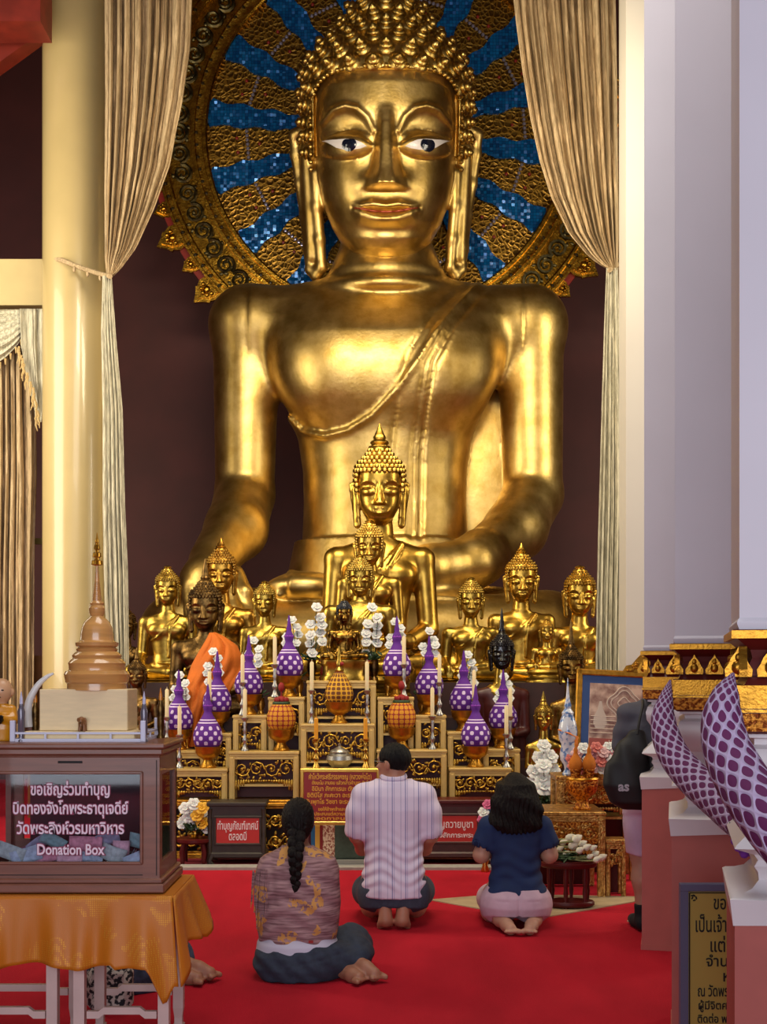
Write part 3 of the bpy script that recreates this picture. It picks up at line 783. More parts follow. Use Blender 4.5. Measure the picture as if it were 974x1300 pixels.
def mosaic():
    m, nt, b, x, y, z, obj = newmat('blue_mosaic', .22, .35)
    v = nd(nt, 'ShaderNodeTexVoronoi', Scale=26.0, Randomness=.12); nt.links.new(obj, v.inputs['Vector'])
    v2 = nd(nt, 'ShaderNodeTexVoronoi', Scale=26.0, Randomness=.12); v2.feature = 'DISTANCE_TO_EDGE'; nt.links.new(obj, v2.inputs['Vector'])
    wn = nd(nt, 'ShaderNodeTexWhiteNoise'); nt.links.new(v.outputs['Position'], wn.inputs['Vector'])
    sx = nd(nt, 'ShaderNodeSeparateColor'); nt.links.new(wn.outputs['Color'], sx.inputs[0])
    c = nmix(nt, sx.outputs[0], hexc('#06407a'), hexc('#0a64a4'))
    edge = nmath(nt, 'LESS_THAN', v2.outputs['Distance'], .045)
    nt.links.new(nmix(nt, edge, c, hexc('#05244a')), b.inputs['Base Color'])
    g = nd(nt, 'ShaderNodeNewGeometry')
    vm = nd(nt, 'ShaderNodeVectorMath'); vm.operation = 'SUBTRACT'; nt.links.new(wn.outputs['Color'], vm.inputs[0]); vm.inputs[1].default_value = (.5, .5, .5)
    vs = nd(nt, 'ShaderNodeVectorMath'); vs.operation = 'SCALE'; nt.links.new(vm.outputs[0], vs.inputs[0]); vs.inputs['Scale'].default_value = .55
    va = nd(nt, 'ShaderNodeVectorMath'); va.operation = 'ADD'; nt.links.new(g.outputs['Normal'], va.inputs[0]); nt.links.new(vs.outputs[0], va.inputs[1])
    vn = nd(nt, 'ShaderNodeVectorMath'); vn.operation = 'NORMALIZE'; nt.links.new(va.outputs[0], vn.inputs[0]); nt.links.new(vn.outputs[0], b.inputs['Normal'])
    return m
m_mosaic = mosaic()
m_halo = goldmat('halo_gold', '#b98a2e', '#5f4312', .34, 9, .25, 30)
m_halo2 = goldmat('halo_bright_gold', '#d6a53a', '#9a6f20', .26, 12, .2, 40)
m_redin = mat('red_enamel', '#7d1c12', .4)
def ringmesh(r0, r1, y0, th, n=120, prof=None):
    b = MB(); pr = prof or [(r0, 0), (r0, -th), (r1, -th), (r1, 0)]
    rows = [[(r*uH*math.cos(a), y0+yy, r*uH*math.sin(a)) for r, yy in pr] for a in [2*PI*k/n for k in range(n+1)]]
    return b.grid(rows)
b = MB(); b.lathe([(.01, 0), (232*uH, 0), (232*uH, .06), (.01, .06)], 100, M=Matrix.Rotation(PI/2, 3, 'X')); b.build('scale_disc', m_scale, halo, angle=30)
for k in range(16):
    # blue mosaic rays, wavy edged
    a = math.radians(-7+22.5*k)
    L = [95+ (222-95)*i/16 for i in range(17)]
    wv = lambda r: (9+ (r-95)*.055)+2.2*math.sin((r-95)*.16)
    pts = [(r, wv(r)) for r in L]+[(225, wv(225)*.7)]
    poly = [(r, h) for r, h in pts]+[(r, -h) for r, h in reversed(pts)]
    b = MB(); b.prism([((r*math.cos(a)-h*math.sin(a))*uH, (r*math.sin(a)+h*math.cos(a))*uH) for r, h in poly], .03, Matrix.Translation((0, -.10, 0)))
    b.build('mosaic_ray', m_mosaic, halo, smooth=False)
    # jewelled clasp across each gold ray
    a2 = a+math.radians(11.25); b = MB()
    for j in range(-3, 4):
        q = Vector(((175*math.cos(a2)-j*5.5*math.sin(a2))*uH, -.09, (175*math.sin(a2)+j*5.5*math.cos(a2))*uH)); b.ball(q, (.024, .02, .024), 6, 4)
    b.build('jewel_clasp', mat('glass_jewels', '#9a94a6', .15, .6), halo)
    for j, (rr, tt) in enumerate(((188, 9), (188, -9), (160, 0))):
        b = MB(); q = Vector(((rr*math.cos(a2)-tt*math.sin(a2))*uH, -.08, (rr*math.sin(a2)+tt*math.cos(a2))*uH)); b.ball(q, (.022, .02, .022), 6, 4); b.build('red_jewel', m_redin, halo)
ringmesh(0, 0, -.06, 0, prof=[(225, .1), (225, -.08), (227, -.1), (231, -.1), (232, -.07), (236, -.07), (240, -.08), (241, -.1), (245, -.1), (246, .1)]).build('inner_bead_band', m_halo2, halo, angle=30)
ringmesh(0, 0, -.05, 0, prof=[(245, .1), (245, -.04), (278, -.04), (278, .1)]).build('scroll_band', m_halo2, halo, angle=30)
ringmesh(0, 0, -.06, 0, prof=[(277, .1), (277, -.08), (279, -.1), (282, -.1), (283, -.07), (287, -.07), (288, -.1), (291, -.1), (292, .1)]).build('outer_bead_band', m_halo2, halo, angle=30)
ringmesh(0, 0, -.02, 0, prof=[(290, .1), (290, -.03), (299, -.03), (299, .1)]).build('red_rim', m_redin, halo, angle=30)
b = MB()
for k in range(64):          # scrollwork relief: pairs of spirals with leaf buds
    a0 = 2*PI*k/64
    sg = 1 if k % 2 else -1
    pts = []
    for i in range(22):
        t = i/21; ph = t*3.6*PI*sg; rr = 11*(1-t)**.8+1.2
        ra = 261.5+rr*math.cos(ph+PI/2*sg); aa = a0+rr*math.sin(ph+PI/2*sg)/262
        pts.append((ra*uH*math.cos(aa), -.105, ra*uH*math.sin(aa)))
    b.tube(pts, [.026*(1-.5*i/21) for i in range(22)], 5)
    for q in range(4):
        ra = 261.5+random.uniform(-13, 13); aa = a0+random.uniform(-.045, .045)
        b.ball((ra*uH*math.cos(aa), -.1, ra*uH*math.sin(aa)), (.035, .018, .02), 6, 4, Matrix.Rotation(random.uniform(0, 3), 3, 'Y'))
b.build('scroll_relief', goldmat('dark_scroll', '#6e6240', '#3d3a2a', .4, 20, .1, 60), halo)
b = MB()
for R_, n in ((238.5, 96), (285, 110)):
    for k in range(n):
        a = 2*PI*k/n; b.ball((R_*uH*math.cos(a), -.14, R_*uH*math.sin(a)), (.022, .016, .022), 6, 4)
b.build('beads', mat('dark_bead', '#3a3020', .3, .6), halo, kind='stuff')
def lobe(sz):
    return [(-.5*sz, 0), (-.55*sz, .3*sz), (-.42*sz, .55*sz), (-.46*sz, .62*sz), (-.25*sz, .8*sz), (0, 1.12*sz), (.25*sz, .8*sz), (.46*sz, .62*sz), (.42*sz, .55*sz), (.55*sz, .3*sz), (.5*sz, 0)]
for k in range(48):
    a = 2*PI*(k+.5)/48; sz = (30 if k % 2 else 19)*uH
    M = Matrix.Translation((289*uH*math.cos(a), -.05 if k % 2 else -.02, 289*uH*math.sin(a))) @ Matrix.Rotation(PI/2-a, 4, 'Y')
    b = MB(); b.prism(lobe(sz), .06, M @ Matrix.Translation((0, -.05, 0)))
    b.prism([(x*.72, .08*sz+z*.72) for x, z in lobe(sz)], .05, M @ Matrix.Translation((0, -.085, 0)))
    for q in range(5):
        aa = PI*q/4; b.ball(M @ Vector((.26*sz*math.cos(aa), -.09, .32*sz+.26*sz*math.sin(aa))), (.1*sz,)*3, 6, 4)
    b.ball(M @ Vector((0, -.1, .36*sz)), (.16*sz, .1*sz, .16*sz), 8, 5)
    b.build('leaf_lobe', m_halo2, halo, angle=50)

b = MB(); b.box((-.45, .12, -HC.z/2+.0), (.2, .12, HC.z+.6)); b.box((.45, .12, -HC.z/2+.0), (.2, .12, HC.z+.6)); b.v = [(x, y, max(z, -HC.z)) for x, y, z in b.v]
b.build('support_posts', m_redwood, halo, smooth=False)
# ================================================================== the smaller statues before the giant one
m_plat = mat('dark_platform', '#3a1a14', .6, noise=.4, nscale=6)
def px_slab(name, x0, x1, y0, y1, z):
    c = (y0+y1)/2; return slab(name, P(x0, 0, c).x, P(x1, 0, c).x, y0, y1, 0, z, m_plat)
px_slab('trim_21', 135, 785, 11.1, 12.5, 1.385)
px_slab('trim_22', 214, 590, 10.47, 11.1, 1.10)
px_slab('trim_23', 592, 770, 10.5, 11.1, .74)

def curl_balls(mb, M, rows, size):
    for ri, v in enumerate(rows):
        r = float(np.interp(v, HAIRV, HAIRR)); n = max(6, int(2*PI*r/(size*1.05)))
        for i in range(n):
            a = 2*PI*(i+.5*(ri % 2))/n
            u, wv = r*math.sin(a), r*.99*math.cos(a)-5.0*min(1, max(0, (150-v)/60))
            if wv > 8 and v < 104 and not abs(u) > 92: continue
            c = M @ Vector((u, v, wv)); k = M.to_scale().x*size*.5
            mb.ball(c, k, 6, 4)
    return mb
def statue(label, cx, sw, hw, ysh, ychin, ybase, ytop, d, m, zfloor, style='seated', hairm=None, finial='flame', knee=1.2, headm=None, name='seated_buddha', tilt=6, ped='lotus', turn=0, group='gilt statues around the altar'):
    """all pixel sizes are those of the photograph at depth d; builds the statue in its own local pixel units"""
    k = d/F; base = P(cx, ybase, d)
    t = thing(name, label, 'statue', (base.x, d, zfloor), turn, group=group)
    A = sw/2; zs = ybase-ysh; zc = ybase-ychin; hs = hw/200
    M = Matrix.Translation((0, 0, base.z-zfloor)) @ Matrix.Diagonal((k, k*.86, k, 1))
    hc = (0, -.06*A, zc+107*hs)
    cell = max(hw/32, 1.0)
    ydn = -1.35*A if style == 'seated' else -.95*A
    S = SDF((-1.65*A, ydn, -.04*A), (1.65*A, .85*A, hc[2]+165*hs), cell)
    th = math.radians(tilt); gfn, HM = place_fn(head_fn, hc, hs, (0, -math.cos(th), -math.sin(th)))
    if style == 'seated':
        S.sections([(0, 0, 0, .72*A, .5*A), (.15*zs, 0, 0, .60*A, .46*A), (.38*zs, 0, 0, .50*A, .40*A), (.6*zs, 0, 0, .57*A, .42*A), (.78*zs, 0, 0, .68*A, .44*A), (.9*zs, 0, .02*A, .74*A, .38*A), (.97*zs, 0, .04*A, .66*A, .3*A), (1.02*zs, 0, .05*A, .42*A, .24*A)], 0, e=2.3)
        for sg in (-1, 1):
            S.ell((sg*.33*A, -.3*A, .76*zs), (.3*A, .2*A, .2*A), .2*A)
            S.cone((sg*.5*A, 0, .88*zs), (sg*.80*A, 0, .885*zs), .22*A, .20*A, .15*A)
            S.cone((sg*.80*A, 0, .885*zs), (sg*.90*A, .04*A, .37*zs), .215*A, .19*A, .08*A)
            S.path([(sg*.3*A, .1*A, .12*zs), (sg*knee*A, -.42*A, .12*zs)], [.3*A, .25*A], .12*A)
        S.path([(-.9*A, .04*A, .37*zs), (-.86*A, -.55*A, .25*zs), (-.82*A, -.72*A, .22*zs)], [.19*A, .14*A, .12*A], .05*A)
        S.ell((-.80*A, -.80*A, .17*zs), (.12*A, .09*A, .16*A), .06*A)
        for i in range(4): S.path([(-(.88-.06*i)*A, -.84*A, .13*zs), (-(.87-.055*i)*A, -.87*A, .02*zs)], [.035*A, .028*A], .02*A)
        S.path([(.9*A, .04*A, .37*zs), (.45*A, -.55*A, .26*zs), (.2*A, -.66*A, .25*zs)], [.19*A, .14*A, .11*A], .05*A)
        S.ell((-.02*A, -.68*A, .25*zs), (.26*A, .13*A, .07*A), .05*A)
        S.path([(-knee*A, -.45*A, .12*zs), (0, -.78*A, .10*zs), (knee*.9*A, -.6*A, .11*zs)], [.24*A, .19*A, .2*A], .08*A)
        S.path([(knee*A, -.45*A, .12*zs), (.1*A, -.9*A, .10*zs), (-.5*A, -.86*A, .13*zs)], [.24*A, .16*A, .11*A], .06*A)
        S.ell((0, -.3*A, .06*zs), (1.0*A, .6*A, .12*zs), .1*A)
        # robe edge over the left shoulder and the hanging strip
        S.path([(.42*A, -.28*A, .98*zs), (.18*A, -.46*A, .82*zs), (.12*A, -.45*A, .6*zs), (.10*A, -.42*A, .35*zs)], .045*A, .02*A)
        S.path([(.42*A, -.24*A, 1.0*zs), (.0*A, -.45*A, .80*zs), (-.35*A, -.46*A, .64*zs), (-.56*A, -.2*A, .6*zs)], .035*A, .02*A)
    else:
        S.sections([(0, 0, 0, .62*A, .42*A), (.3*zs, 0, 0, .64*A, .42*A), (.5*zs, 0, 0, .62*A, .40*A), (.75*zs, 0, 0, .70*A, .42*A), (.9*zs, 0, .02*A, .76*A, .36*A), (.97*zs, 0, .04*A, .66*A, .3*A), (1.02*zs, 0, .05*A, .4*A, .24*A)], 0, e=2.3)
        for sg in (-1, 1):
            S.cone((sg*.5*A, 0, .90*zs), (sg*.80*A, 0, .885*zs), .22*A, .20*A, .15*A)
            S.path([(sg*.80*A, 0, .885*zs), (sg*.86*A, 0, .38*zs if zs < 3*A else .55*zs), (sg*.45*A, -.5*A, .34*zs if zs < 3*A else .5*zs), (sg*.12*A, -.58*A, .36*zs if zs < 3*A else .52*zs)], [.20*A, .17*A, .12*A, .10*A], .07*A)
            zz = .36*zs if zs < 3*A else .52*zs
            for i in range(4): S.cone((sg*.1*A, -.6*A, zz+(i-1.5)*.06*A), (-sg*.12*A, -.66*A, zz+(i-1.5)*.06*A), .04*A, .035*A, .02*A)
            S.path([(sg*.7*A, .1*A, .6*zs), (sg*.78*A, .05*A, .02*zs)], [.14*A, .16*A], .15*A)
    S.cone((0, .03*A, .9*zs), (0, -.0*A, zc+40*hs), .30*A, 50*hs, .14*A)
    one = headm is None
    if one:
        S.op(gfn, [hc[0]-118*hs, hc[1]-135*hs, hc[2]-118*hs], [hc[0]+118*hs, hc[1]+120*hs, hc[2]+150*hs], .06*A)
        add_ears(S, HM, hs, 5*hs, 1.25)
    body = S.build('body', m, t, smooth=2, M=M)
    hm = headm or m
    if not one:
        S = SDF((-125*hs, hc[1]-150*hs, hc[2]-150*hs), (125*hs, hc[1]+130*hs, hc[2]+165*hs), cell*.8)
        S.op(gfn, [-118*hs, hc[1]-135*hs, hc[2]-118*hs], [118*hs, hc[1]+120*hs, hc[2]+150*hs]); add_ears(S, HM, hs, 5*hs, 1.25)
        S.build('head', hm, t, smooth=2, M=M)
    hairm = hairm or hm
    S = SDF((-118*hs, hc[1]-125*hs, hc[2]-20*hs), (118*hs, hc[1]+125*hs, hc[2]+225*hs), cell)
    hf, _ = place_fn(hair_fn, hc, hs, (0, -math.cos(th), -math.sin(th)))
    S.op(hf, [-115*hs, hc[1]-115*hs, hc[2]-15*hs], [115*hs, hc[1]+115*hs, hc[2]+215*hs])
    hair = S.build('hair', hairm, t, smooth=1, M=M)
    mb = MB(); curl_balls(mb, M @ HM, [25, 45, 65, 85, 104, 121, 138, 154, 170, 186], 20); mb.build('hair_curls', hairm, hair)
    # finial rising from the crown to ytop
    z0 = hc[2]+195*hs; hf_ = max((ybase-ytop)-z0, 12*hs*3); r = 37*hs
    b = MB()
    if finial == 'flame':
        pr = [(r*.9, -.06), (r*1.15, .02), (r*1.05, .10), (r*.8, .14), (r*.95, .22), (r*.85, .3), (r*.6, .36), (r*.66, .44), (r*.5, .55), (r*.3, .72), (r*.15, .88), (.02*r, 1)]
    elif finial == 'knob':
        pr = [(r*.9, -.1), (r*1.2, .1), (r*.8, .25), (r*.75, .35), (r*1.0, .5), (r*.9, .65), (r*.5, .82), (r*.12, .95), (.02*r, 1)]
    else:
        pr = [(r*1.0, -.06), (r*1.15, .02), (r*.75, .1), (r*.85, .16), (r*.62, .25), (r*.55, .4), (r*.4, .65), (r*.22, .88), (.03*r, 1)]
    b.lathe([(q, z0+z*hf_) for q, z in pr], 14, (0, hc[1]+math.sin(th)*-195*hs*.0, 0), lob=(lambda a, z: 1+.1*math.cos(6*a)) if finial == 'flame' else None)
    b.v = [tuple(M @ Vector(v)) for v in b.v]; b.build('finial', hairm if finial == 'spike' else hm, t)
    if style == 'stand' and headm is not None:
        S = SDF((-.9*A, -.6*A, .8*zs), (.9*A, .6*A, zc+20*hs), cell*.7)
        S.sections([(.86*zs, 0, -.02*A, .42*A, .40*A), (.93*zs, 0, .02*A, .60*A, .37*A), (.985*zs, 0, .04*A, .60*A, .30*A), (1.035*zs, 0, .05*A, .42*A, .26*A)], 0, e=2.3); S.cone((0, .03*A, .95*zs), (0, 0, zc+10*hs), .32*A, 54*hs, .1*A)
        S.build('gilt_neck', m_gold3, t, smooth=2, M=M)
    # pedestal down to the platform
    h = (base.z-zfloor)/k
    if h > 1:
        b = MB(); R0 = (knee+.22 if style == 'seated' else .95)*A; ry = .60 if style == 'seated' else .7; yo = -.33*A if style == 'seated' else 0
        if ped == 'lotus':
            hh = min(h, 26); pr = [(R0*1.0, 0), (R0*1.0, h-hh+.08*hh), (R0*.94, h-hh+.18*hh), (R0*.97, h-hh+.36*hh), (R0*.8, h-hh+.5*hh), (R0*.78, h-.42*hh), (R0*.98, h-.2*hh), (R0*.9, h)]
        else: pr = [(R0, 0), (R0, h*.2), (R0*.92, h*.28), (R0*.9, h*.7), (R0, h*.8), (R0, h)]
        b.lathe([(q*k, z*k) for q, z in pr], 36, (0, yo*k, 0), sy=ry*1.0, lob=lambda a, z: 1+.012*math.cos(18*a))
        b.build('pedestal', m_gold3 if m is not m_bronze else m, t)
    return t
m_gold_b = goldmat('warm_gold', '#c99b42', '#94692a', .32, 8, .05, 70)
Z1, Z2, Z3 = 1.385, 1.10, .74
statue('largest of the seated gold statues before the giant one, tall tapering flame on its head', 482, 138, 62, 690, 664, 863, 538, 12.1, m_gold2, Z1)
statue('middle of the three gold statues lined up nose to tail in the centre', 469, 82, 34, 731, 717, 826, 664, 11.31, m_gold2, Z2, finial='knob')
statue('foremost and lowest gold statue of the central row of three', 457, 92, 31, 768, 756, 858, 722, 10.84, m_gold3, Z2, finial='knob')
statue('gold seated statue at the left beside the pale curtain, small knob on its head', 213, 72, 29, 781, 767, 862, 738, 11.55, m_gold3, Z1, finial='knob')
statue('taller gold statue at left behind the dark bronze one, flame finial', 281, 86, 36, 772, 752, 863, 683, 12.15, m_gold_b, Z1)
statue('gold seated statue just right of the orange robe, bud on its head', 336, 62, 26, 795, 781, 861, 739, 11.5, m_gold3, Z1, finial='knob')
statue('gold seated statue right of centre behind the purple flower cones', 598, 72, 30, 797, 783, 862, 739, 11.48, m_gold3, Z1, finial='knob')
statue('larger gold statue at right with a tall pointed flame, behind the black headed figure', 662, 84, 38, 779, 762, 863, 689, 12.22, m_gold2, Z1, knee=1.0)
statue('rightmost gold statue against the pale curtain, short bud finial', 736, 76, 37, 797, 780, 863, 721, 11.86, m_gold2, Z1, finial='knob', knee=.95)
S7 = statue('dark bronze seated statue draped in an orange robe', 261, 86, 40, 812, 799, 908, 709, 10.85, m_bronze, Z2, finial='spike', name='bronze_buddha')
statue('small dark bronze figure at the foot of the left curtain', 174, 54, 22, 886, 872, 936, 822, 10.6, m_bronze, .0, finial='spike', name='bronze_buddha')
statue('little black and gold statue on the red pedestal atop the centre altar stand', 437, 42, 19, 800, 792, 838, 763, 10.32, goldmat('dark_gold', '#9a7430', '#2c1c0e', .28, 25, .05, 80), 1.5+12*10.32/F-26*10.32/F, hairm=m_black, finial='knob', ped='none', name='small_buddha', turn=.1)
m_mar = mat('maroon_lacquer', '#4a1410', .45, noise=.25, nscale=20, coat=.05)
statue('dark maroon robed figure with a shiny black head at the right of the altar', 637, 70, 29, 872, 849, 962, 772, 10.86, m_mar, Z3, style='stand', headm=m_black, finial='spike', name='black_headed_statue', ped='box')
statue('bronze standing figure between the black headed one and the picture frame', 725, 54, 29, 888, 866, 968, 785, 10.84, goldmat('worn_bronze', '#a8823f', '#4a3418', .36, 16, .1, 70), Z3, style='stand', hairm=m_bronze, finial='spike', name='bronze_buddha', ped='box')
statue('small gold seated statue with a pointed crown in front of the rightmost ones', 694, 38, 17, 823, 814, 850, 788, 11.26, m_gold2, Z1, name='small_buddha')
statue('gold standing figure with folded hands above the white bouquet at right', 690, 46, 21, 941, 925, 1012, 877, 10.2, m_gold3, .0, style='stand', name='standing_buddha', ped='box')
statue('dim dark gold statue half hidden behind the edge of the left curtain', 160, 46, 24, 822, 810, 872, 770, 11.95, m_bronze, Z1, finial='knob', name='bronze_buddha')
# the little gold ornament beside the small crowned statue and the orange robe
def robe_orange():
    t = thing('orange_robe', 'bright orange robe draped over the dark bronze statue', 'robe', (P(275, 0, 10.7).x, 10.7, Z2)); off = -Vector(t.location)
    b = MB(); rows = []
    Lp = [(804, 267), (812, 263), (830, 252), (845, 244), (870, 236), (900, 237), (930, 239), (948, 240)]
    Rp = [(804, 273), (809, 284), (820, 300), (835, 307), (850, 307), (880, 290), (915, 272), (948, 256)]
    for j in range(44):
        y = 804+144*j/43; l = np.interp(y, [q[0] for q in Lp], [q[1] for q in Lp]); r = np.interp(y, [q[0] for q in Rp], [q[1] for q in Rp]); row = []
        for i in range(41):
            u = i/40; x = l+(r-l)*u
            dd = 10.70-.22*math.sin(min(1, (y-796)/50)*PI/2)*(math.sin(PI*(.1+.8*u))**.7)-.12*min(1, max(0, (y-850)/30))
            f = .022*math.sin(u*15+y*.09)+.012*math.sin(u*31+y*.07)
            row.append(P(x, y, dd+f*min(1, (y-800)/30))+off)
        rows.append(row)
    b.grid(rows); b.build('cloth', mat('orange_cloth', '#c9640a', .8, noise=.15, nscale=8, bump=.2, bscale=40), t, angle=80, solid=.02)
robe_orange()
# ================================================================== altar furniture
m_frame = mat('pale_gilt_wood', '#c9a65c', .42, .25, noise=.12, nscale=14)
m_carve = goldmat('carved_gold', '#d0a544', '#8a6424', .36, 30, .2, 90)
m_back = mat('dark_fret_backing', '#1c0d07', .7, spec=.2)
m_lacred = mat('red_lacquer', '#511010', .4, spec=.3, coat=.0, noise=.15, nscale=10)
m_silver = mat('silver', '#b9b6ae', .4, 1.0, noise=.15, nscale=30)
m_wax = mat('cream_wax', '#d9c79a', .5, sub=.2)
m_ywax = mat('yellow_wax', '#d99414', .45, sub=.2)
m_brass = mat('brass', '#c79d4a', .28, 1.0)
def scrolls(b, x0, x1, z0, z1, y, n=None, seed=0, hang=True, r=.006):
    """fretwork of spirals and leaves filling a strip"""
    rnd = random.Random(seed); h = z1-z0; n = n or max(2, int((x1-x0)/(h*.62)))
    for i in range(n):
        cx = x0+(x1-x0)*(i+.5)/n; sg = 1 if i % 2 else -1; cz = z1-h*.48; R = min(h*.42, (x1-x0)/n*.55)
        pts = []
        for k in range(13):
            t = k/12; ph = t*3.0*PI*sg; rr = R*(1-t*.85)
            pts.append((cx+rr*math.cos(ph), y, cz+rr*math.sin(ph)))
        b.tube(pts, [r*(1.2-.6*k/12) for k in range(13)], 4)
        for q in range(9):
            b.ball((cx+rnd.uniform(-1, 1)*R*1.3, y, cz+rnd.uniform(-1, 1)*h*.46), (r*2.6, r, r*1.3), 6, 4, Matrix.Rotation(rnd.uniform(0, 3), 3, 'Y'))
        b.ball((cx, y, cz), (r*2.2, r*1.2, r*2.2), 7, 5)
    if hang:
        m = max(4, int((x1-x0)/.02))
        for i in range(m):
            u = (i+.5)/m; e = abs(2*u-1)**3; L = h*(.12+.55*e)*(1 if i % 2 else .8)
            b.ball((x0+(x1-x0)*u, y, z0-L*.5), ((x1-x0)/m*.55, r, L*.6), 6, 4)
ZB = .472
def stand(label, x0, x1, yt, d, zfloor=ZB, dep=.29, apron=None, legw=.045, m=None, cm=None, name='altar_stand', group='carved gold stands of the altar', panel=None, cat='stand', shelf=True):
    a, c = P(x0, yt, d), P(x1, yt, d); wd = c.x-a.x; h = a.z-zfloor; m = m or m_frame; cm = cm or m_carve
    t = thing(name, label, cat, ((a.x+c.x)/2, d+dep/2, zfloor), group=group)
    b = MB(); b.box((0, 0, h-.012), (wd, dep, .024), bev=.004); b.box((0, 0, h-.032), (wd-.012, dep-.012, .018), bev=.003); b.build('top', m, t, smooth=False)
    for sx in (-1, 1):
        for sy in (-1, 1):
            b = MB(); b.box((sx*(wd/2-legw/2-.004), sy*(dep/2-legw/2-.004), (h-.04)/2), (legw, legw, h-.04), bev=.004)
            if sy < 0: b.box((sx*(wd/2-legw/2-.004), -dep/2+.002, (h-.04)/2), (legw*.45, .006, h-.06), bev=.002)
            b.build('leg', m, t, smooth=False)
    ah = apron or min(.16, h*.45)
    f = MB(); iw = wd-2*legw-.008
    f.box((0, -dep/2+.018, h-.052), (iw, .02, .022)); f.build('rail', m, t, smooth=False)
    b = MB(); scrolls(b, -iw/2, iw/2, h-.065-ah, h-.064, -dep/2+.012, seed=int(x0), r=.0065)
    ap = b.build('carved_apron', cm, t)
    if panel:
        b = MB(); b.box((0, -dep/2+.022, h-.066-ah*.42), (iw, .01, ah*.84)); b.build('lattice_panel', panel, t, smooth=False)
    if h > .33 and shelf:
        b = MB(); b.box((0, 0, h-.30 if h > .42 else h*.3), (wd-.02, dep-.02, .018)); b.build('shelf', m, t, smooth=False)
    b = MB(); b.box((0, dep/2-.012, (h-.04)/2), (wd-2*legw, .006, h-.05)); b.build('back_panel', m_lacred, t, smooth=False)
    return t
DM, DFR = 10.16, 9.93
stand('topmost centre altar stand carrying the red pedestal', 389, 478, 864, DM)
stand('lower centre altar stand with silver bowl and yellow lattice cone', 381, 476, 919, DFR, dep=.21)
stand('narrow tall altar stand immediately left of the topmost one', 340, 387, 885, DM)
stand('narrow tall altar stand immediately right of the topmost one', 479, 526, 885, DM)
stand('altar stand under the second purple cone left of centre', 295, 339, 908, DM)
stand('altar stand under the second purple cone right of centre', 527, 567, 908, DM)
stand('altar stand below the foot of the orange robe', 264, 294, 931, DM)
stand('altar stand under the third purple cone right of centre', 568, 611, 929, DM)
stand('lowest rear altar stand at the left end beside the donation box', 206, 262, 953, DM)
stand('lowest rear altar stand at the right end under the black headed figure', 613, 661, 951, DM)
stand('wide front altar stand left of centre under a red and yellow cone', 290, 380, 954, DFR, dep=.21)
stand('wide front altar stand right of centre behind the kneeling man', 478, 568, 952, DFR, dep=.21)
stand('lowest front altar stand at the left end under a purple cone', 214, 289, 976, DFR, dep=.21)
stand('lowest front altar stand at the right end behind the woman in navy', 570, 650, 975, DFR, dep=.21)
stand('plain low stand behind the red prayer board with two yellow candles', 383, 478, 976, 9.74, zfloor=0, dep=.2, shelf=False)
# carved gold base under all the stands
t = thing('carved_altar', 'long carved gold base carrying all the altar stands', 'altar', (P(433, 0, 10).x, 10.2, 0))
x0, x1 = P(200, 0, 9.96).x-t.location.x, P(668, 0, 9.96).x-t.location.x
b = MB(); b.box(((x0+x1)/2, 0, .22), (x1-x0-.04, .52, .44)); b.build('core', m_back, t, smooth=False)
b = MB()
for z0, z1, e in ((.0, .05, .01), (.05, .07, 0), (.40, .42, 0), (.42, .45, .015), (.45, ZB, .005)): b.box(((x0+x1)/2, 0, (z0+z1)/2), (x1-x0+e*2-.03, .53+e*2, z1-z0), bev=.006)
b.build('mouldings', m_gilt, t, smooth=False)
b = MB()
for row, (z0, z1) in enumerate(((.08, .22), (.23, .39))):
    n = 30
    for i in range(n):
        u0 = x0+.03+(x1-x0-.06)*i/n; u1 = x0+.03+(x1-x0-.06)*(i+1)/n
        scrolls(b, u0, u1, z0, z1, -.264, 1, seed=i+row*40, hang=False, r=.009)
b.build('carved_panels', m_carve, t)
# red pedestal
t = thing('red_pedestal', 'polished red pedestal holding the little black and gold statue', 'pedestal', P(438, 864, 10.32))
u = 10.32/F; b = MB(); b.lathe([(33*u, 0), (33*u, 4*u), (31*u, 6*u), (32*u, 10*u), (31*u, 15*u), (30*u, 19*u), (34*u, 23*u), (33*u, 26*u)], 40, sy=.45); b.build('block', mat('polished_red', '#7c2a1c', .22, .2, coat=.5), t)
b = MB(); b.lathe([(35*u, 21*u), (36*u, 22.5*u), (35*u, 24*u)], 40, sy=.46, cap=False); b.build('gilt_band', m_gilt, t)

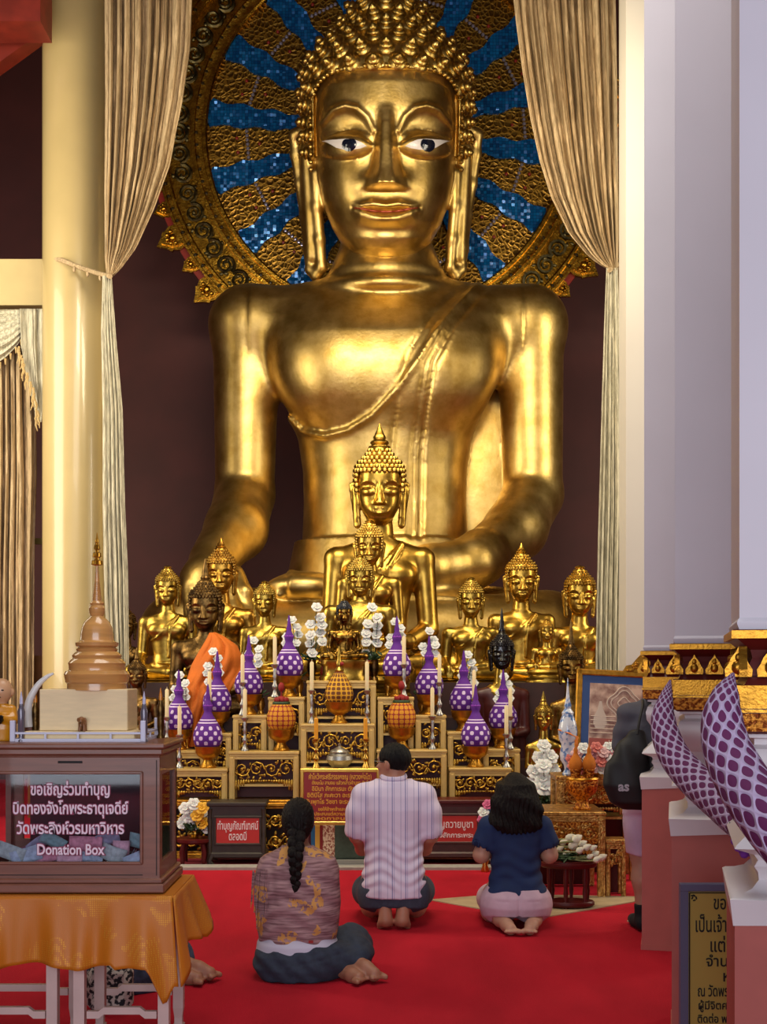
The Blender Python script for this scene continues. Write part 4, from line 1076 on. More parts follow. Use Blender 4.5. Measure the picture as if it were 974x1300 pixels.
# ------------------------------------------------------------------ offering cones
def netmat(name, c_bg, c_fg, N, kz, z0, z1, lines, lattice=False, stripes=()):
    m, nt, b, x, y, z, obj = newmat(name, .75)
    an = nmath(nt, 'ARCTAN2', y, x)
    f = nmath(nt, 'MULTIPLY', nmath(nt, 'COSINE', nmath(nt, 'MULTIPLY', an, N)), nmath(nt, 'COSINE', nmath(nt, 'MULTIPLY', z, kz)))
    if lattice: k = nmath(nt, 'LESS_THAN', nmath(nt, 'ABSOLUTE', f), lines)
    else: k = nmath(nt, 'GREATER_THAN', f, lines)
    k = nmath(nt, 'MULTIPLY', k, nmath(nt, 'MULTIPLY', nmath(nt, 'GREATER_THAN', z, z0), nmath(nt, 'LESS_THAN', z, z1)))
    for s0, s1 in stripes:
        k = nmath(nt, 'MAXIMUM', k, nmath(nt, 'MULTIPLY', nmath(nt, 'GREATER_THAN', z, s0), nmath(nt, 'LESS_THAN', z, s1)))
    nt.links.new(nmix(nt, k, hexc(c_bg), hexc(c_fg)), b.inputs['Base Color'])
    n = nd(nt, 'ShaderNodeTexNoise', Scale=260.0); nt.links.new(obj, n.inputs['Vector'])
    bp = nd(nt, 'ShaderNodeBump', Strength=.5, Distance=.004); nt.links.new(nmath(nt, 'ADD', n.outputs[0], k), bp.inputs['Height']); nt.links.new(bp.outputs[0], b.inputs['Normal'])
    return m
U = 10.25/F
m_purp = netmat('purple_flower_net', '#561482', '#d8c4e2', 9, PI/(6.2*U), 29*U, 53*U, .33, stripes=((55.5*U, 57*U), (59*U, 60.3*U)))
m_redy = netmat('red_yellow_net', '#d08a16', '#8e1e12', 8, PI/(5.8*U), 27*U, 58*U, .24, lattice=True)
m_ydk = netmat('yellow_lattice_net', '#6e3d10', '#d9a01e', 8, PI/(5.4*U), 27*U, 62*U, .34, lattice=True)
m_dkred = mat('dark_red_flower', '#8c1512', .7); m_grn = mat('leaf_green', '#24401c', .6, noise=.3, nscale=30); m_white = MATS['white_plaster']
m_petal = mat('white_petal', '#d9d8d2', .6, sub=.15); m_purple = mat('purple_petal', '#7a2a9e', .75)
def bowl_mb():
    b = MB(); b.lathe([(q*U, z*U) for q, z in [(10, 0), (10.5, 1.5), (8.5, 4), (6, 8), (5.5, 10), (8, 12), (13, 15), (15.5, 19), (16, 24), (17, 26.5), (15.5, 27), (14, 24)]], 24, lob=lambda a, z: 1+(.03*math.cos(16*a) if z > 13*U else 0)); return b
def make_cone():
    t = thing('flower_cone', 'x', 'flower offering', (0, 0, 0), group='purple flower cones on gilt bowls')
    bowl_mb().build('gilt_bowl', m_gilt, t)
    b = MB(); b.lathe([(q*U, z*U) for q, z in [(13, 26), (16.5, 29), (18.2, 35), (18.3, 40), (17, 47), (13.5, 54), (9, 61), (6, 66), (4.6, 70), (5.6, 73), (6.2, 77), (4.6, 81), (3, 84), (3.4, 87), (2.2, 92), (1.6, 99), (.6, 104)]], 28); b.build('flower_body', m_purp, t)
    b = MB(); b.ball((0, 0, 77*U), (6.6*U, 6.6*U, 3*U), 10, 6); b.build('ring_knot', m_purple, t)
    return t
cone0 = make_cone()
CONES = [(367, 884, DM, 'purple flower cone on the stand immediately left of the topmost one'), (504, 884, DM, 'purple flower cone on the stand immediately right of the topmost one'),
 (316, 907, DM, 'purple flower cone second from the centre on the left side'), (545, 907, DM, 'purple flower cone second from the centre on the right side'),
 (276, 930, DM, 'purple flower cone in front of the orange robe, upper of the two there'), (589, 928, DM, 'purple flower cone just left of the black headed figure, upper of the two there'),
 (227, 952, DM, 'purple flower cone at the left end beside the donation box'), (639, 950, DM, 'purple flower cone in front of the black headed maroon figure'),
 (264, 975, DFR, 'lower purple flower cone at the foot of the orange robe'), (604, 974, DFR, 'lowest purple flower cone on the right side, above the navy shirted woman')]
for i, (x, y, d, lab) in enumerate(CONES):
    p = P(x, y, d+.0); dd = d+(.135 if d == DM else .10); loc = (p.x*dd/d, dd, P(x, y+1, d).z)
    if i == 0: cone0.location = loc; cone0['label'] = lab
    else: dup(cone0, loc, i*.37, lab, scale=(1, 1, 1-.012*(i % 4)))
def ycone(x, y, d, lab, netm, tall):
    t = thing('fruit_cone', lab, 'flower offering', (P(x, y, d).x, d+.1, P(x, y+1, d).z), group='red and yellow cones on gilt bowls')
    bowl_mb().build('gilt_bowl', m_gilt, t)
    pr = [(13, 26), (17, 31), (18.2, 38), (17.5, 46), (14, 54), (10, 58)] if not tall else [(13, 26), (17, 31), (18, 37), (16, 46), (11.5, 55), (6, 63), (3, 68)]
    b = MB(); b.lathe([(q*U, z*U) for q, z in pr], 28); b.build('lattice_body', netm, t)
    if not tall:
        b = MB(); b.lathe([(10.5*U, 57*U), (11*U, 59*U), (10*U, 61*U)], 20); b.build('green_band', m_grn, t)
        b = MB()
        for k in range(9):
            a = 2*PI*k/9; b.ball((7*U*math.cos(a), 7*U*math.sin(a), 63*U), (2.6*U, 2.6*U, 3.4*U), 6, 5)
        b.ball((0, 0, 64*U), (6*U, 6*U, 4*U)); b.tube([(0, 0, 64*U), (0, 0, 76*U)], 1*U, 6); b.ball((0, 0, 79*U), (4*U, 4*U, 6*U)); b.build('red_flower', m_dkred, t)
    else:
        b = MB(); b.lathe([(q*U, z*U) for q, z in [(5, 62), (6, 66), (3, 70), (4, 75), (2.4, 79), (2, 86), (.5, 96)]], 14); b.build('gilt_spire', m_gold3, t)
        b = MB(); b.ball((3.5*U, -2*U, 74*U), (2.6*U,)*3); b.build('red_flower', m_dkred, t)
ycone(356, 953, DFR, 'red and yellow cone with a red flower left of centre', m_redy, False)
ycone(510, 951, DFR, 'red and yellow cone with a red flower above the kneeling man', m_redy, False)
ycone(430, 918, DFR, 'yellow lattice cone with a gilt spire in the centre of the altar', m_ydk, True)
# ------------------------------------------------------------------ candles
def make_candle(hc, hs, wax, metal, lab, grp):
    t = thing('candlestick', lab, 'candle', (0, 0, 0), group=grp)
    b = MB(); b.lathe([(q*U, z*hs*U) for q, z in [(5, 0), (5.2, .03), (4, .08), (2.6, .14), (2, .22), (3.2, .28), (3.6, .34), (2, .42), (1.6, .55), (2.8, .62), (1.8, .7), (2.6, .78), (2, .86), (4.5, .95), (4.8, .98), (2.4, 1.0)]], 16); b.build('stick', metal, t)
    b = MB(); b.lathe([(2.5*U, hs*U), (2.4*U, (hs+hc*.95)*U), (1.2*U, (hs+hc)*U)], 12); b.tube([(0, 0, (hs+hc)*U), (0, 0, (hs+hc+2.5)*U)], .35*U, 5); b.build('candle', wax, t)
    return t
can0 = make_candle(35, 42, m_wax, m_silver, 'x', 'cream candles on silver sticks')
CAN = [(349, 885, DM, -.03, 'cream candle on a silver stick beside the innermost left purple cone'), (513, 885, DM, -.06, 'cream candle on a silver stick beside the innermost right purple cone'),
 (308, 908, DM, -.04, 'cream candle beside the second purple cone left of centre, rear of two'), (558, 908, DM, -.04, 'cream candle beside the second purple cone right of centre, rear of two'),
 (266, 930, DM, -.05, 'cream candle standing before the orange robe'), (602, 928, DM, -.05, 'cream candle just left of the black headed figure'),
 (212, 952, DM, -.04, 'cream candle at the left end next to the donation box top'), (648, 951, DM, -.05, 'cream candle before the maroon figure, rear of two'),
 (396, 919, DFR, -.0, 'cream candle at the left front corner of the centre stand'), (466, 919, DFR, -.0, 'cream candle at the right front corner of the centre stand'),
 (311, 954, DFR, -.04, 'front cream candle on the wide stand left of centre'), (549, 952, DFR, -.04, 'front cream candle on the wide stand right of centre'),
 (228, 976, DFR, -.04, 'lowest cream candle at the left end of the altar'), (643, 975, DFR, -.04, 'lowest cream candle at the right end of the altar')]
for i, (x, y, d, dy, lab) in enumerate(CAN):
    dd = d+(.02 if dy > -.055 and d == DM else .012 if d == DM else .06); loc = (P(x, y, d).x*dd/d, dd, P(x, y, d).z-.001)
    if i == 0: can0.location = loc; can0['label'] = lab
    else: dup(can0, loc, 0, lab)
yc0 = make_candle(25, 36, m_ywax, m_brass, 'yellow candle on a brass stick left of the silver bowl', 'yellow candles on brass sticks')
yc0.location = (P(401, 976, 9.74).x, 9.79, P(401, 976, 9.74).z)
dup(yc0, (P(464, 976, 9.74).x, 9.79, P(464, 976, 9.74).z), 0, 'yellow candle on a brass stick right of the silver bowl')
t = thing('silver_bowl', 'round silver alms bowl on the stand above the prayer board', 'bowl', (P(431, 0, 9.84).x, 9.87, P(431, 976, 9.74).z)); u = 9.85/F
b = MB(); b.lathe([(9*u, 0), (10*u, 1*u), (14*u, 5*u), (17*u, 10*u), (16*u, 15*u), (12*u, 18*u), (13*u, 20*u), (11*u, 20*u)], 28); b.build('vessel', m_silver, t)
b = MB(); b.lathe([(12.5*u, 19*u), (11*u, 22*u), (5*u, 25*u), (1.5*u, 27*u), (2*u, 30*u), (.3*u, 31*u)], 24); b.build('lid', m_silver, t)

# ------------------------------------------------------------------ bouquets of white artificial flowers
def rose(b, c, r, nrm=(0, -.5, .8)):
    R = Vector(nrm).normalized().to_track_quat('Z', 'Y').to_matrix()
    for ring, (n, rr, tilt, ps) in enumerate(((6, .62, .35, .62), (5, .36, .8, .5), (3, .14, 1.2, .36))):
        for k in range(n):
            a = 2*PI*k/n+ring*.5
            M = R @ Matrix.Rotation(a, 3, 'Z') @ Matrix.Rotation(-tilt, 3, 'Y')
            b.ball(Vector(c)+M @ Vector((rr*r, 0, 0))+R @ Vector((0, 0, .1*r*ring)), (ps*r, ps*r*.9, ps*r*.32), 7, 4, M)
def bouquet(lab, x, y, d, pts, vase, rpx, zf=None, flm=None, group='bouquets of white flowers on the altar', seed=1, vm=None, name='flower_bouquet', leaves=14):
    """pts: photo positions of the flowers; vase: (top row, radius px)"""
    flm = flm or m_petal; rnd = random.Random(seed); u = d/F
    p = P(x, y, d); t = thing(name, lab, 'flowers', (p.x, d, zf if zf is not None else p.z), group=group); off = -Vector(t.location)
    vt, vr = vase; h = P(x, vt, d).z-t.location.z
    b = MB(); b.lathe([(vr*.7*u, 0), (vr*.8*u, h*.05), (vr*.5*u, h*.2), (vr*u, h*.6), (vr*.75*u, h*.9), (vr*.9*u, h)], 18); b.build('vase', vm or m_brass, t)
    s = MB(); l = MB()
    for i, q in enumerate(pts):
        c = P(q[0], q[1], d+rnd.uniform(-.05, .03))+off
        s.tube([(0, 0, h*.9), (c.x*.5, c.y*.5, (h+c.z)/2), tuple(c)], .003, 5)
        b = MB(); rose(b, c, rpx*u*(q[2] if len(q) > 2 else 1), (rnd.uniform(-.3, .3), -.8, .5)); 
        b.build('flower', (flm[i % len(flm)] if isinstance(flm, list) else flm), t)
    for i in range(leaves):
        a = rnd.uniform(0, 2*PI); r = rnd.uniform(.4, 1.5)*vr*u
        l.ball((r*math.cos(a), r*math.sin(a)*.7-.01, h*(1+rnd.uniform(-.05, .12))+rnd.uniform(0, .05)), (5*u, 2*u, 1*u), 6, 4, Euler((rnd.uniform(-1, 1), rnd.uniform(-1, 1), a)).to_matrix())
    s.build('stems', m_grn, t)
    if leaves: l.build('leaves', m_grn, t)
    return t
def col(x, y0, n, dx=9, dy=9, seed=0):
    r = random.Random(seed); out = [(x, y0)]
    for i in range(1, n): out.append((x+(dx if i % 2 else -dx)*(.6+.4*r.random()), y0+dy*(i//2+1)*.95+r.uniform(-2, 2)))
    return out
bouquet('white bouquet in a dark vase just left of the little black and gold statue', 396, 864, 10.40, col(402, 772, 9, 8, 12, 1), (838, 7), 6.5, seed=1, vm=m_bronze, leaves=26)
bouquet('white bouquet in a dark vase just right of the little black and gold statue', 475, 864, 10.40, col(472, 772, 9, 8, 12, 2), (838, 7), 6.5, seed=2, vm=m_bronze, leaves=26)
for x, yb, y0, n, lab in ((371, 885, 788, 6, 'white flowers behind the innermost purple cone on the left'), (502, 885, 790, 6, 'white flowers behind the innermost purple cone on the right'), (322, 908, 814, 7, 'white flowers behind the second purple cone left of centre'),
   (545, 908, 802, 6, 'white flowers behind the second purple cone right of centre'), (271, 931, 828, 7, 'white flowers rising in front of the orange robe'), (594, 929, 832, 8, 'white flowers between the gold statue and the black headed figure'),
   (228, 953, 858, 7, 'white flowers at the left end beside the donation box'), (640, 951, 860, 7, 'white flowers before the black headed figure')):
    bouquet(lab, x+9 if x < 433 else x-9, yb, DM+.25, col(x, y0, n, 8, 10, x), (yb-22, 6), 5.5, seed=x, zf=P(x, yb, DM).z, leaves=10)
bouquet('large white bouquet with dark leaves right of the navy shirted woman', 694, 1068, 9.55, [(690, 948, .9), (684, 964), (698, 962), (690, 974), (678, 981), (702, 980), (690, 990), (672, 997), (705, 997, 1.1), (688, 1000, 1.3)], (1022, 9), 9.5, zf=0, seed=5, leaves=70)
bouquet('white and yellow bouquet on a red stool beside the left donation chest', 247, 1064, 9.7, [(236, 1027), (246, 1022), (257, 1027), (262, 1035), (240, 1038), (251, 1036), (233, 1046), (247, 1048), (258, 1046), (263, 1052)], (1054, 8), 8, flm=[m_petal, m_petal, mat('yellow_petal', '#d9a21e', .6)], seed=9, leaves=60, zf=P(0, 1064, 9.7).z)
bouquet('pink and blue flowers peeking out left of the navy shirted woman', 616, 1080, 9.35, [(620, 1022), (625, 1028), (614, 1032), (612, 1042), (618, 1050), (627, 1038), (630, 1050), (613, 1060)], (1064, 7), 6.5, flm=[mat('pink_petal', '#c0567e', .6), mat('blue_petal', '#5f7fae', .6), m_petal], seed=4, leaves=24, zf=0)
t = thing('round_stool', 'dark red round stool under the white and yellow bouquet', 'stool', (P(247, 0, 9.7).x, 9.7, 0)); hz = P(0, 1064, 9.7).z
b = MB(); b.lathe([(.12, hz-.035), (.14, hz-.02), (.14, hz)], 28); b.build('seat', m_lacred, t)
for k in range(4):
    a = PI/4+k*PI/2; b = MB(); b.tube([(.1*math.cos(a), .1*math.sin(a), hz-.03), (.12*math.cos(a), .12*math.sin(a), hz*.5), (.11*math.cos(a), .11*math.sin(a), 0)], [.016, .02, .014], 8); b.build('leg', m_lacred, t)

# ------------------------------------------------------------------ chests, boards, cloth
m_dkwood = mat('dark_carved_wood', '#33271c', .5, noise=.3, nscale=20)
m_sign = mat('red_sign', '#b8261c', .5); m_signw = mat('white_lettering', '#e6dcd8', .5); m_goldtx = mat('gold_lettering', '#e0a62c', .4, .3)
def chest(lab, x0, x1, yt, d, sx0, sx1, sy0, sy1, lines, body, lidm):
    a, c = P(x0, yt, d), P(x1, yt, d); wd = c.x-a.x; h = a.z; cx = (a.x+c.x)/2
    t = thing('donation_chest', lab, 'chest', (cx, d+.14, 0), group='donation chests before the altar'); D = .26
    b = MB(); b.box((0, 0, h-.015), (wd, D, .03), bev=.006); b.box((0, 0, h-.04), (wd-.03, D-.03, .02)); b.build('lid', lidm, t, smooth=False)
    b = MB(); b.box((0, 0, h*.55), (wd*.9, D*.86, h*.76), bev=.006); b.build('body', body, t, smooth=False)
    b = MB(); b.box((0, 0, h*.16), (wd*.98, D*.96, .05), bev=.012); b.build('skirt', body, t, smooth=False)
    for qx in (-1, 1):
        b = MB(); b.lathe([(.016, h*.18), (.02, h*.4), (.014, h*.45), (.02, h*.7), (.014, h*.78), (.02, h-.05)], 12, (qx*wd*.45, -D*.43, 0)); b.build('corner_post', body, t)
        for qy in (-1, 1):
            b = MB(); b.tube([(qx*wd*.42, qy*D*.4, h*.16), (qx*wd*.46, qy*D*.45, h*.07), (qx*wd*.42, qy*D*.42, 0)], [.03, .022, .026], 8); b.build('foot', body, t)
    off = -Vector(t.location); p, q = P(sx0, sy0, d)+off, P(sx1, sy1, d)+off; yf = -D*.43-.004
    b = MB(); w_, h_ = q.x-p.x, p.z-q.z; mx, mz = (p.x+q.x)/2, (p.z+q.z)/2
    for zz in (p.z+.008, q.z-.008): b.box((mx, yf, zz), (w_+.04, .018, .018), bev=.004)
    for xx in (p.x-.008, q.x+.008): b.box((xx, yf, mz), (.018, .018, h_+.02), bev=.004)
    b.build('frame', body, t, smooth=False)
    b = MB(); b.box((mx, yf, mz), (w_, .008, h_)); sg = b.build('sign', m_sign, t, smooth=False)
    for s, zf, sz, fit in lines:
        text_mesh('lettering', s, sz, m_signw, Matrix.Translation((mx, yf-.005, q.z+h_*zf)) @ FACE, sg, .001, fit=fit, bold=.001)
    return t
chest('dark wooden chest with red sign left of the altar, beside the white and yellow bouquet', 262, 338, 1019, 9.62, 274, 329, 1039, 1071, [('ทำบุญกัณฑ์เทศน์', .68, .085, .31), ('ตลอดปี', .26, .085, .135)], m_dkwood, m_dkwood)
chest('red lacquered chest with red sign behind the kneeling man', 500, 626, 1016, 9.62, 536, 606, 1036, 1069, [('ทำบุญถวายบูชา', .66, .08, .36), ('เครื่องสักการะพระ', .24, .05, .36)], mat('brown_red_wood', '#4a2018', .45, noise=.3, nscale=18), m_lacred)
t = thing('prayer_board', 'red prayer board with rows of gold writing in a gold frame', 'sign', (P(432, 0, 9.5).x, 9.5, 0)); off = -Vector(t.location)
p, q = P(386, 980, 9.5)+off, P(478, 1043, 9.5)+off
b = MB(); b.box(((p.x+q.x)/2, 0, (p.z+q.z)/2), (q.x-p.x, .02, p.z-q.z)); bd = b.build('board', mat('board_red', '#8c1712', .45), t, smooth=False)
b = MB()
for zz in (p.z+.012, q.z-.012): b.box(((p.x+q.x)/2, 0, zz), (q.x-p.x+.06, .03, .028), bev=.005)
for xx in (p.x-.014, q.x+.014): b.box((xx, 0, (p.z+q.z)/2), (.03, .034, p.z-q.z+.05), bev=.005)
b.build('frame', m_brass, t, smooth=False)
for xx in (p.x-.014, q.x+.014):
    b = MB(); b.box((xx, .01, q.z/2), (.03, .03, q.z), bev=.004); b.box((xx, .01, .012), (.05, .2, .024), bev=.004); b.build('post', m_brass, t, smooth=False)
LN = [('คำไหว้พระศรีสรรเพชญ (หลวงพ่อโต)', .055, .9, .40), ('ตั้งนะโม สามจบ แล้วกล่าวคำบูชา ดังนี้', .036, .78, .36), ('อิมินา สักกาเรนะ ตัง พุทธัง', .046, .66, .36), ('อิติปิโส ภะคะวา อะระหัง สัมมา', .046, .53, .42), ('สัมพุทโธ วิชชา จะระณะสัมปันโน', .046, .40, .44), ('ขอให้ข้าพเจ้าและครอบครัว', .034, .25, .28), ('จงประสบแต่ความสุขความเจริญ', .034, .155, .40), ('ตลอดกาลนานเทอญ', .034, .065, .44)]
for s, sz, zf, fw in LN: text_mesh('lettering', s, sz, m_goldtx, Matrix.Translation(((p.x+q.x)/2, -.0115, q.z+(p.z-q.z)*zf)) @ FACE, bd, .0012, fit=min(fw, .5)*1.18, bold=.0008)
# striped and green cloth hanging below the board
m_cgreen = mat('green_brocade', '#39463a', .85, noise=.25, nscale=40); m_cblue = mat('blue_band', '#1f5a86', .8); m_cgold = mat('gold_band', '#c79a36', .7)
m_cpat = mat('patterned_band', '#8a4a3c', .85, col2='#d2bda0', nscale=60, nlo=.45, nhi=.55); m_cred = mat('red_band', '#7c1e22', .85)
t = thing('altar_cloth', 'green cloth with striped red, gold and blue border hanging below the prayer board', 'cloth', (P(440, 0, 9.66).x, 9.66, 0)); off = -Vector(t.location)
b = MB(); mats = [m_cblue, m_cgold, m_cred, m_cpat, m_cgreen]
for mi, (xa, xb) in enumerate(((395, 400), (400, 406), (406, 410), (410, 425), (425, 505))):
    b.mi = mi; rows = []
    for j in range(13):
        y = 1046+46*j/12
        rows.append([P(xa+(xb-xa)*i/6, y, 9.66+.006*math.sin((xa+(xb-xa)*i/6)*.25)-.03*(j/12)**2)+off for i in range(7)])
    b.grid(rows)
b.build('drape', mats, t, angle=80, solid=.008)
b = MB(); z = P(0, 1046, 9.66).z; b.box((0.02, .03, z+.004), (.72, .06, .012)); b.box((.02, .03, z/2), (.70, .03, z)); b.build('rack', m_lacred, t, smooth=False)
slab('trim_24', P(398, 0, 9.6).x, P(520, 0, 9.6).x, 9.585, 9.62, 0, .05, mat('pale_step', '#a3a094', .6))
# ================================================================== people
def skinmat(name, c): return mat(name, c, .55, noise=.08, nscale=18, sub=.15)
m_skin_a, m_skin_b, m_skin_c = skinmat('skin_tan', '#a9735a'), skinmat('skin_light', '#b98a72'), skinmat('skin_brown', '#96634c')
m_hair = mat('black_hair', '#0c0908', .6, spec=.2, noise=.4, nscale=70, bump=.5, bscale=130, stretch=(1, 1, .15))
m_hairb = mat('dark_brown_hair', '#160d0a', .6, spec=.2, noise=.5, nscale=60, bump=.6, bscale=120, stretch=(1, 1, .15))
class Head:
    def __init__(s, c, yaw=0, pitch=0, sc=1.0):
        s.c = Vector(c); s.R = Matrix.Rotation(yaw, 3, 'Z') @ Matrix.Rotation(pitch, 3, 'X'); s.s = sc
    def p(s, v): return tuple(s.c+s.R @ (Vector(v)*s.s))
    def ell(s, S, c, r, k=0, mode='u'): S.ell(s.p(c), tuple(x*s.s for x in r), k, mode, R=np.array(s.R))
    def cone(s, S, a, b, ra, rb, k=0, mode='u'): S.cone(s.p(a), s.p(b), ra*s.s, rb*s.s, k, mode)
    def skin(s, S):
        s.ell(S, (0, -.012, .028), (.075, .096, .087), .02)
        s.ell(S, (0, .025, -.03), (.063, .066, .083), .03)
        s.ell(S, (0, .046, -.084), (.042, .042, .032), .03)
        s.cone(S, (-.03, .080, .030), (.03, .080, .030), .011, .011, .015)
        for g in (-1, 1):
            s.ell(S, (g*.032, .104, .010), (.017, .016, .011), .012, 's')
            s.ell(S, (g*.031, .077, .010), (.012, .012, .011), .003)
            s.ell(S, (g*.045, .066, -.022), (.02, .018, .02), .015)
            s.ell(S, (g*.077, -.006, -.008), (.011, .019, .031), .008)
            s.ell(S, (g*.010, .098, -.030), (.010, .010, .008), .006)
        s.cone(S, (0, .086, .018), (0, .109, -.026), .008, .012, .010)
        s.cone(S, (-.02, .089, -.055), (.02, .089, -.055), .006, .006, .006)
        s.cone(S, (-.018, .088, -.067), (.018, .088, -.067), .008, .008, .006)
    def neck(s, S, base, r=.056): S.cone(tuple(base), s.p((0, -.02, -.07)), r*1.15, r, .03)
def toes(S, base, dirv, side, n=5, r=.0125, up=(0, 0, 1)):
    d = Vector(dirv).normalized(); sd = Vector(side).normalized()
    for i in range(n):
        o = (i-(n-1)/2)*.0175; rr = r*(1.25 if i == 0 else 1-.06*i); L = .030 if i == 0 else .024-.003*i
        a = Vector(base)+sd*o; S.cone(tuple(a), tuple(a+d*L), rr, rr*.9, .006)
def hand(S, wrist, palm, tip, side, thumb, curl=(0, 0, 0)):
    """palm from wrist, four unequal fingers and a thumb off the side of the palm"""
    w, p, t = Vector(wrist), Vector(palm), Vector(tip); sd = Vector(side).normalized(); d = (t-p)
    S.cone(tuple(w), tuple(p), .026, .034, .015)
    S.cone(tuple(p-sd*.018), tuple(p+sd*.018), .022, .022, .012)
    for i, f in enumerate((.86, 1.0, .95, .76)):
        a = p+sd*((i-1.5)*.0185)+d*.25; m = a+d*(.45*f); e = a+d*(.85*f)+Vector(curl)*f
        S.path([tuple(a), tuple(m), tuple(e)], [.0095, .009, .0078], .004)
    th = Vector(thumb); a = p*.6+w*.4-sd*.022
    S.path([tuple(a), tuple(a+th*.5), tuple(a+th)], [.012, .0105, .009], .006)
def fold(S, lo, hi, fn): S.op(fn, lo, hi, 0, 'd')
def new_field(lo, hi, cell=.0075): return SDF(lo, hi, cell)
def person(label, px, py, d, name='person', rz=0, group=None):
    p = P(px, py, d); return thing(name, label, 'person', (p.x, d, 0), rz, group=group)

# ------------------------------------------------------------------ kneeling man, striped shirt
t = person('man with glasses kneeling upright in a white striped short sleeved shirt and grey shorts', 500, 1178, 7.42)
hd = Head((-.005, .045, .945), math.radians(58), 0, .95)
TM = [(.16, 0, -.02, .165, .115), (.26, 0, -.03, .172, .13), (.40, 0, 0, .155, .115), (.55, 0, .02, .165, .12), (.68, 0, .02, .185, .122), (.76, 0, .02, .175, .105), (.81, 0, .02, .13, .085), (.845, 0, .025, .08, .07)]
def man_arms(S, infl=0, sleeve=False):
    for g in (-1, 1):
        S.cone((g*.10, .02, .765), (g*.175, .015, .755), .07+infl, .062+infl, .04)
        if sleeve: S.path([(g*.175, .015, .755), (g*.205, .0, .66), (g*.218, .005, .555)], [.066, .072, .072], .03)
        else: S.path([(g*.175, .015, .755), (g*.218, .01, .52), (g*.19, .17, .42), (g*.10, .30, .46)], [.052, .041, .036, .028], .03)
S = new_field((-.34, -.34, -.02), (.34, .62, 1.08), .0064)
S.sections(TM, 0, e=2.2); man_arms(S)
for g in (-1, 1):
    S.path([(g*.09, .02, .24), (g*.15, .42, .09)], [.10, .062], .05)
    S.path([(g*.15, .42, .07), (g*.13, .12, .085), (g*.065, -.10, .125)], [.058, .062, .04], .03)
    S.cone((g*.055, -.115, .165), (g*.048, -.15, .055), .038, .040, .02); S.ell((g*.053, -.118, .165), (.035, .034, .036), .02)
    toes(S, (g*.048, -.135, .028), (0, .5, -.5), (-g, 0, 0)); S.ell((g*.048, -.145, .045), (.044, .026, .028), .015)
    hand(S, (g*.10, .30, .46), (g*.065, .355, .485), (g*.045, .43, .515), (0, .4, -.9), (-g*.02, .04, .05))
hd.skin(S); hd.neck(S, (0, .03, .82))
S.build('body', m_skin_a, t, smooth=2)
S = new_field((-.34, -.22, .12), (.34, .25, .92), .0072)
TS = [(z, cx, cy, rx+.016, ry+.018) for z, cx, cy, rx, ry in TM]
TS = [(.178, 0, -.03, .196, .158)]+[q for q in TS if q[0] > .2]
S.sections(TS, 0, e=2.3); man_arms(S, .012, True)
def f_(x, y, z):
    b = np.exp(-((z-.33)/.16)**2)
    return .0055*np.sin(z*95+9*x+3*np.sin(x*22))*b*np.clip(-y*12+.4, 0, 1)*np.clip((z-.19)/.07, 0, 1)+.002*np.sin(x*60+z*14)*np.exp(-((z-.3)/.1)**2)
fold(S, (-.34, -.22, .13), (.34, .25, .8), f_)
S.ell((0, .06, .90), (.064, .07, .075), 0, 's'); 
for g in (-1, 1): S.cone((g*.222, .006, .548), (g*.232, .01, .45), .053, .052, 0, 's')
def shirtmat():
    m, nt, b, x, y, z, obj = newmat('striped_shirt', .8)
    f1 = nmath(nt, 'FRACT', nmath(nt, 'MULTIPLY', nmath(nt, 'ADD', x, 2.0), 26.0)); f2 = nmath(nt, 'FRACT', nmath(nt, 'MULTIPLY', nmath(nt, 'ADD', x, 2.012), 13.0))
    k = nmath(nt, 'MAXIMUM', nmath(nt, 'MULTIPLY', nmath(nt, 'LESS_THAN', f1, .10), .55), nmath(nt, 'MULTIPLY', nmath(nt, 'LESS_THAN', f2, .07), .9))
    n = nd(nt, 'ShaderNodeTexNoise', Scale=9.0); nt.links.new(obj, n.inputs['Vector'])
    base = nmix(nt, n.outputs[0], hexc('#d6cade'), hexc('#d2c0d0'))
    nt.links.new(nmix(nt, k, base, hexc('#6f6fa0')), b.inputs['Base Color']); return m
sh = S.build('shirt', shirtmat(), t, smooth=2)
b = MB(); b.tube([(0.062*math.cos(a)*1.06, .03+.07*math.sin(a), .872+.012*math.sin(a)-.004) for a in [2*PI*i/24 for i in range(25)]], .016, 8, cap=False); b.build('collar', MATS['striped_shirt'], sh)
S = new_field((-.34, -.24, .02), (.34, .5, .36), .0075)
S.sections([(.12, 0, -.03, .186, .14), (.22, 0, -.03, .19, .145), (.32, 0, -.01, .172, .13)], 0, e=2.3)
for g in (-1, 1): S.path([(g*.105, -.02, .18), (g*.15, .22, .16), (g*.155, .36, .115)], [.105, .09, .078], .05)
S.cone((-.05, -.2, .05), (.05, -.2, .05), .08, .08, .02, 's')
m_short = mat('grey_blue_denim', '#3a4252', .85, noise=.25, nscale=50)
S.build('shorts', m_short, t, smooth=2)
S = new_field((-.14, -.12, .80), (.14, .2, 1.1), .006)
hd.ell(S, (0, -.016, .034), (.086, .108, .096)); hd.ell(S, (0, .125, -.045), (.10, .088, .115), .01, 's'); hd.ell(S, (0, -.02, -.135), (.13, .15, .085), .01, 's')
for g in (-1, 1): hd.ell(S, (g*.09, .01, -.02), (.03, .03, .045), .01, 's')
fold(S, (-.14, -.12, .8), (.14, .2, 1.1), lambda x, y, z: .003*np.sin(x*160+z*40)*np.sin(y*140))
S.build('hair', m_hair, t, smooth=1)
b = MB()
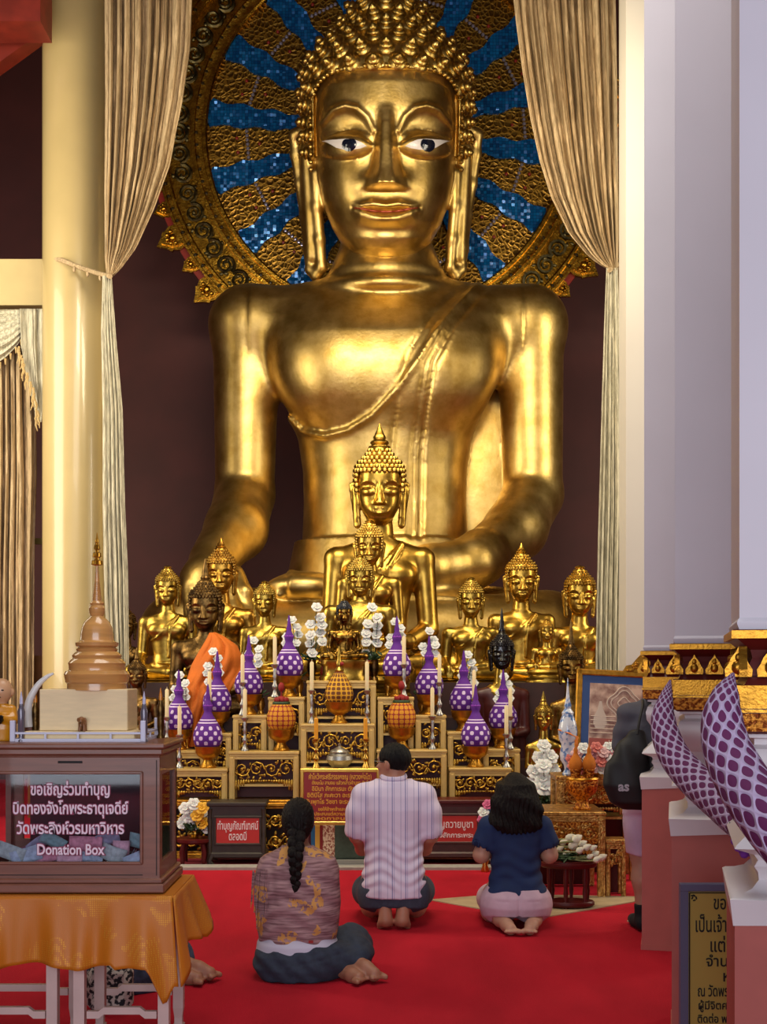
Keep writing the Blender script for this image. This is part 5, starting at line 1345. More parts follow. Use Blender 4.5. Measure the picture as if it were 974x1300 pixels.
for g in (-1, 1):
    pts = [hd.p((g*.033+.022*math.cos(a), .102-abs(.022*math.cos(a))*.15, .008+.017*math.sin(a))) for a in [2*PI*i/16 for i in range(17)]]; b.tube(pts, .0028, 6, cap=False)
    b.tube([hd.p((g*.055, .098, .012)), hd.p((g*.078, .04, .014)), hd.p((g*.08, -.01, .008))], .0026, 6)
b.tube([hd.p((-.011, .103, .012)), hd.p((.011, .103, .012))], .0026, 6)
b.build('glasses', mat('black_frame', '#101014', .3), t)

# ------------------------------------------------------------------ woman in navy
t = person('woman with loose dark hair kneeling in a navy blue top and pale pink shorts', 655, 1180, 7.36)
hd = Head((0, .05, .775), 0, math.radians(-8), .93)
TW = [(.12, 0, -.01, .175, .14), (.20, 0, -.02, .17, .13), (.30, 0, .0, .135, .10), (.42, 0, .01, .13, .10), (.52, 0, .02, .15, .105), (.59, 0, .02, .155, .095), (.635, 0, .02, .12, .075), (.665, 0, .025, .07, .06)]
def w_arm(S, sleeve=False):
    for g in (-1, 1):
        S.cone((g*.09, .02, .60), (g*.155, .02, .585), .058, .052, .035)
        if sleeve: S.path([(g*.155, .02, .585), (g*.19, .015, .485)], [.058, .066], .03)
        else: S.path([(g*.155, .02, .585), (g*.20, .02, .415), (g*.13, .19, .46), (g*.035, .25, .53)], [.048, .045, .036, .024], .025)
S = new_field((-.30, -.34, -.02), (.30, .52, .93), .0062)
S.sections(TW, 0, e=2.2); w_arm(S)
for g in (-1, 1):
    S.path([(g*.09, .03, .15), (g*.12, .40, .085)], [.11, .07], .05)
    S.path([(g*.12, .40, .07), (g*.13, .15, .06), (g*.10, -.10, .055)], [.06, .058, .038], .03)
    S.path([(g*.10, -.10, .06), (g*.07, -.19, .045), (g*.055, -.245, .034)], [.038, .036, .034], .02)
    S.ell((g*.105, -.085, .075), (.035, .04, .034), .02)
    toes(S, (g*.052, -.265, .026), (-g*.2, -1, .15), (g, -.2, 0))
    hand(S, (g*.035, .25, .53), (g*.018, .275, .575), (g*.014, .292, .655), (0, .8, -.3), (0, -.02, .05))
hd.skin(S); hd.neck(S, (0, .03, .64), .048)
S.build('body', m_skin_b, t, smooth=2)
S = new_field((-.30, -.2, .14), (.30, .2, .70), .007)
S.sections([(.165, 0, -.02, .170, .14)]+[(z, cx, cy, rx+.013, ry+.014) for z, cx, cy, rx, ry in TW if z >= .2], 0, e=2.3); w_arm(S, True)
fold(S, (-.3, -.2, .15), (.3, .2, .66), lambda x, y, z: .0045*np.sin(z*80+6*x+2*np.sin(x*25))*np.exp(-((z-.3)/.14)**2)*np.clip((z-.18)/.06, 0, 1))
S.ell((0, .07, .70), (.075, .075, .085), 0, 's')
for g in (-1, 1): S.cone((g*.195, .014, .478), (g*.207, .016, .40), .056, .058, 0, 's')
S.build('top', mat('navy_cotton', '#0f2752', .85, noise=.2, nscale=12), t, smooth=2)
S = new_field((-.26, -.24, .03), (.26, .5, .28), .0072)
S.sections([(.085, 0, -.035, .175, .14), (.13, 0, -.035, .187, .155), (.19, 0, -.03, .18, .15), (.235, 0, -.015, .16, .13)], 0, e=2.4)
for g in (-1, 1): S.path([(g*.095, 0, .13), (g*.12, .28, .115)], [.115, .09], .05)
fold(S, (-.26, -.24, .03), (.26, .1, .28), lambda x, y, z: .008*np.exp(-(x/.008)**2)*(y < 0)+.003*np.exp(-((z-.175)/.004)**2)*(np.abs(np.abs(x)-.085) < .04))
S.build('shorts', mat('pale_pink_cotton', '#c7a9b8', .85, noise=.1, nscale=20), t, smooth=2)
S = new_field((-.2, -.17, .50), (.2, .22, .95), .0065)
hd.ell(S, (0, -.016, .030), (.092, .112, .098)); 
S.sections([(.555, 0, -.06, .10, .05), (.60, 0, -.045, .145, .075), (.68, 0, -.02, .15, .095), (.76, 0, 0, .135, .11), (.83, 0, .02, .105, .10)], .05, e=2.2)
hd.ell(S, (0, .14, -.06), (.085, .10, .135), .015, 's'); S.cone((0, .12, .68), (0, .14, .52), .10, .11, .02, 's')
fold(S, (-.2, -.17, .5), (.2, .22, .95), lambda x, y, z: .006*np.sin(np.arctan2(x, -y)*26+z*14+2*np.sin(z*30))*np.clip((.86-z)*6, .15, 1)+.004*np.sin(z*55+x*30))
S.build('hair', m_hairb, t, smooth=1)

# ------------------------------------------------------------------ seated woman with the plait
def seated(label, px, py, d, feet=True, shawl=True, yaw=0):
    t = person(label, px, py, d)
    hd = Head((0, .04, .755), yaw, math.radians(-4), .92)
    TB = [(.03, 0, 0, .19, .15), (.10, 0, 0, .20, .16), (.20, 0, .0, .165, .125), (.32, 0, .01, .135, .10), (.44, 0, .01, .145, .105), (.53, 0, .01, .16, .10), (.585, 0, .015, .14, .08), (.63, 0, .02, .075, .065)]
    S = new_field((-.30, -.30, -.02), (.50, .50, .91), .0062)
    S.sections(TB, 0, e=2.2)
    for g in (-1, 1):
        S.cone((g*.09, .015, .56), (g*.135, .015, .545), .056, .048, .03)
        S.path([(g*.135, .015, .545), (g*.158, .04, .36), (g*.10, .22, .30), (g*.03, .27, .36)], [.048, .042, .034, .024], .025)
        hand(S, (g*.03, .27, .36), (g*.018, .285, .405), (g*.014, .295, .48), (0, .8, -.3), (0, -.02, .05))
    S.path([(.08, .05, .11), (.26, .22, .10), (.28, .05, .085), (.30, -.06, .06)], [.10, .075, .055, .036], .04)
    S.path([(-.06, .05, .11), (.10, .30, .10), (.20, .12, .07), (.24, -.07, .04)], [.10, .075, .055, .036], .04)
    S.path([(.295, -.05, .075), (.335, -.10, .06), (.375, -.135, .04)], [.040, .036, .034], .02); toes(S, (.385, -.145, .034), (.75, -.6, -.2), (-.6, -.75, 0))
    S.path([(.235, -.07, .04), (.27, -.125, .034), (.30, -.16, .03)], [.036, .033, .03], .02); toes(S, (.308, -.17, .024), (.6, -.8, 0), (.8, .6, 0), r=.011)
    hd.skin(S); hd.neck(S, (0, .02, .60), .048)
    S.build('body', m_skin_c, t, smooth=2)
    return t, hd, TB
t, hd, TB = seated('woman with a long plait sitting sideways on the carpet in a mauve shawl and jeans', 378, 1245, 6.17)
S = new_field((-.28, -.22, .08), (.26, .24, .30), .0075)
S.sections([(.12, 0, 0, .205, .165), (.17, 0, 0, .198, .16), (.24, 0, .005, .165, .125), (.29, 0, .01, .15, .115)], 0, e=2.2); S.build('undershirt', mat('white_jersey', '#b9b4c4', .9), t, smooth=1)
S = new_field((-.30, -.28, -.015), (.40, .5, .24), .0075)
S.sections([(.0, -.0, 0, .185, .16), (.06, 0, 0, .215, .18), (.12, 0, 0, .213, .175), (.148, .01, 0, .20, .16)], 0, e=2.5)
S.path([(.08, .04, .115), (.26, .22, .11), (.285, .06, .10), (.295, -.01, .085)], [.115, .092, .076, .066], .05)
S.path([(-.06, .05, .11), (.10, .30, .11), (.20, .14, .075), (.225, .0, .06)], [.115, .09, .07, .06], .05)
S.cone((.10, -.08, .10), (.27, -.02, .09), .085, .062, .05)
fold(S, (-.3, -.28, 0), (.4, .5, .24), lambda x, y, z: .004*np.sin(x*60+z*70)+.004*np.exp(-((z-.09-.2*x)/.006)**2)*(x > .02))
S.cut(2, .0, -1); S.build('jeans', mat('dark_jeans', '#2a3242', .85, noise=.3, nscale=40), t, smooth=2)
def shawlmat():
    m, nt, b, x, y, z, obj = newmat('mauve_shawl', .9)
    mp = nd(nt, 'ShaderNodeMapping'); mp.inputs['Scale'].default_value = (10, 10, 110); nt.links.new(obj, mp.inputs[0])
    n = nd(nt, 'ShaderNodeTexNoise', Scale=1.0, Detail=5.0); nt.links.new(mp.outputs[0], n.inputs['Vector'])
    r = nd(nt, 'ShaderNodeValToRGB'); r.color_ramp.elements[0].position = .35; r.color_ramp.elements[1].position = .65
    r.color_ramp.elements[0].color = hexc('#6e4a4e'); r.color_ramp.elements[1].color = hexc('#a58082'); nt.links.new(n.outputs[0], r.inputs[0])
    v = nd(nt, 'ShaderNodeTexNoise', Scale=9.0, Detail=1.0); nt.links.new(obj, v.inputs['Vector'])
    v2 = nd(nt, 'ShaderNodeTexNoise', Scale=45.0, Detail=2.0); nt.links.new(obj, v2.inputs['Vector'])
    k = nmath(nt, 'MULTIPLY', nmath(nt, 'GREATER_THAN', v.outputs[0], .59), nmath(nt, 'GREATER_THAN', v2.outputs[0], .46))
    nt.links.new(nmix(nt, k, r.outputs[0], hexc('#c08a4a')), b.inputs['Base Color'])
    return m
S = new_field((-.30, -.24, .14), (.28, .26, .70), .0068)
S.sections([(.165, 0, 0, .185, .145), (.24, 0, .0, .20, .15), (.36, 0, .0, .212, .155), (.47, -.005, .0, .210, .15), (.53, 0, .005, .203, .14), (.575, 0, .01, .185, .12), (.605, 0, .01, .14, .095), (.625, 0, .01, .09, .08), (.64, 0, .01, .075, .075)], 0, e=2.2)
S.ell((0, .06, .66), (.07, .08, .09), .02, 's')
fold(S, (-.3, -.24, .14), (.28, .26, .7), lambda x, y, z: .006*np.sin((z+.9*x*x*3)*70+3*np.sin(x*14))*np.clip(-y*9, 0, 1)+.007*np.exp(-((x+.115+.1*(z-.5))/.018)**2)*(z > .36))
sh = S.build('shawl', shawlmat(), t, smooth=1)
b = MB(); rr = random.Random(3)
for i in range(34):
    x = -.215+.085*rr.random(); y = -.135*math.sqrt(max(0, 1-(x/.222)**2))-.012; z = .42+.12*rr.random()
    b.tube([(x, y, z), (x-.004, y-.006, z-.06), (x-.008+rr.uniform(-.01, .01), y-.004, z-.13-.05*rr.random())], [.005, .004, .002], 5)
for i in range(20):
    a = PI+PI*i/19; b.tube([(.188*math.cos(a), .147*math.sin(a), .18), (.19*math.cos(a), .15*math.sin(a), .15)], [.004, .002], 4)
b.build('fringe', MATS['mauve_shawl'], sh)
S = new_field((-.14, -.16, .58), (.14, .2, .92), .006)
hd.ell(S, (0, -.016, .030), (.086, .108, .096)); hd.ell(S, (0, -.05, -.03), (.075, .075, .08), .04); hd.ell(S, (0, .125, -.045), (.10, .092, .12), .01, 's')
fold(S, (-.14, -.16, .58), (.14, .2, .92), lambda x, y, z: .0022*np.sin(np.arctan2(x, z-.74)*34))
S.build('hair', m_hairb, t, smooth=1)
b = MB()
for i in range(11):
    z = .70-.022*i; y = -.075-.062*min(1, i/4)-.0*i; r = .031-.0014*i; sgn = 1 if i % 2 else -1
    if i > 7: y += .0
    for s_ in (-1, 1):
        b.ball((s_*r*.55, y-.012+(.004 if s_ == sgn else 0), z+(.006 if s_ == sgn else -.004)), (r*.95, r*.72, r*.95), 10, 8, Matrix.Rotation(s_*.6, 3, 'Y'))
b.tube([(0, -.14, .46), (-.006, -.142, .43), (-.012, -.145, .395)], [.019, .015, .004], 8); b.tube([(0, -.14, .468), (0, -.141, .455)], .02, 10)
b.build('plait', m_hairb, t)
b = MB(); b.box((.075, -.176, .205), (.022, .006, .012)); b.build('red_tag', m_dkred, t)

# ------------------------------------------------------------------ person sitting behind the donation table
t, hd, TB = seated('person sitting on the carpet behind the donation box, dark hair and one bare foot showing', 158, 1268, 5.97)
t.rotation_euler.z = math.radians(32)
S = new_field((-.30, -.24, .06), (.30, .24, .66), .009)
S.sections([(z, cx, cy, rx+.02, ry+.02) for z, cx, cy, rx, ry in TB[1:]], 0, e=2.2)
for g in (-1, 1): S.path([(g*.15, .015, .55), (g*.19, .04, .37)], [.062, .06], .03)
S.ell((0, .06, .68), (.07, .08, .085), 0, 's')
def checkmat():
    m, nt, b, x, y, z, obj = newmat('checked_blouse', .85)
    k = nmath(nt, 'MAXIMUM', nmath(nt, 'LESS_THAN', nmath(nt, 'FRACT', nmath(nt, 'MULTIPLY', nmath(nt, 'ADD', x, 2.0), 45.0)), .1), nmath(nt, 'LESS_THAN', nmath(nt, 'FRACT', nmath(nt, 'MULTIPLY', z, 45.0)), .1))
    nt.links.new(nmix(nt, k, hexc('#c4c0cc'), hexc('#8f8fa8')), b.inputs['Base Color']); return m
S.build('blouse', checkmat(), t, smooth=1)
S = new_field((-.34, -.30, -.015), (.40, .5, .24), .009)
S.sections([(.0, 0, 0, .22, .19), (.08, 0, 0, .23, .19), (.2, .0, 0, .19, .155)], 0, e=2.5)
S.path([(.08, .04, .115), (.26, .22, .11), (.285, .06, .10), (.29, .0, .085)], [.115, .092, .076, .062], .05)
S.path([(-.06, .05, .11), (.10, .30, .11), (.20, .14, .075), (.225, .0, .06)], [.115, .09, .07, .055], .05); S.cut(2, 0, -1)
S.build('trousers', mat('navy_trousers', '#1e2638', .85, col2='#39405a', nscale=30), t, smooth=1)
S = new_field((-.14, -.16, .56), (.14, .2, .92), .007)
hd.ell(S, (0, -.016, .030), (.088, .11, .098)); S.sections([(.60, 0, -.05, .085, .05), (.70, 0, -.03, .095, .08)], .05); hd.ell(S, (0, .125, -.045), (.10, .092, .13), .01, 's')
S.build('hair', m_hair, t, smooth=1)
tb = thing('woven_bag', 'black and white patterned woven bag on the carpet under the donation table', 'bag', P(140, 1277, 5.55)); tb.location.z = 0
b = MB(); b.box((0, 0, .10), (.20, .10, .2), bev=.03); b.build('bag_body', mat('black_white_weave', '#1c1a20', .9, col2='#b9b0a6', nscale=55, nlo=.46, nhi=.54), tb)
b = MB(); b.tube([(-.06, 0, .19), (-.04, .01, .27), (.04, .01, .27), (.06, 0, .19)], .008, 8); b.build('handle', m_hair, tb)

# ------------------------------------------------------------------ standing visitor behind the pillar
t = person('standing visitor half behind the white pillar, grey shirt, pale pink shorts and black socks', 838, 1183, 7.25, rz=0)
hd = Head((.03, .05, 1.45), math.radians(-10), math.radians(-12), .95)
TV = [(.74, 0, -.02, .165, .13), (.84, 0, -.03, .18, .14), (.95, 0, 0, .15, .11), (1.08, 0, .0, .165, .12), (1.18, 0, -.01, .185, .12), (1.25, 0, 0, .17, .10), (1.30, 0, .01, .12, .085), (1.335, 0, .02, .07, .065)]
S = new_field((-.32, -.24, -.02), (.34, .4, 1.58), .0085)
S.sections(TV, 0, e=2.2)
for g in (-1, 1):
    S.cone((g*.10, 0, 1.25), (g*.17, 0, 1.235), .065, .055, .03)
    S.path([(g*.17, 0, 1.235), (g*.20, .05, .99), (g*.15, .24, 1.04), (g*.08, .30, 1.12)], [.05, .042, .036, .026], .03)
    hand(S, (g*.08, .30, 1.12), (g*.06, .32, 1.165), (g*.05, .33, 1.24), (0, .8, -.3), (0, -.02, .05))
    S.path([(g*.085, -.01, .78), (g*.10, .01, .46), (g*.10, -.02, .30), (g*.10, .0, .07)], [.10, .066, .058, .036], .05)
    S.path([(g*.10, -.03, .05), (g*.11, .10, .03), (g*.115, .16, .022)], [.036, .034, .026], .02); toes(S, (g*.115, .17, .018), (0, 1, 0), (g, 0, 0), r=.011)
hd.skin(S); hd.neck(S, (0, .03, 1.31))
S.build('body', m_skin_b, t, smooth=2)
S = new_field((-.32, -.24, .74), (.34, .25, 1.40), .0085)
S.sections([(z, cx, cy, rx+.022, ry+.024) for z, cx, cy, rx, ry in TV if z > .8], 0, e=2.3)
for g in (-1, 1): S.path([(g*.10, 0, 1.245), (g*.17, 0, 1.235), (g*.20, .03, 1.08)], [.08, .07, .075], .03)
S.ell((0, .06, 1.38), (.075, .08, .08), 0, 's')
fold(S, (-.3, -.24, .78), (.3, .25, 1.3), lambda x, y, z: .005*np.sin(z*50+10*x))
S.build('shirt', mat('slate_cotton', '#4c4c58', .9, noise=.12, nscale=14), t, smooth=1)
b = MB(); b.lathe([(1.0, .815), (1.03, .825), (1.03, .845), (1.0, .85)], 40, (0, -.028, 0), sx=.205, sy=.165, cap=False); b.lathe([(.085, 1.325), (.09, 1.335), (.082, 1.35)], 24, (0, .02, 0), cap=False); b.build('teal_trim', mat('teal_trim', '#0f6a5e', .8), t)
S = new_field((-.30, -.26, .40), (.30, .25, .88), .0085)
S.sections([(.70, 0, -.02, .185, .15), (.78, 0, -.03, .20, .165), (.83, 0, -.03, .195, .155), (.86, 0, -.02, .185, .145)], 0, e=2.3)
for g in (-1, 1): S.path([(g*.092, -.01, .76), (g*.105, .0, .455)], [.125, .095], .05)
S.cut(2, .44, -1); fold(S, (-.3, -.26, .42), (.3, .25, .88), lambda x, y, z: .005*np.sin(x*50+z*25))
S.build('shorts', mat('pale_lilac_cotton', '#cdb4cc', .85, noise=.15, nscale=9), t, smooth=1)
m_sock = mat('black_sock', '#101014', .9)
for g in (-1, 1):
    S = new_field((g*.10-.07, -.10, -.005), (g*.10+.07, .24, .17), .006)
    S.path([(g*.10, -.01, .145), (g*.10, .0, .07)], [.05, .044], .02); S.path([(g*.10, -.03, .05), (g*.11, .10, .036), (g*.117, .18, .03)], [.045, .042, .034], .02); S.cut(2, .002, -1); S.cut(2, .155, 1); S.build('sock', m_sock, t, smooth=1)
S = new_field((-.14, -.14, 1.28), (.18, .2, 1.62), .007)
hd.ell(S, (0, -.016, .030), (.088, .11, .098)); hd.ell(S, (0, .125, -.045), (.10, .092, .12), .01, 's'); S.build('hair', m_hair, t, smooth=1)
tb = thing('drawstring_bag', 'black drawstring backpack hanging from the standing visitor in the grey shirt', 'bag', (P(795, 0, 7.05).x, 7.02, .0)); off = -Vector(tb.location)
S = new_field((-.17, -.12, .66), (.2, .12, 1.30), .008)
S.sections([(.72, .05, 0, .07, .03), (.76, .03, 0, .125, .07), (.86, .0, 0, .135, .085), (.98, .0, 0, .115, .075), (1.08, .03, .0, .08, .05), (1.16, .055, .01, .045, .03)], 0, e=2.2)
fold(S, (-.17, -.12, .7), (.2, .12, 1.2), lambda x, y, z: .006*np.sin(x*45+z*18)*np.clip((z-.8)*4, .2, 1))
S.build('sack', mat('black_nylon', '#0c0c10', .6, noise=.3, nscale=12), tb, smooth=12)
b = MB(); b.tube(smoothpts([(.05, -.03, 1.14), (.07, .0, 1.22), (.10, .06, 1.30), (.12, .16, 1.325)], 12), .008, 6); b.tube(smoothpts([(.08, -.03, 1.12), (.12, -.01, 1.0), (.125, .0, .8)], 10), .005, 6); b.build('cord', MATS['black_nylon'], tb)
text_mesh('lettering', 'as', .075, mat('pale_print', '#a9a9b4', .7), Matrix.Translation((-.035, -.089, .855)) @ Matrix.Rotation(.15, 4, 'X') @ FACE, tb, .002, bold=.002)
# ================================================================== donation table at the left
m_teak = mat('teak_wood', '#7d4a37', .42, noise=.22, nscale=6, stretch=(1, 1, 9), coat=.15)
m_teakd = mat('dark_teak', '#4a2a20', .5, noise=.2, nscale=8)
m_leg = mat('pinkish_white_paint', '#c4aaa2', .5, noise=.1, nscale=10)
def brocade():
    m, nt, b, x, y, z, obj = newmat('gold_brocade', .55, .1)
    v = nd(nt, 'ShaderNodeTexVoronoi', Scale=125.0, Randomness=.1); nt.links.new(obj, v.inputs['Vector'])
    n = nd(nt, 'ShaderNodeTexNoise', Scale=5.0, Detail=3.0); nt.links.new(obj, n.inputs['Vector'])
    k = nmath(nt, 'MULTIPLY', nmath(nt, 'LESS_THAN', v.outputs['Distance'], .38), nmath(nt, 'GREATER_THAN', n.outputs[0], .53))
    nt.links.new(nmix(nt, k, hexc('#b8690a'), hexc('#c98a2c')), b.inputs['Base Color'])
    nt.links.new(nmath(nt, 'MULTIPLY', k, .45), b.inputs['Metallic'])
    bp = nd(nt, 'ShaderNodeBump', Strength=.08, Distance=.003); nt.links.new(v.outputs['Distance'], bp.inputs['Height']); nt.links.new(bp.outputs[0], b.inputs['Normal'])
    return m
m_broc = brocade()
DBX = 4.85
XR = P(208, 0, DBX).x; XL = P(-36, 0, DBX).x; ZT = P(0, 1134, DBX).z; BD = .45
for i, (xa, xb, lab) in enumerate(((-140, 72, 'pale painted stool at the far left under the donation box cloth'), (92, 214, 'pale painted stool under the right half of the donation box'))):
    a, c = P(xa, 0, DBX).x, P(xb, 0, DBX).x; t = thing('stool', lab, 'stool', ((a+c)/2, DBX+BD/2-.02, 0), group=None); hw_ = (c-a)/2
    b = MB(); b.box((0, 0, ZT-.03), (c-a+.02, BD-.04, .035), bev=.006); b.build('seat', m_leg, t, smooth=False)
    for sx in (-1, 1):
        for sy in (-1, 1):
            X, Y = sx*(hw_-.022), sy*(BD/2-.05); b = MB()
            b.grid([[(X+u*w_, Y+v*w_, z) for u, v in ((-1, -1), (1, -1), (1, 1), (-1, 1))] for z, w_ in ((0, .020), (.03, .022), (.035, .016), (.06, .016), (.10, .021), (ZT-.05, .021))], wrap=True)
            b.add([(X+u*.02, Y+v*.02, 0) for u, v in ((-1, -1), (1, -1), (1, 1), (-1, 1))], [(0, 1, 2, 3)]); b.build('leg', m_leg, t, smooth=False)
    for sy in (-1, 1):
        b = MB(); w_ = hw_-.05; z = .165
        b.prism([(-w_, z-.014), (-w_, z+.014), (-w_+.045, z+.014), (-w_+.065, z+.03), (w_-.065, z+.03), (w_-.045, z+.014), (w_, z+.014), (w_, z-.014), (w_-.045, z-.014), (w_-.065, z+.002), (-w_+.065, z+.002), (-w_+.045, z-.014)], .022, Matrix.Translation((0, sy*(BD/2-.05)-.011, 0))); b.build('stretcher', m_leg, t, smooth=False)
# cloth
t = thing('brocade_cloth', 'orange gold brocade cloth hanging over the table under the donation box', 'tablecloth', ((XL+XR)/2, DBX+BD/2, 0)); off = -Vector(t.location)
b = MB(); fr = []; N = 80
x0, x1 = P(-150, 0, DBX-.03).x, P(219, 0, DBX-.03).x; yf, yb = DBX-.03, DBX+BD+.02; zt = ZT-.006
b.box(((x0+x1)/2+off.x, (yf+yb)/2+off.y, zt-.003), (x1-x0, yb-yf, .006))
rows = []
for j in range(19):
    v = j/18; row = []
    for i in range(N+1):
        u = i/N; x = x0+(x1-x0)*u
        drop = .245+.02*math.sin(u*3.0)+.012*math.sin(u*19+1)
        if u > .80: drop += .02+.30*max(0, 1-abs(u-.955)/.05)*.48
        if u > .985: drop = .34
        wv = .02*math.sin(u*26+.8)+.012*math.sin(u*61)+.01*math.sin(u*11+v*2)
        row.append((x+off.x+.01*math.sin(u*23)*v+(.035*v*max(0, (u-.85)/.15)), yf+off.y-.006-.03*v+wv*v*1.1-.02*math.exp(-((u-.95)/.03)**2)*v, zt-drop*v))
    rows.append(row)
b.grid(rows)
rows = []
for j in range(15):
    v = j/14; row = []
    for i in range(25):
        u = i/24; y = yf+(yb-yf)*u
        drop = np.interp(u, [0, .12, .3, .75, 1], [.34, .28, .20, .235, .17])
        row.append((x1+off.x+.004+(.035+.05*u)*v+.018*math.sin(u*17)*v, y+off.y+(.03*v if u > .9 else 0)-.03*v*(u < .02), zt-drop*v))
    rows.append(row)
b.grid(rows); b.build('drape', m_broc, t, angle=80, solid=.006)
# the box
t = thing('donation_box', 'large wooden glass fronted donation box full of banknotes on the brocade table', 'donation box', ((XL+XR)/2, DBX+BD/2, ZT)); off = -Vector(t.location)
hw_ = (XR-XL)/2; hb = P(0, 944, DBX).z-ZT; hy = BD/2
def z_(py): return P(0, py, DBX).z-ZT
def x_(px): return P(px, 0, DBX).x+off.x
for nm, bands in (('base_moulding', ((0, .035, .012), (.035, .055, .004))), ('cornice', ((hb-.02, hb, .014), (hb-.045, hb-.02, .004), (hb-.055, hb-.045, -.006)))):
    b = MB()
    for za, zb, e in bands: b.box((0, 0, (za+zb)/2), (hw_*2+2*e-.02, 2*hy+2*e-.02, zb-za), bev=.005)
    b.build(nm, m_teak, t, smooth=False)
zg0, zg1 = z_(1098), z_(980); zb0, zb1 = .055, hb-.055; xw = hw_-.02; yw = hy-.02; gx = x_(180); gl = x_(-20)
b = MB(); T = .022
b.box(((gx+xw)/2, -yw+T/2, (zb0+zb1)/2), (xw-gx, T, zb1-zb0)); b.box(((-xw+gl)/2, -yw+T/2, (zb0+zb1)/2), (xw+gl, T, zb1-zb0))
b.box(((gx+gl)/2, -yw+T/2, (zb0+zg0)/2), (gx-gl, T, zg0-zb0)); b.box(((gx+gl)/2, -yw+T/2, (zb1+zg1)/2), (gx-gl, T, zb1-zg1))
b.build('front_frame', m_teak, t, smooth=False)
b = MB()
for xx, w2 in ((x_(198)-.001, .003),): b.box((xx, -yw-.0005, (zb0+zb1)/2), (w2, .004, zb1-zb0-.02))
b.box(((x_(72)+x_(103))/2, -yw-.0005, z_(968)), (x_(103)-x_(72), .004, .009)); b.box(((gx+gl)/2, -yw-.0005, zb0+.012), (gx-gl, .004, .003)); b.build('slot_and_joints', mat('slot_black', '#120a08', .7), t, smooth=False)
b = MB()
for zz in (zg0+.004, zg1-.004): b.box(((gx+gl)/2, -yw-.004, zz), (gx-gl, .012, .012), bev=.003)
for xx in (gx-.004, gl+.004): b.box((xx, -yw-.004, (zg0+zg1)/2), (.012, .012, zg1-zg0), bev=.003)
b.build('glazing_bead', m_teak, t, smooth=False)
for sx, nm in ((1, 'side_frame'), (-1, 'side_frame')):
    b = MB(); X = sx*(xw-T/2)
    for ya, yb_ in ((-yw+T, -yw+.06), (yw-.06, yw)): b.box((X, (ya+yb_)/2, (zb0+zb1)/2), (T, yb_-ya, zb1-zb0))
    b.box((X, 0, (zb0+.11)/2), (T, 2*yw-.12, .11-zb0)); b.box((X, 0, (zb1+zb1-.07)/2), (T, 2*yw-.12, .07)); b.build(nm, m_teak, t, smooth=False)
b = MB()
for xx in (-1, 1): b.box((xx*(xw-.03), yw-T/2, (zb0+zb1)/2), (.06, T, zb1-zb0))
b.box((0, yw-T/2, zb0+.05), (2*xw-.12, T, .1)); b.box((0, yw-T/2, zb1-.04), (2*xw-.12, T, .08)); b.build('back_frame', m_teak, t, smooth=False)
b = MB(); b.box((-.02, yw-.05, (zb0+zb1)/2), (2*xw-.24, .008, zb1-zb0)); b.build('inner_back', mat('dark_inner_board', '#33202a', .8), t, smooth=False)
b = MB(); b.box((0, 0, zb0+.006), (2*xw-.05, 2*yw-.05, .012)); b.box((0, 0, hb-.062), (2*xw-.05, 2*yw-.05, .012)); b.build('floor_board', m_teakd, t, smooth=False)
def glassmat():
    m = bpy.data.materials.new('clear_glass'); m.use_nodes = True; nt = m.node_tree; nt.nodes.remove(nt.nodes['Principled BSDF'])
    tr = nd(nt, 'ShaderNodeBsdfTransparent'); tr.inputs[0].default_value = (.93, .94, .96, 1); gl_ = nd(nt, 'ShaderNodeBsdfGlossy'); gl_.inputs['Roughness'].default_value = .03
    lw = nd(nt, 'ShaderNodeFresnel', IOR=1.4); mx = nd(nt, 'ShaderNodeMixShader'); nt.links.new(lw.outputs[0], mx.inputs[0]); nt.links.new(tr.outputs[0], mx.inputs[1]); nt.links.new(gl_.outputs[0], mx.inputs[2])
    nt.links.new(mx.outputs[0], nt.nodes['Material Output'].inputs[0]); return m
m_glass = glassmat()
b = MB(); b.box(((gx+gl)/2, -yw+.012, (zg0+zg1)/2), (gx-gl, .004, zg1-zg0)); gp = b.build('glass_pane', m_glass, t, smooth=False)
b = MB(); b.box((xw-.012, 0, (.11+zb1-.07)/2), (.004, 2*yw-.12, zb1-.18)); b.build('glass_pane', m_glass, t, smooth=False)
m_lt = mat('white_pink_lettering', '#e2cdd9', .5); m_lto = mat('crimson_outline', '#8c1c48', .5)
for s, py, size, fit in (('ขอเชิญร่วมทำบุญ', 1004, .062, 101), ('ปิดทองจังโกพระธาตุเจดีย์', 1028, .062, 147), ('วัดพระสิงห์วรมหาวิหาร', 1053.5, .062, 137), ('Donation Box', 1080.5, .058, 86)):
    M = Matrix.Translation((x_(87), -yw+.008, z_(py))) @ FACE
    text_mesh('lettering', s, size, m_lt, M, gp, .0006, fit=fit/F*DBX, bold=.0012)
    text_mesh('lettering_outline', s, size, m_lto, Matrix.Translation((0, .0018, 0)) @ M, gp, .0004, fit=(fit+2.2)/F*DBX, bold=.0042)
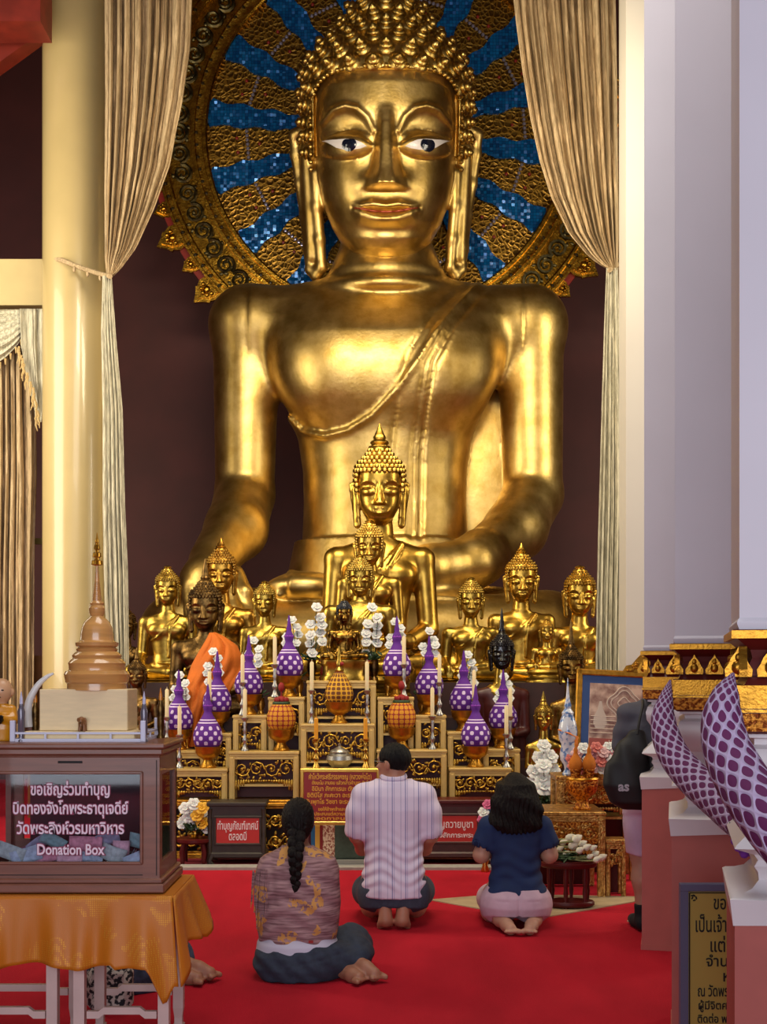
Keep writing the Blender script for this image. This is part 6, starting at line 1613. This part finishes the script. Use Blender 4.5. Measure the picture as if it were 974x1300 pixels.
# banknotes and papers inside
cols = [('#a9b4b8', 'grey'), ('#d98ca4', 'pink'), ('#a5bda8', 'green'), ('#aab8d0', 'blue'), ('#dba9bc', 'rose'), ('#7fa2aa', 'teal'), ('#9492b0', 'violet')]
rn = random.Random(12)
NM = []
for c, nmn in cols:
    NM.append(mat('banknote_'+nmn, c, .8, noise=.35, nscale=60))
def note(lab, px, py, y, rx, ry, rz, w_, h_, m):
    t_ = thing('banknote', lab, 'banknote', (x_(px)-off.x, DBX+y, z_(py)+ZT), group='banknotes heaped in the donation box'); b = MB(); rows = []
    R = Euler((rx, ry, rz)).to_matrix()
    cv = rn.uniform(-.02, .02)
    for j in range(5):
        rows.append([R @ Vector(((i/8-.5)*w_, cv*math.sin(i/8*PI), (j/4-.5)*h_)) for i in range(9)])
    b.grid(rows); b.build('paper', m, t_, angle=80, solid=.0006)
FR = [(8, 1085, .06, 0, .35, 0, .11, .06, 0, 'grey banknote tilted at the lower left corner of the glass'), (28, 1089, .055, 0, -.3, 0, .12, .06, 3, 'bluish banknote flat at the lower left of the glass'), (102, 1077, .085, 0, .03, 0, .13, .07, 1, 'pink banknote standing upright behind the last words'),
      (149, 1079, .07, 0, .05, .2, .066, .055, 4, 'rose banknote standing upright at the right of the glass'), (140, 1086, .055, 0, .35, 0, .10, .06, 0, 'grey banknote slanting at lower right of the glass'), (165, 1093, .05, 0, -.4, 0, .075, .04, 3, 'pale banknote in the lower right corner'),
      (58, 1088, .065, 0, -.15, 0, .13, .05, 1, 'pink banknote low in the middle of the heap'), (112, 1091, .05, 0, .1, 0, .09, .04, 3, 'bluish banknote under the English words'), (60, 1072, .09, .2, .5, .3, .10, .05, 5, 'teal banknote folded high at the left'), (130, 1070, .10, .2, -.2, .2, .09, .05, 6, 'violet banknote at the back of the heap'),
      (170, 1072, .09, .2, .2, -.3, .08, .06, 5, 'teal banknote crumpled at the right'), (40, 1076, .10, .3, -.6, .3, .09, .05, 6, 'violet banknote crumpled at the left'), (112, 1058, .12, .3, .1, 0, .05, .03, 3, 'small blue slip topmost in the heap'), (84, 1093, .05, .1, .0, 0, .10, .03, 4, 'rose banknote lying under the middle words'), (58, 1053, .13, .4, -.1, 0, .05, .02, 5, 'teal slip leaning at the back left')]
for q in FR: note(q[9], q[0], q[1], q[2], q[3], q[4], q[5], q[6], q[7], NM[q[8]])
b = MB()
for i in range(230):
    R = Euler((rn.uniform(-1.1, 1.1), rn.uniform(-1.0, 1.0), rn.uniform(0, 3))).to_matrix()
    x = rn.uniform(gl+.06, gx-.06); y = rn.uniform(-yw+.12, yw-.16); b.box((x, y, zb0+.022+rn.random()*.05*(1-(y/yw)**2)), (rn.uniform(.04, .07), rn.uniform(.025, .04), .0012), M=R); 
b.v = [(x, y, max(z, zb0+.013)) for x, y, z in b.v]
for k in range(len(b.m)): b.m[k] = (k//6) % len(NM)
bt = b.build('heaped_banknotes', NM, None, smooth=False); bt.location = t.location; meta(bt, 'loose heap of crumpled banknotes covering the floor of the donation box', 'banknotes', kind='stuff')

# ------------------------------------------------------------------ things on the box
ZB2 = ZT+hb; DS = 5.02
def z2(py): return P(0, py, DS).z
t = thing('base_slab', 'pale wooden slab with white picket rail on top of the donation box', 'base', (P(103, 0, DS).x, DS+.1, ZB2)); u = DS/F
b = MB(); b.box((0, 0, .02), (140*u, .26, .04), bev=.004); b.build('slab', mat('birch_ply', '#e8cf9f', .5, noise=.1, nscale=10, stretch=(1, 1, 6)), t, smooth=False)
b = MB(); w2 = 82*u
def rail_box(c, s_): b.box(c, s_)
for yy in (-.15, .15):
    rail_box((0, yy, .034), (2*w2, .006, .008)); rail_box((0, yy, .006), (2*w2, .006, .012))
    for i in range(5): rail_box((-w2+2*w2*i/4, yy, .02), (.008, .007, .034))
for xx in (-w2, w2):
    rail_box((xx, 0, .034), (.006, .3, .008)); rail_box((xx, 0, .006), (.006, .3, .012))
    for i in range(3): rail_box((xx, -.15+.15*i, .02), (.007, .008, .034))
    for yy in (-.15, .15): b.box((xx, yy, .042), (.02, .02, .084), bev=.002)
b.build('white_rail', mat('white_plastic', '#c8c6da', .4), t, smooth=False)
t = thing('wooden_block', 'large pale wooden block under the model stupa', 'block', (P(106, 0, DS).x, DS+.1, ZB2+.041)); hblk = z2(875)-ZB2-.041
b = MB(); b.box((0, 0, hblk/2), (112*u, .20, hblk), bev=.003); b.build('block', MATS['birch_ply'], t, smooth=False)
for k, (xp, yy) in enumerate(((106, -.115), (174, .02))):
    e = thing('elephant_figurine', ('small wooden elephant standing before the pale block' if k == 0 else 'small wooden elephant at the right side of the pale block'), 'figurine', (P(xp, 0, DS).x, DS+.1+yy, ZB2+.041)); S = SDF((-.025, -.035, -.002), (.025, .035, .07), .0016)
    S.ell((0, 0, .035), (.015, .022, .018), 0); S.ell((0, -.02, .045), (.012, .012, .013), .006); S.path([(0, -.029, .043), (0, -.033, .025), (0, -.03, .010)], [.005, .004, .003], .004)
    for g in (-1, 1):
        S.ell((g*.013, -.016, .045), (.006, .003, .009), .003)
        for yq in (-.012, .012): S.cone((g*.008, yq, .03), (g*.009, yq, .002), .006, .006, .004)
    S.build('body', mat('brown_wood', '#8a5a34', .4), e)
t = thing('model_stupa', 'polished wooden model stupa with gilt tiered finial on the donation box', 'model stupa', (P(116, 0, DS).x, DS+.1, ZB2+.041+hblk)); D2 = DS+.1; u2 = D2/F; zb_ = t.location.z
def zz(py): return P(0, py, D2).z-zb_
m_stu = mat('honey_wood', '#d29a58', .2, noise=.2, nscale=5, stretch=(1, 1, 12), coat=.5)
pr = [(37, 876), (37, 868), (39, 866), (41, 856), (39, 852), (35, 851), (35, 845), (36, 842), (33, 838), (30, 836), (31, 832), (28, 829), (25, 827), (26, 824), (23, 822), (26.5, 820), (27, 816), (24, 815), (21, 813), (20.5, 805), (19, 797), (16, 790), (11, 785), (8, 782), (9.5, 778), (10, 772), (8, 768), (9, 766), (7.2, 764), (6.2, 763)]
b = MB(); b.lathe([(r*u2, zz(y)) for r, y in pr], 48); b.build('bell_and_base', m_stu, t, angle=25)
pr = []
for i in range(14): y = 763-i*1.7; r = 6.2-i*.2; pr += [(r, y), (r, y-.9), (r-.8, y-1.2)]
pr += [(3.2, 738), (2, 725), (1.5, 716)]
b = MB(); b.lathe([(r*u2, zz(y)) for r, y in pr], 24); b.build('spire', m_stu, t, angle=25)
b = MB(); pr = [(2, 718), (6.5, 717), (6, 712), (3, 711), (2.5, 708), (5, 707), (4.5, 702), (2, 701), (2, 698), (3.8, 697), (3, 692), (1.6, 690), (2.4, 688), (1.2, 683), (.3, 676)]
b.lathe([(r*u2, zz(y)) for r, y in pr], 20, lob=lambda a, z: 1+.12*math.cos(10*a)); b.build('gilt_finial', m_gilt, t)
t = thing('tusk', 'curved white tusk standing on the donation box left of the pale block', 'tusk', (P(34, 0, DS).x, DS+.05, ZB2)); off2 = -Vector(t.location)
b = MB(); pts = smoothpts([P(36, 923, 5.07), P(35, 905, 5.07), P(38, 888, 5.07), P(48, 870, 5.07), P(60, 859, 5.07), P(68, 855, 5.07)], 20)
b.tube([p+off2 for p in pts], [(6-4.6*(i/19)**1.5)*u for i in range(20)], 12); b.build('ivory', mat('ivory', '#d9d6d2', .3), t)
b = MB(); b.lathe([(.032, 0), (.032, .02), (.024, .03), (.022, z2(921)-ZB2)], 20); b.v = [(x+(P(36, 0, 5.07).x+off2.x), y+.02, z) for x, y, z in b.v]; b.build('stand', m_teak, t)
for k, (px, dy, lab) in enumerate(((27, -.04, 'clear pointed votive candle at the left corner of the white rail'), (45, .06, 'amber pointed votive candle behind the tusk'), (183, -.04, 'clear pointed votive candle at the right corner of the white rail'), (204, .22, 'amber pointed votive candle at the back right of the box top'))):
    d = DS+.0+dy; xw_ = P(px, 0, d).x; cl = k in (0, 2)
    t = thing('votive_candle', lab, 'candle', (xw_+(0 if px > 100 else 0), d, ZB2)); k2 = d/F
    b = MB(); b.lathe([(5*k2, 0), (5*k2, 2*k2), (3*k2, 6*k2), (4.5*k2, 14*k2), (4.5*k2, 30*k2), (5*k2, 38*k2), (3*k2, 44*k2), (2.4*k2, 48*k2)], 14); b.build('holder', mat('smoky_glass', '#6a6470', .1, .3) if cl else m_bronze, t)
    b = MB(); b.lathe([(2.4*k2, 47*k2), (2.2*k2, 54*k2), (.3*k2, 64*k2)], 12); b.build('tip', mat('clear_tip', '#b8b6d0', .1) if cl else mat('amber_tip', '#c77a1e', .2), t)
# little novice monk figurine
t = thing('monk_figurine', 'small painted figurine of a shaven child monk in an orange robe at the left edge', 'figurine', (P(0, 0, DS).x, DS+.02, ZB2)); S = SDF((-.09, -.08, -.005), (.09, .08, .27), .0035); k2 = u
S.sections([(0, 0, 0, .05, .042), (.05, 0, 0, .058, .046), (.10, 0, 0, .05, .04), (.135, 0, 0, .038, .032), (.15, 0, 0, .022, .022)], 0)
for g in (-1, 1): S.path([(g*.04, 0, .125), (g*.052, -.02, .085), (g*.015, -.05, .095)], [.02, .018, .013], .015)
S.build('robe', mat('saffron_glaze', '#c98412', .3, coat=.3), t)
S = SDF((-.06, -.08, .13), (.06, .07, .27), .003); S.ell((0, 0, .20), (.044, .044, .05), 0); S.cone((0, 0, .14), (0, 0, .17), .022, .022, .01); 
for g in (-1, 1): S.ell((g*.044, 0, .195), (.008, .01, .014), .004); S.ell((g*.012, -.052, .092), (.012, .012, .014), .006)
S.ell((0, -.044, .19), (.006, .007, .008), .005); S.build('head', mat('doll_skin', '#c99a72', .35), t)
b = MB()
for g in (-1, 1): b.ball((g*.016, -.041, .203), (.006, .003, .003), 8, 5)
b.ball((0, -.041, .175), (.010, .003, .003), 8, 5); b.build('painted_face', m_black, t)
b = MB(); b.lathe([(.016, .07), (.026, .085), (.026, .10), (.02, .105)], 16, (0, -.055, 0)); b.build('alms_bowl', m_black, t)

# ================================================================== right hand altar
m_gtab = goldmat('carved_table_gold', '#dcae62', '#8f6432', .4, 40, .3, 90)
stand('low carved gold table holding the gilt bowl and orange cones', 662, 770, 1031, 8.28, zfloor=0, dep=.5, apron=.17, legw=.05, panel=m_giltpat, m=m_gtab, cm=m_gtab, name='carved_table', group=None, cat='table', shelf=False)
stand('small carved gold stand between the low table and the standing visitor', 769, 796, 1066, 8.3, zfloor=0, dep=.16, apron=.09, legw=.03, m=m_gtab, cm=m_gtab, name='carved_side_stand', group=None, shelf=False)
stand('carved gold bench behind the low table carrying the framed picture', 706, 812, 985, 8.95, zfloor=0, dep=.35, apron=.16, legw=.06, panel=m_giltpat, m=m_gtab, cm=m_gtab, name='carved_bench', group=None, cat='bench')
ZTB = P(0, 1031, 8.28).z
t = thing('gilt_footed_bowl', 'gilt footed bowl on the low carved table holding two orange cones', 'bowl', (P(739, 0, 8.45).x, 8.45, ZTB)); u = 8.45/F
b = MB(); b.lathe([(r*u, z*u) for r, z in [(11, 0), (12, 2), (9, 5), (8, 10), (9, 14), (12, 17), (18, 22), (20, 30), (21, 38), (20, 40), (18, 38), (16, 30)]], 32, lob=lambda a, z: 1+(.015*math.cos(20*a) if z > 16*u else 0)); b.build('bowl', m_giltpat, t)
b = MB(); b.lathe([(20.8*u, 37*u), (21.8*u, 39*u), (20.8*u, 41*u)], 32, cap=False); b.lathe([(15*u, 33*u), (15*u, 34*u)], 24); b.build('rim', m_gilt, t)
for k, (dx, lab) in enumerate(((-8, 'left one of two orange flower cones in the gilt footed bowl'), (9, 'right one of two orange flower cones in the gilt footed bowl'))):
    c = thing('orange_cone', lab, 'flower offering', (P(739+dx, 0, 8.45).x, 8.45, ZTB+34*u), group=None)
    b = MB(); b.lathe([(r*u, z*u) for r, z in [(5, 0), (6, 8), (7, 14), (7.5, 16), (7, 17)]], 18); b.build('holder', m_giltpat, c)
    b = MB(); b.lathe([(r*u, z*u) for r, z in [(6.5, 16), (8.5, 19), (8.8, 24), (7, 30), (3.5, 35), (2.6, 38), (2.8, 41), (1, 46), (.4, 50)]], 18); b.build('flower_body', mat('orange_flower', '#c9700c', .8, bump=.5, bscale=300), c)
# framed picture with crest
t = thing('framed_picture', 'large gold framed picture with blue mount leaning at the right of the altar', 'picture', (P(780, 0, 9.05).x, 9.08, P(0, 986, 8.95).z)); off = -Vector(t.location)
Mf = Matrix.Rotation(math.radians(-7), 4, 'X') @ Matrix.Rotation(math.radians(3.0), 4, 'Y'); fw, fh = .58, .76
b = MB()
for q, (c, s_) in enumerate((((0, 0, .022), (fw, .03, .044)), ((0, 0, fh-.022), (fw, .03, .044)), ((-fw/2+.022, 0, fh/2), (.044, .03, fh)), ((fw/2-.022, 0, fh/2), (.044, .03, fh)))): b.box(c, s_, bev=.008)
b.v = [tuple(Mf @ Vector(v)) for v in b.v]; b.build('frame', m_gilt, t, smooth=False)
b = MB()
for c, s_ in (((0, .005, fh/2), (fw-.08, .012, fh-.08)),): b.box(c, s_)
b.v = [tuple(Mf @ Vector(v)) for v in b.v]; b.build('blue_mount', mat('blue_mount', '#2f4f86', .6), t, smooth=False)
b = MB(); b.box((0, -.003, fh/2), (fw-.20, .006, fh-.20)); b.v = [tuple(Mf @ Vector(v)) for v in b.v]
pc = b.build('print', mat('beige_print', '#d6b8a2', .6, col2='#8a6458', nscale=14), t, smooth=False)
b = MB(); b.box((0, -.008, .18), (fw-.21, .003, .16)); b.v = [tuple(Mf @ Vector(v)) for v in b.v]; b.build('red_ground', mat('dusty_red_print', '#a04f46', .6), pc, smooth=False)
b = MB(); 
for r0 in (.11, .085, .04): b.tube([Mf @ Vector((.06+r0*math.cos(a)*(1+.12*math.cos(4*a)), -.008, .52+r0*math.sin(a)*(1+.12*math.cos(4*a)))) for a in [2*PI*i/40 for i in range(41)]], .005, 5, cap=False)
for k in range(5): b.tube([Mf @ Vector((-.18+.0*k, -.008, .30+.03*k)), Mf @ Vector((.18, -.008, .30+.03*k))], .003, 4)
for xx in (-.04, -.02): b.tube([Mf @ Vector((xx, -.011, .11)), Mf @ Vector((xx, -.011, .25))], .004, 4)
b.build('pale_lines', mat('pale_print_line', '#c9b8a8', .6), pc)
b = MB(); b.lathe([(.03, 0), (.05, .04), (.045, .09), (.02, .14), (.008, .2)], 16, sy=.05); b.v = [tuple(Mf @ Vector((x-.11, y-.008, z+.33))) for x, y, z in b.v]; b.build('pale_jar_shape', MATS['pale_print_line'], pc)
b = MB(); M = Mf @ Matrix.Translation((.20, -.01, fh-.01)); b.prism([(-.16, 0), (-.13, .05), (-.09, .06), (-.06, .10), (0, .17), (.06, .10), (.09, .06), (.13, .05), (.16, 0)], .03, M)
for i in range(26):
    x = random.uniform(-.12, .12); z = .01+random.random()*(.14*(1-abs(x)/.13)); b.ball(M @ Vector((x, -.004, z)), (.014, .008, .01), 6, 4)
b.build('carved_crest', m_gilt, t, smooth=True)
b = MB(); b.box((0, .16, .3), (.06, .02, .62), M=Matrix.Rotation(.25, 3, 'X')); b.box((-.2, -.02, .01), (.06, .08, .02)); b.box((.2, -.02, .01), (.06, .08, .02)); b.build('easel_strut', m_gtab, t, smooth=False)
bouquet('garland of pink and white flowers heaped below the framed picture', 752, 987, 8.93, [(725, 965), (733, 957), (741, 951), (749, 957), (757, 950), (765, 956), (773, 950), (781, 956), (728, 974), (737, 970), (746, 968), (755, 966), (763, 968), (771, 964), (779, 966), (786, 962), (741, 978), (752, 976), (762, 977), (772, 975)], (978, 14), 7.5, flm=[mat('coral_petal', '#c4695f', .6), mat('blush_petal', '#cfa6a4', .6), m_petal, mat('rose_petal', '#b87a80', .6)], seed=6, leaves=20, group=None, zf=P(0, 986, 8.95).z+.001)
# blue and white porcelain spire with an orange ribbon
t = thing('porcelain_spire', 'blue and white pointed porcelain jar with an orange ribbon left of the framed picture', 'jar', (P(721, 0, 9.0).x, 9.0, P(0, 986, 8.95).z)); u = 9.18/F
b = MB(); b.lathe([(r*u, z*u) for r, z in [(6, 0), (7, 3), (4, 8), (5, 14), (9, 20), (10, 28), (8, 40), (11, 46), (12, 56), (10, 68), (7, 76), (7.5, 79), (4, 84), (4.5, 88), (2.4, 96), (1.5, 108), (.4, 122)]], 26); b.build('jar', mat('blue_white_glaze', '#cdd3dc', .15, col2='#5a7fb4', nscale=26, nlo=.4, nhi=.5, coat=.5), t)
b = MB(); b.tube([(-12*u, -.02, 58*u), (0, -12.4*u, 54*u), (12*u, -.02, 48*u)], .012, 8, sq=.5); b.tube([(10*u, -.03, 50*u), (9*u, -.06, 40*u), (12*u, -.05, 34*u)], [.014, .012, .005], 6, sq=.4); b.build('ribbon', mat('orange_ribbon', '#cf6f10', .6), t)
# red stool with lotus tray
t = thing('lotus_tray_stool', 'dark red round stool with turned legs right of the navy shirted woman', 'stool', (P(722, 0, 7.95).x, 7.95, 0)); hz = P(0, 1097, 7.8).z; u = 7.95/F
b = MB(); b.lathe([(34*u, hz-.04), (36*u, hz-.03), (36*u, hz-.012), (32*u, hz-.01), (32*u, hz)], 36, sy=.62); b.build('seat', m_lacred, t)
for k in range(6):
    a = 2*PI*k/6+.3; x, y = 26*u*math.cos(a), 26*u*.62*math.sin(a); b = MB(); b.lathe([(.014, 0), (.016, .02), (.01, .05), (.016, .10), (.012, .14), (.017, .17), (.015, hz-.03)], 12, (x, y, 0)); b.build('leg', m_lacred, t)
b = MB(); b.lathe([(31*u, .012), (33*u, .02), (33*u, .036), (31*u, .045)], 36, sy=.62); b.build('foot_ring', m_lacred, t)
lot0 = None; rn = random.Random(8)
LP = [(714, 1070, 1.0), (722, 1064, 1.3), (731, 1066, 1.5), (726, 1074, 1.4), (738, 1072, 1.2), (744, 1076, 1.1), (752, 1077, 1.0), (755, 1085, 1.1), (757, 1092, 1.1), (748, 1088, .9), (763, 1094, 1.2), (735, 1080, 1.1), (710, 1078, .9), (718, 1084, 1.0)]
wh = ['at the left edge of the heap', 'near the top of the heap', 'largest and topmost of the heap', 'just under the topmost one', 'right of the largest one', 'above the middle right', 'at the right shoulder of the heap', 'right side, second from the rim', 'right side, above the rim', 'middle right with hidden stem', 'overhanging the right rim', 'in the centre of the heap', 'low at the left', 'lowest at the left']
base_z = hz
for i, (x, y, s_) in enumerate(LP):
    d = 7.92+.05*math.sin(i*2.1)-.004*(y-1080); p = P(x, y, d); p.z = max(p.z, hz+.022)
    lab = 'white lotus bud on the red stool, '+wh[i]
    if lot0 is None:
        lot0 = thing('lotus_bud', lab, 'flower', p, group=None)
        b = MB(); b.lathe([(.006, -.016), (.017, -.006), (.019, .006), (.012, .024), (.002, .036)], 12, lob=lambda a, z: 1+.08*math.cos(5*a), M=Matrix.Rotation(1.1, 3, 'Y')); b.build('bud', mat('lotus_white', '#cfc9b4', .55, sub=.1), lot0)
        b = MB(); b.tube([(-.012, 0, -.006), (-.07, .02, -.012), (-.15, .03, -.008)], [.005, .0045, .004], 6); b.build('stem', mat('pale_stem', '#7a7a48', .6), lot0)
        lot0.scale = (s_,)*3
    else: dup(lot0, p, rn.uniform(-.5, .5), lab, scale=s_)
b = MB()
for i in range(44):
    a = rn.uniform(0, 6.28); r = rn.random()*.8; b.ball((27*u*r*math.cos(a), 16*u*r*math.sin(a), hz+.012+rn.random()*.05*(1-r)), (.045, .012, .006), 6, 4, Euler((rn.uniform(-.5, .5), rn.uniform(-.4, .4), rn.uniform(0, 3))).to_matrix())
lv = b.build('lotus_leaves', m_grn, None); lv.location = t.location; meta(lv, 'tangle of dark green lotus leaves and stalks on the red stool', 'leaves', kind='stuff')

# ================================================================== garlands and sign by the pillars
def tuskmat():
    m, nt, b, x, y, z, obj = newmat('purple_garland_net', .8)
    at = nd(nt, 'ShaderNodeAttribute'); at.attribute_name = 'uvp'; sx = nd(nt, 'ShaderNodeSeparateXYZ'); nt.links.new(at.outputs['Vector'], sx.inputs[0])
    f = nmath(nt, 'MULTIPLY', nmath(nt, 'SINE', nmath(nt, 'ADD', sx.outputs[0], sx.outputs[1])), nmath(nt, 'SINE', nmath(nt, 'SUBTRACT', sx.outputs[0], sx.outputs[1])))
    f = nmath(nt, 'ABSOLUTE', f)
    k = nmath(nt, 'GREATER_THAN', f, .36)
    nt.links.new(nmix(nt, k, hexc('#b6a4c6'), hexc('#5e1450')), b.inputs['Base Color'])
    bp = nd(nt, 'ShaderNodeBump', Strength=.7, Distance=.01, invert=True); nt.links.new(nmath(nt, 'MINIMUM', f, .45), bp.inputs['Height']); nt.links.new(bp.outputs[0], b.inputs['Normal'])
    return m
m_tusk = tuskmat()
def garland(lab, pts, rs, n=110, seg=40):
    p0 = P(pts[-1][0], pts[-1][1], pts[-1][2]); t = thing('flower_garland', lab, 'garland', p0); off = -Vector(p0)
    pp = [p+off for p in smoothpts([P(*q) for q in pts], n)]
    rr = [float(np.interp(i/(n-1), np.linspace(0, 1, len(rs)), rs)) for i in range(n)]
    b = MB(); b.tube(pp, rr, seg); o = b.build('netted_flowers', m_tusk, t)
    at = o.data.attributes.new('uvp', 'FLOAT_VECTOR', 'POINT'); L = 0; vals = []
    rm = max(rr)
    for i in range(n):
        if i: L += (pp[i]-pp[i-1]).length/max(rr[i], .25*rm)
        for k in range(seg): vals += [k/seg*2*PI*5, L*2.55, 0]
    at.data.foreach_set('vector', vals)
    return t
ta = garland('purple garland in a lilac net curving up before the second white pillar', [(851, 864, 4.55), (846, 885, 4.5), (842, 910, 4.45), (846, 935, 4.4), (858, 962, 4.32), (880, 988, 4.2), (905, 1010, 4.05), (930, 1032, 3.9), (955, 1056, 3.75)], [.004, .024, .042, .050, .054, .058, .06, .06, .055])
tb = garland('larger purple garland in a lilac net curving up before the nearest white pillar', [(931, 855, 2.95), (922, 880, 2.92), (917, 910, 2.88), (921, 942, 2.84), (934, 975, 2.78), (955, 1010, 2.7), (985, 1050, 2.6), (1020, 1095, 2.52), (1052, 1180, 2.47), (1064, 1330, 2.45), (1068, 1560, 2.44), (1070, 1829, 2.44)], [.004, .03, .046, .053, .058, .061, .062, .062, .060, .058, .055, .05])
for T_, lab in (): pass
b = MB()
for i in range(26):
    c = P(944, 1062, 3.6)+Vector((random.uniform(-.02, .02), random.uniform(-.02, .02), random.uniform(-.05, .03))); b.ball(c-Vector(ta.location), (.013, .011, .012), 7, 5)
b.build('purple_tassel', m_purple, ta)
b = MB()
for i in range(16):
    c = P(946, 1052, 3.6)+Vector((random.uniform(-.03, .03), random.uniform(-.02, .02), random.uniform(-.02, .03))); b.ball(c-Vector(ta.location), (.02, .004, .008), 6, 4, Matrix.Rotation(random.uniform(0, 3), 3, 'Y'))
b.build('tassel_leaves', m_grn, ta)
# the notice leaning on the pillar base
DSG = 4.42
t = thing('notice_board', 'yellow notice with black writing in a blue grey frame against the pillar base', 'sign', (P(903, 0, DSG).x, DSG, 0)); off = -Vector(t.location)
xa, xb = P(863, 0, DSG).x+off.x, P(960, 0, DSG).x+off.x; zt_ = P(0, 1121, DSG).z; z0_ = .12
b = MB(); fwd = .028
b.box(((xa+xb)/2, 0, zt_-fwd/2), (xb-xa, .03, fwd), bev=.003); b.box(((xa+xb)/2, 0, z0_+fwd/2), (xb-xa, .03, fwd), bev=.003)
b.box((xa+fwd/2, 0, (zt_+z0_)/2), (fwd, .026, zt_-z0_-2*fwd+.002)); b.box((xb-fwd/2, 0, (zt_+z0_)/2), (fwd, .026, zt_-z0_-2*fwd+.002))
b.build('frame', mat('blue_grey_frame', '#5b5872', .45), t, smooth=False)
b = MB(); b.box(((xa+xb)/2, .006, (zt_+z0_)/2), (xb-xa-.04, .012, zt_-z0_-.04)); pl = b.build('plate', mat('yellow_plate', '#b8a052', .35, .2), t, smooth=False)
b = MB(); b.box((xa+fwd+.006, -.004, (zt_+z0_)/2), (.003, .004, zt_-z0_-.07)); b.box(((xa+xb)/2, -.004, zt_-fwd-.006), (xb-xa-.07, .004, .003))
for i in range(5): b.ball((xa+fwd+.016+.007*(i % 3), -.003, zt_-fwd-.016-.008*(i//2)), (.006, .002, .003), 6, 4, Matrix.Rotation(i*.7, 3, 'Y'))
b.build('black_border', MATS['slot_black'], pl, smooth=False)
for xx in (xa+.02, xb-.02):
    b = MB(); b.box((xx, .01, z0_/2), (.025, .025, z0_)); b.build('leg', MATS['blue_grey_frame'], t, smooth=False)
m_tx = mat('black_print', '#16140f', .5)
for s, x, py, hgt in (('ขอเชิญ', 905, 1147, 19), ('เป็นเจ้าภาพ', 881, 1175, 21), ('แต่พระ', 900, 1201, 19), ('จำนวน', 896, 1221, 15), ('หรือ', 917, 1240, 15), ('ณ วัดพระสิงห์', 885, 1259, 15), ('ผู้มีจิตศรัทธา', 886, 1277, 11), ('ติดต่อ พระราช', 885, 1294, 11)):
    o = text_mesh('lettering', s, hgt*1.25*DSG/F, m_tx, Matrix.Translation((P(x, 0, DSG).x+off.x, -.0015, P(0, py, DSG).z)) @ FACE, pl, .0012, align='LEFT', bold=.0006)
    lim = xb-fwd-.004   # keep the writing on the plate
    mx = max(v.co.x for v in o.data.vertices); mn = min(v.co.x for v in o.data.vertices)
    if mx > lim:
        k = (lim-mn)/(mx-mn)
        for v in o.data.vertices: v.co.x = mn+(v.co.x-mn)*k
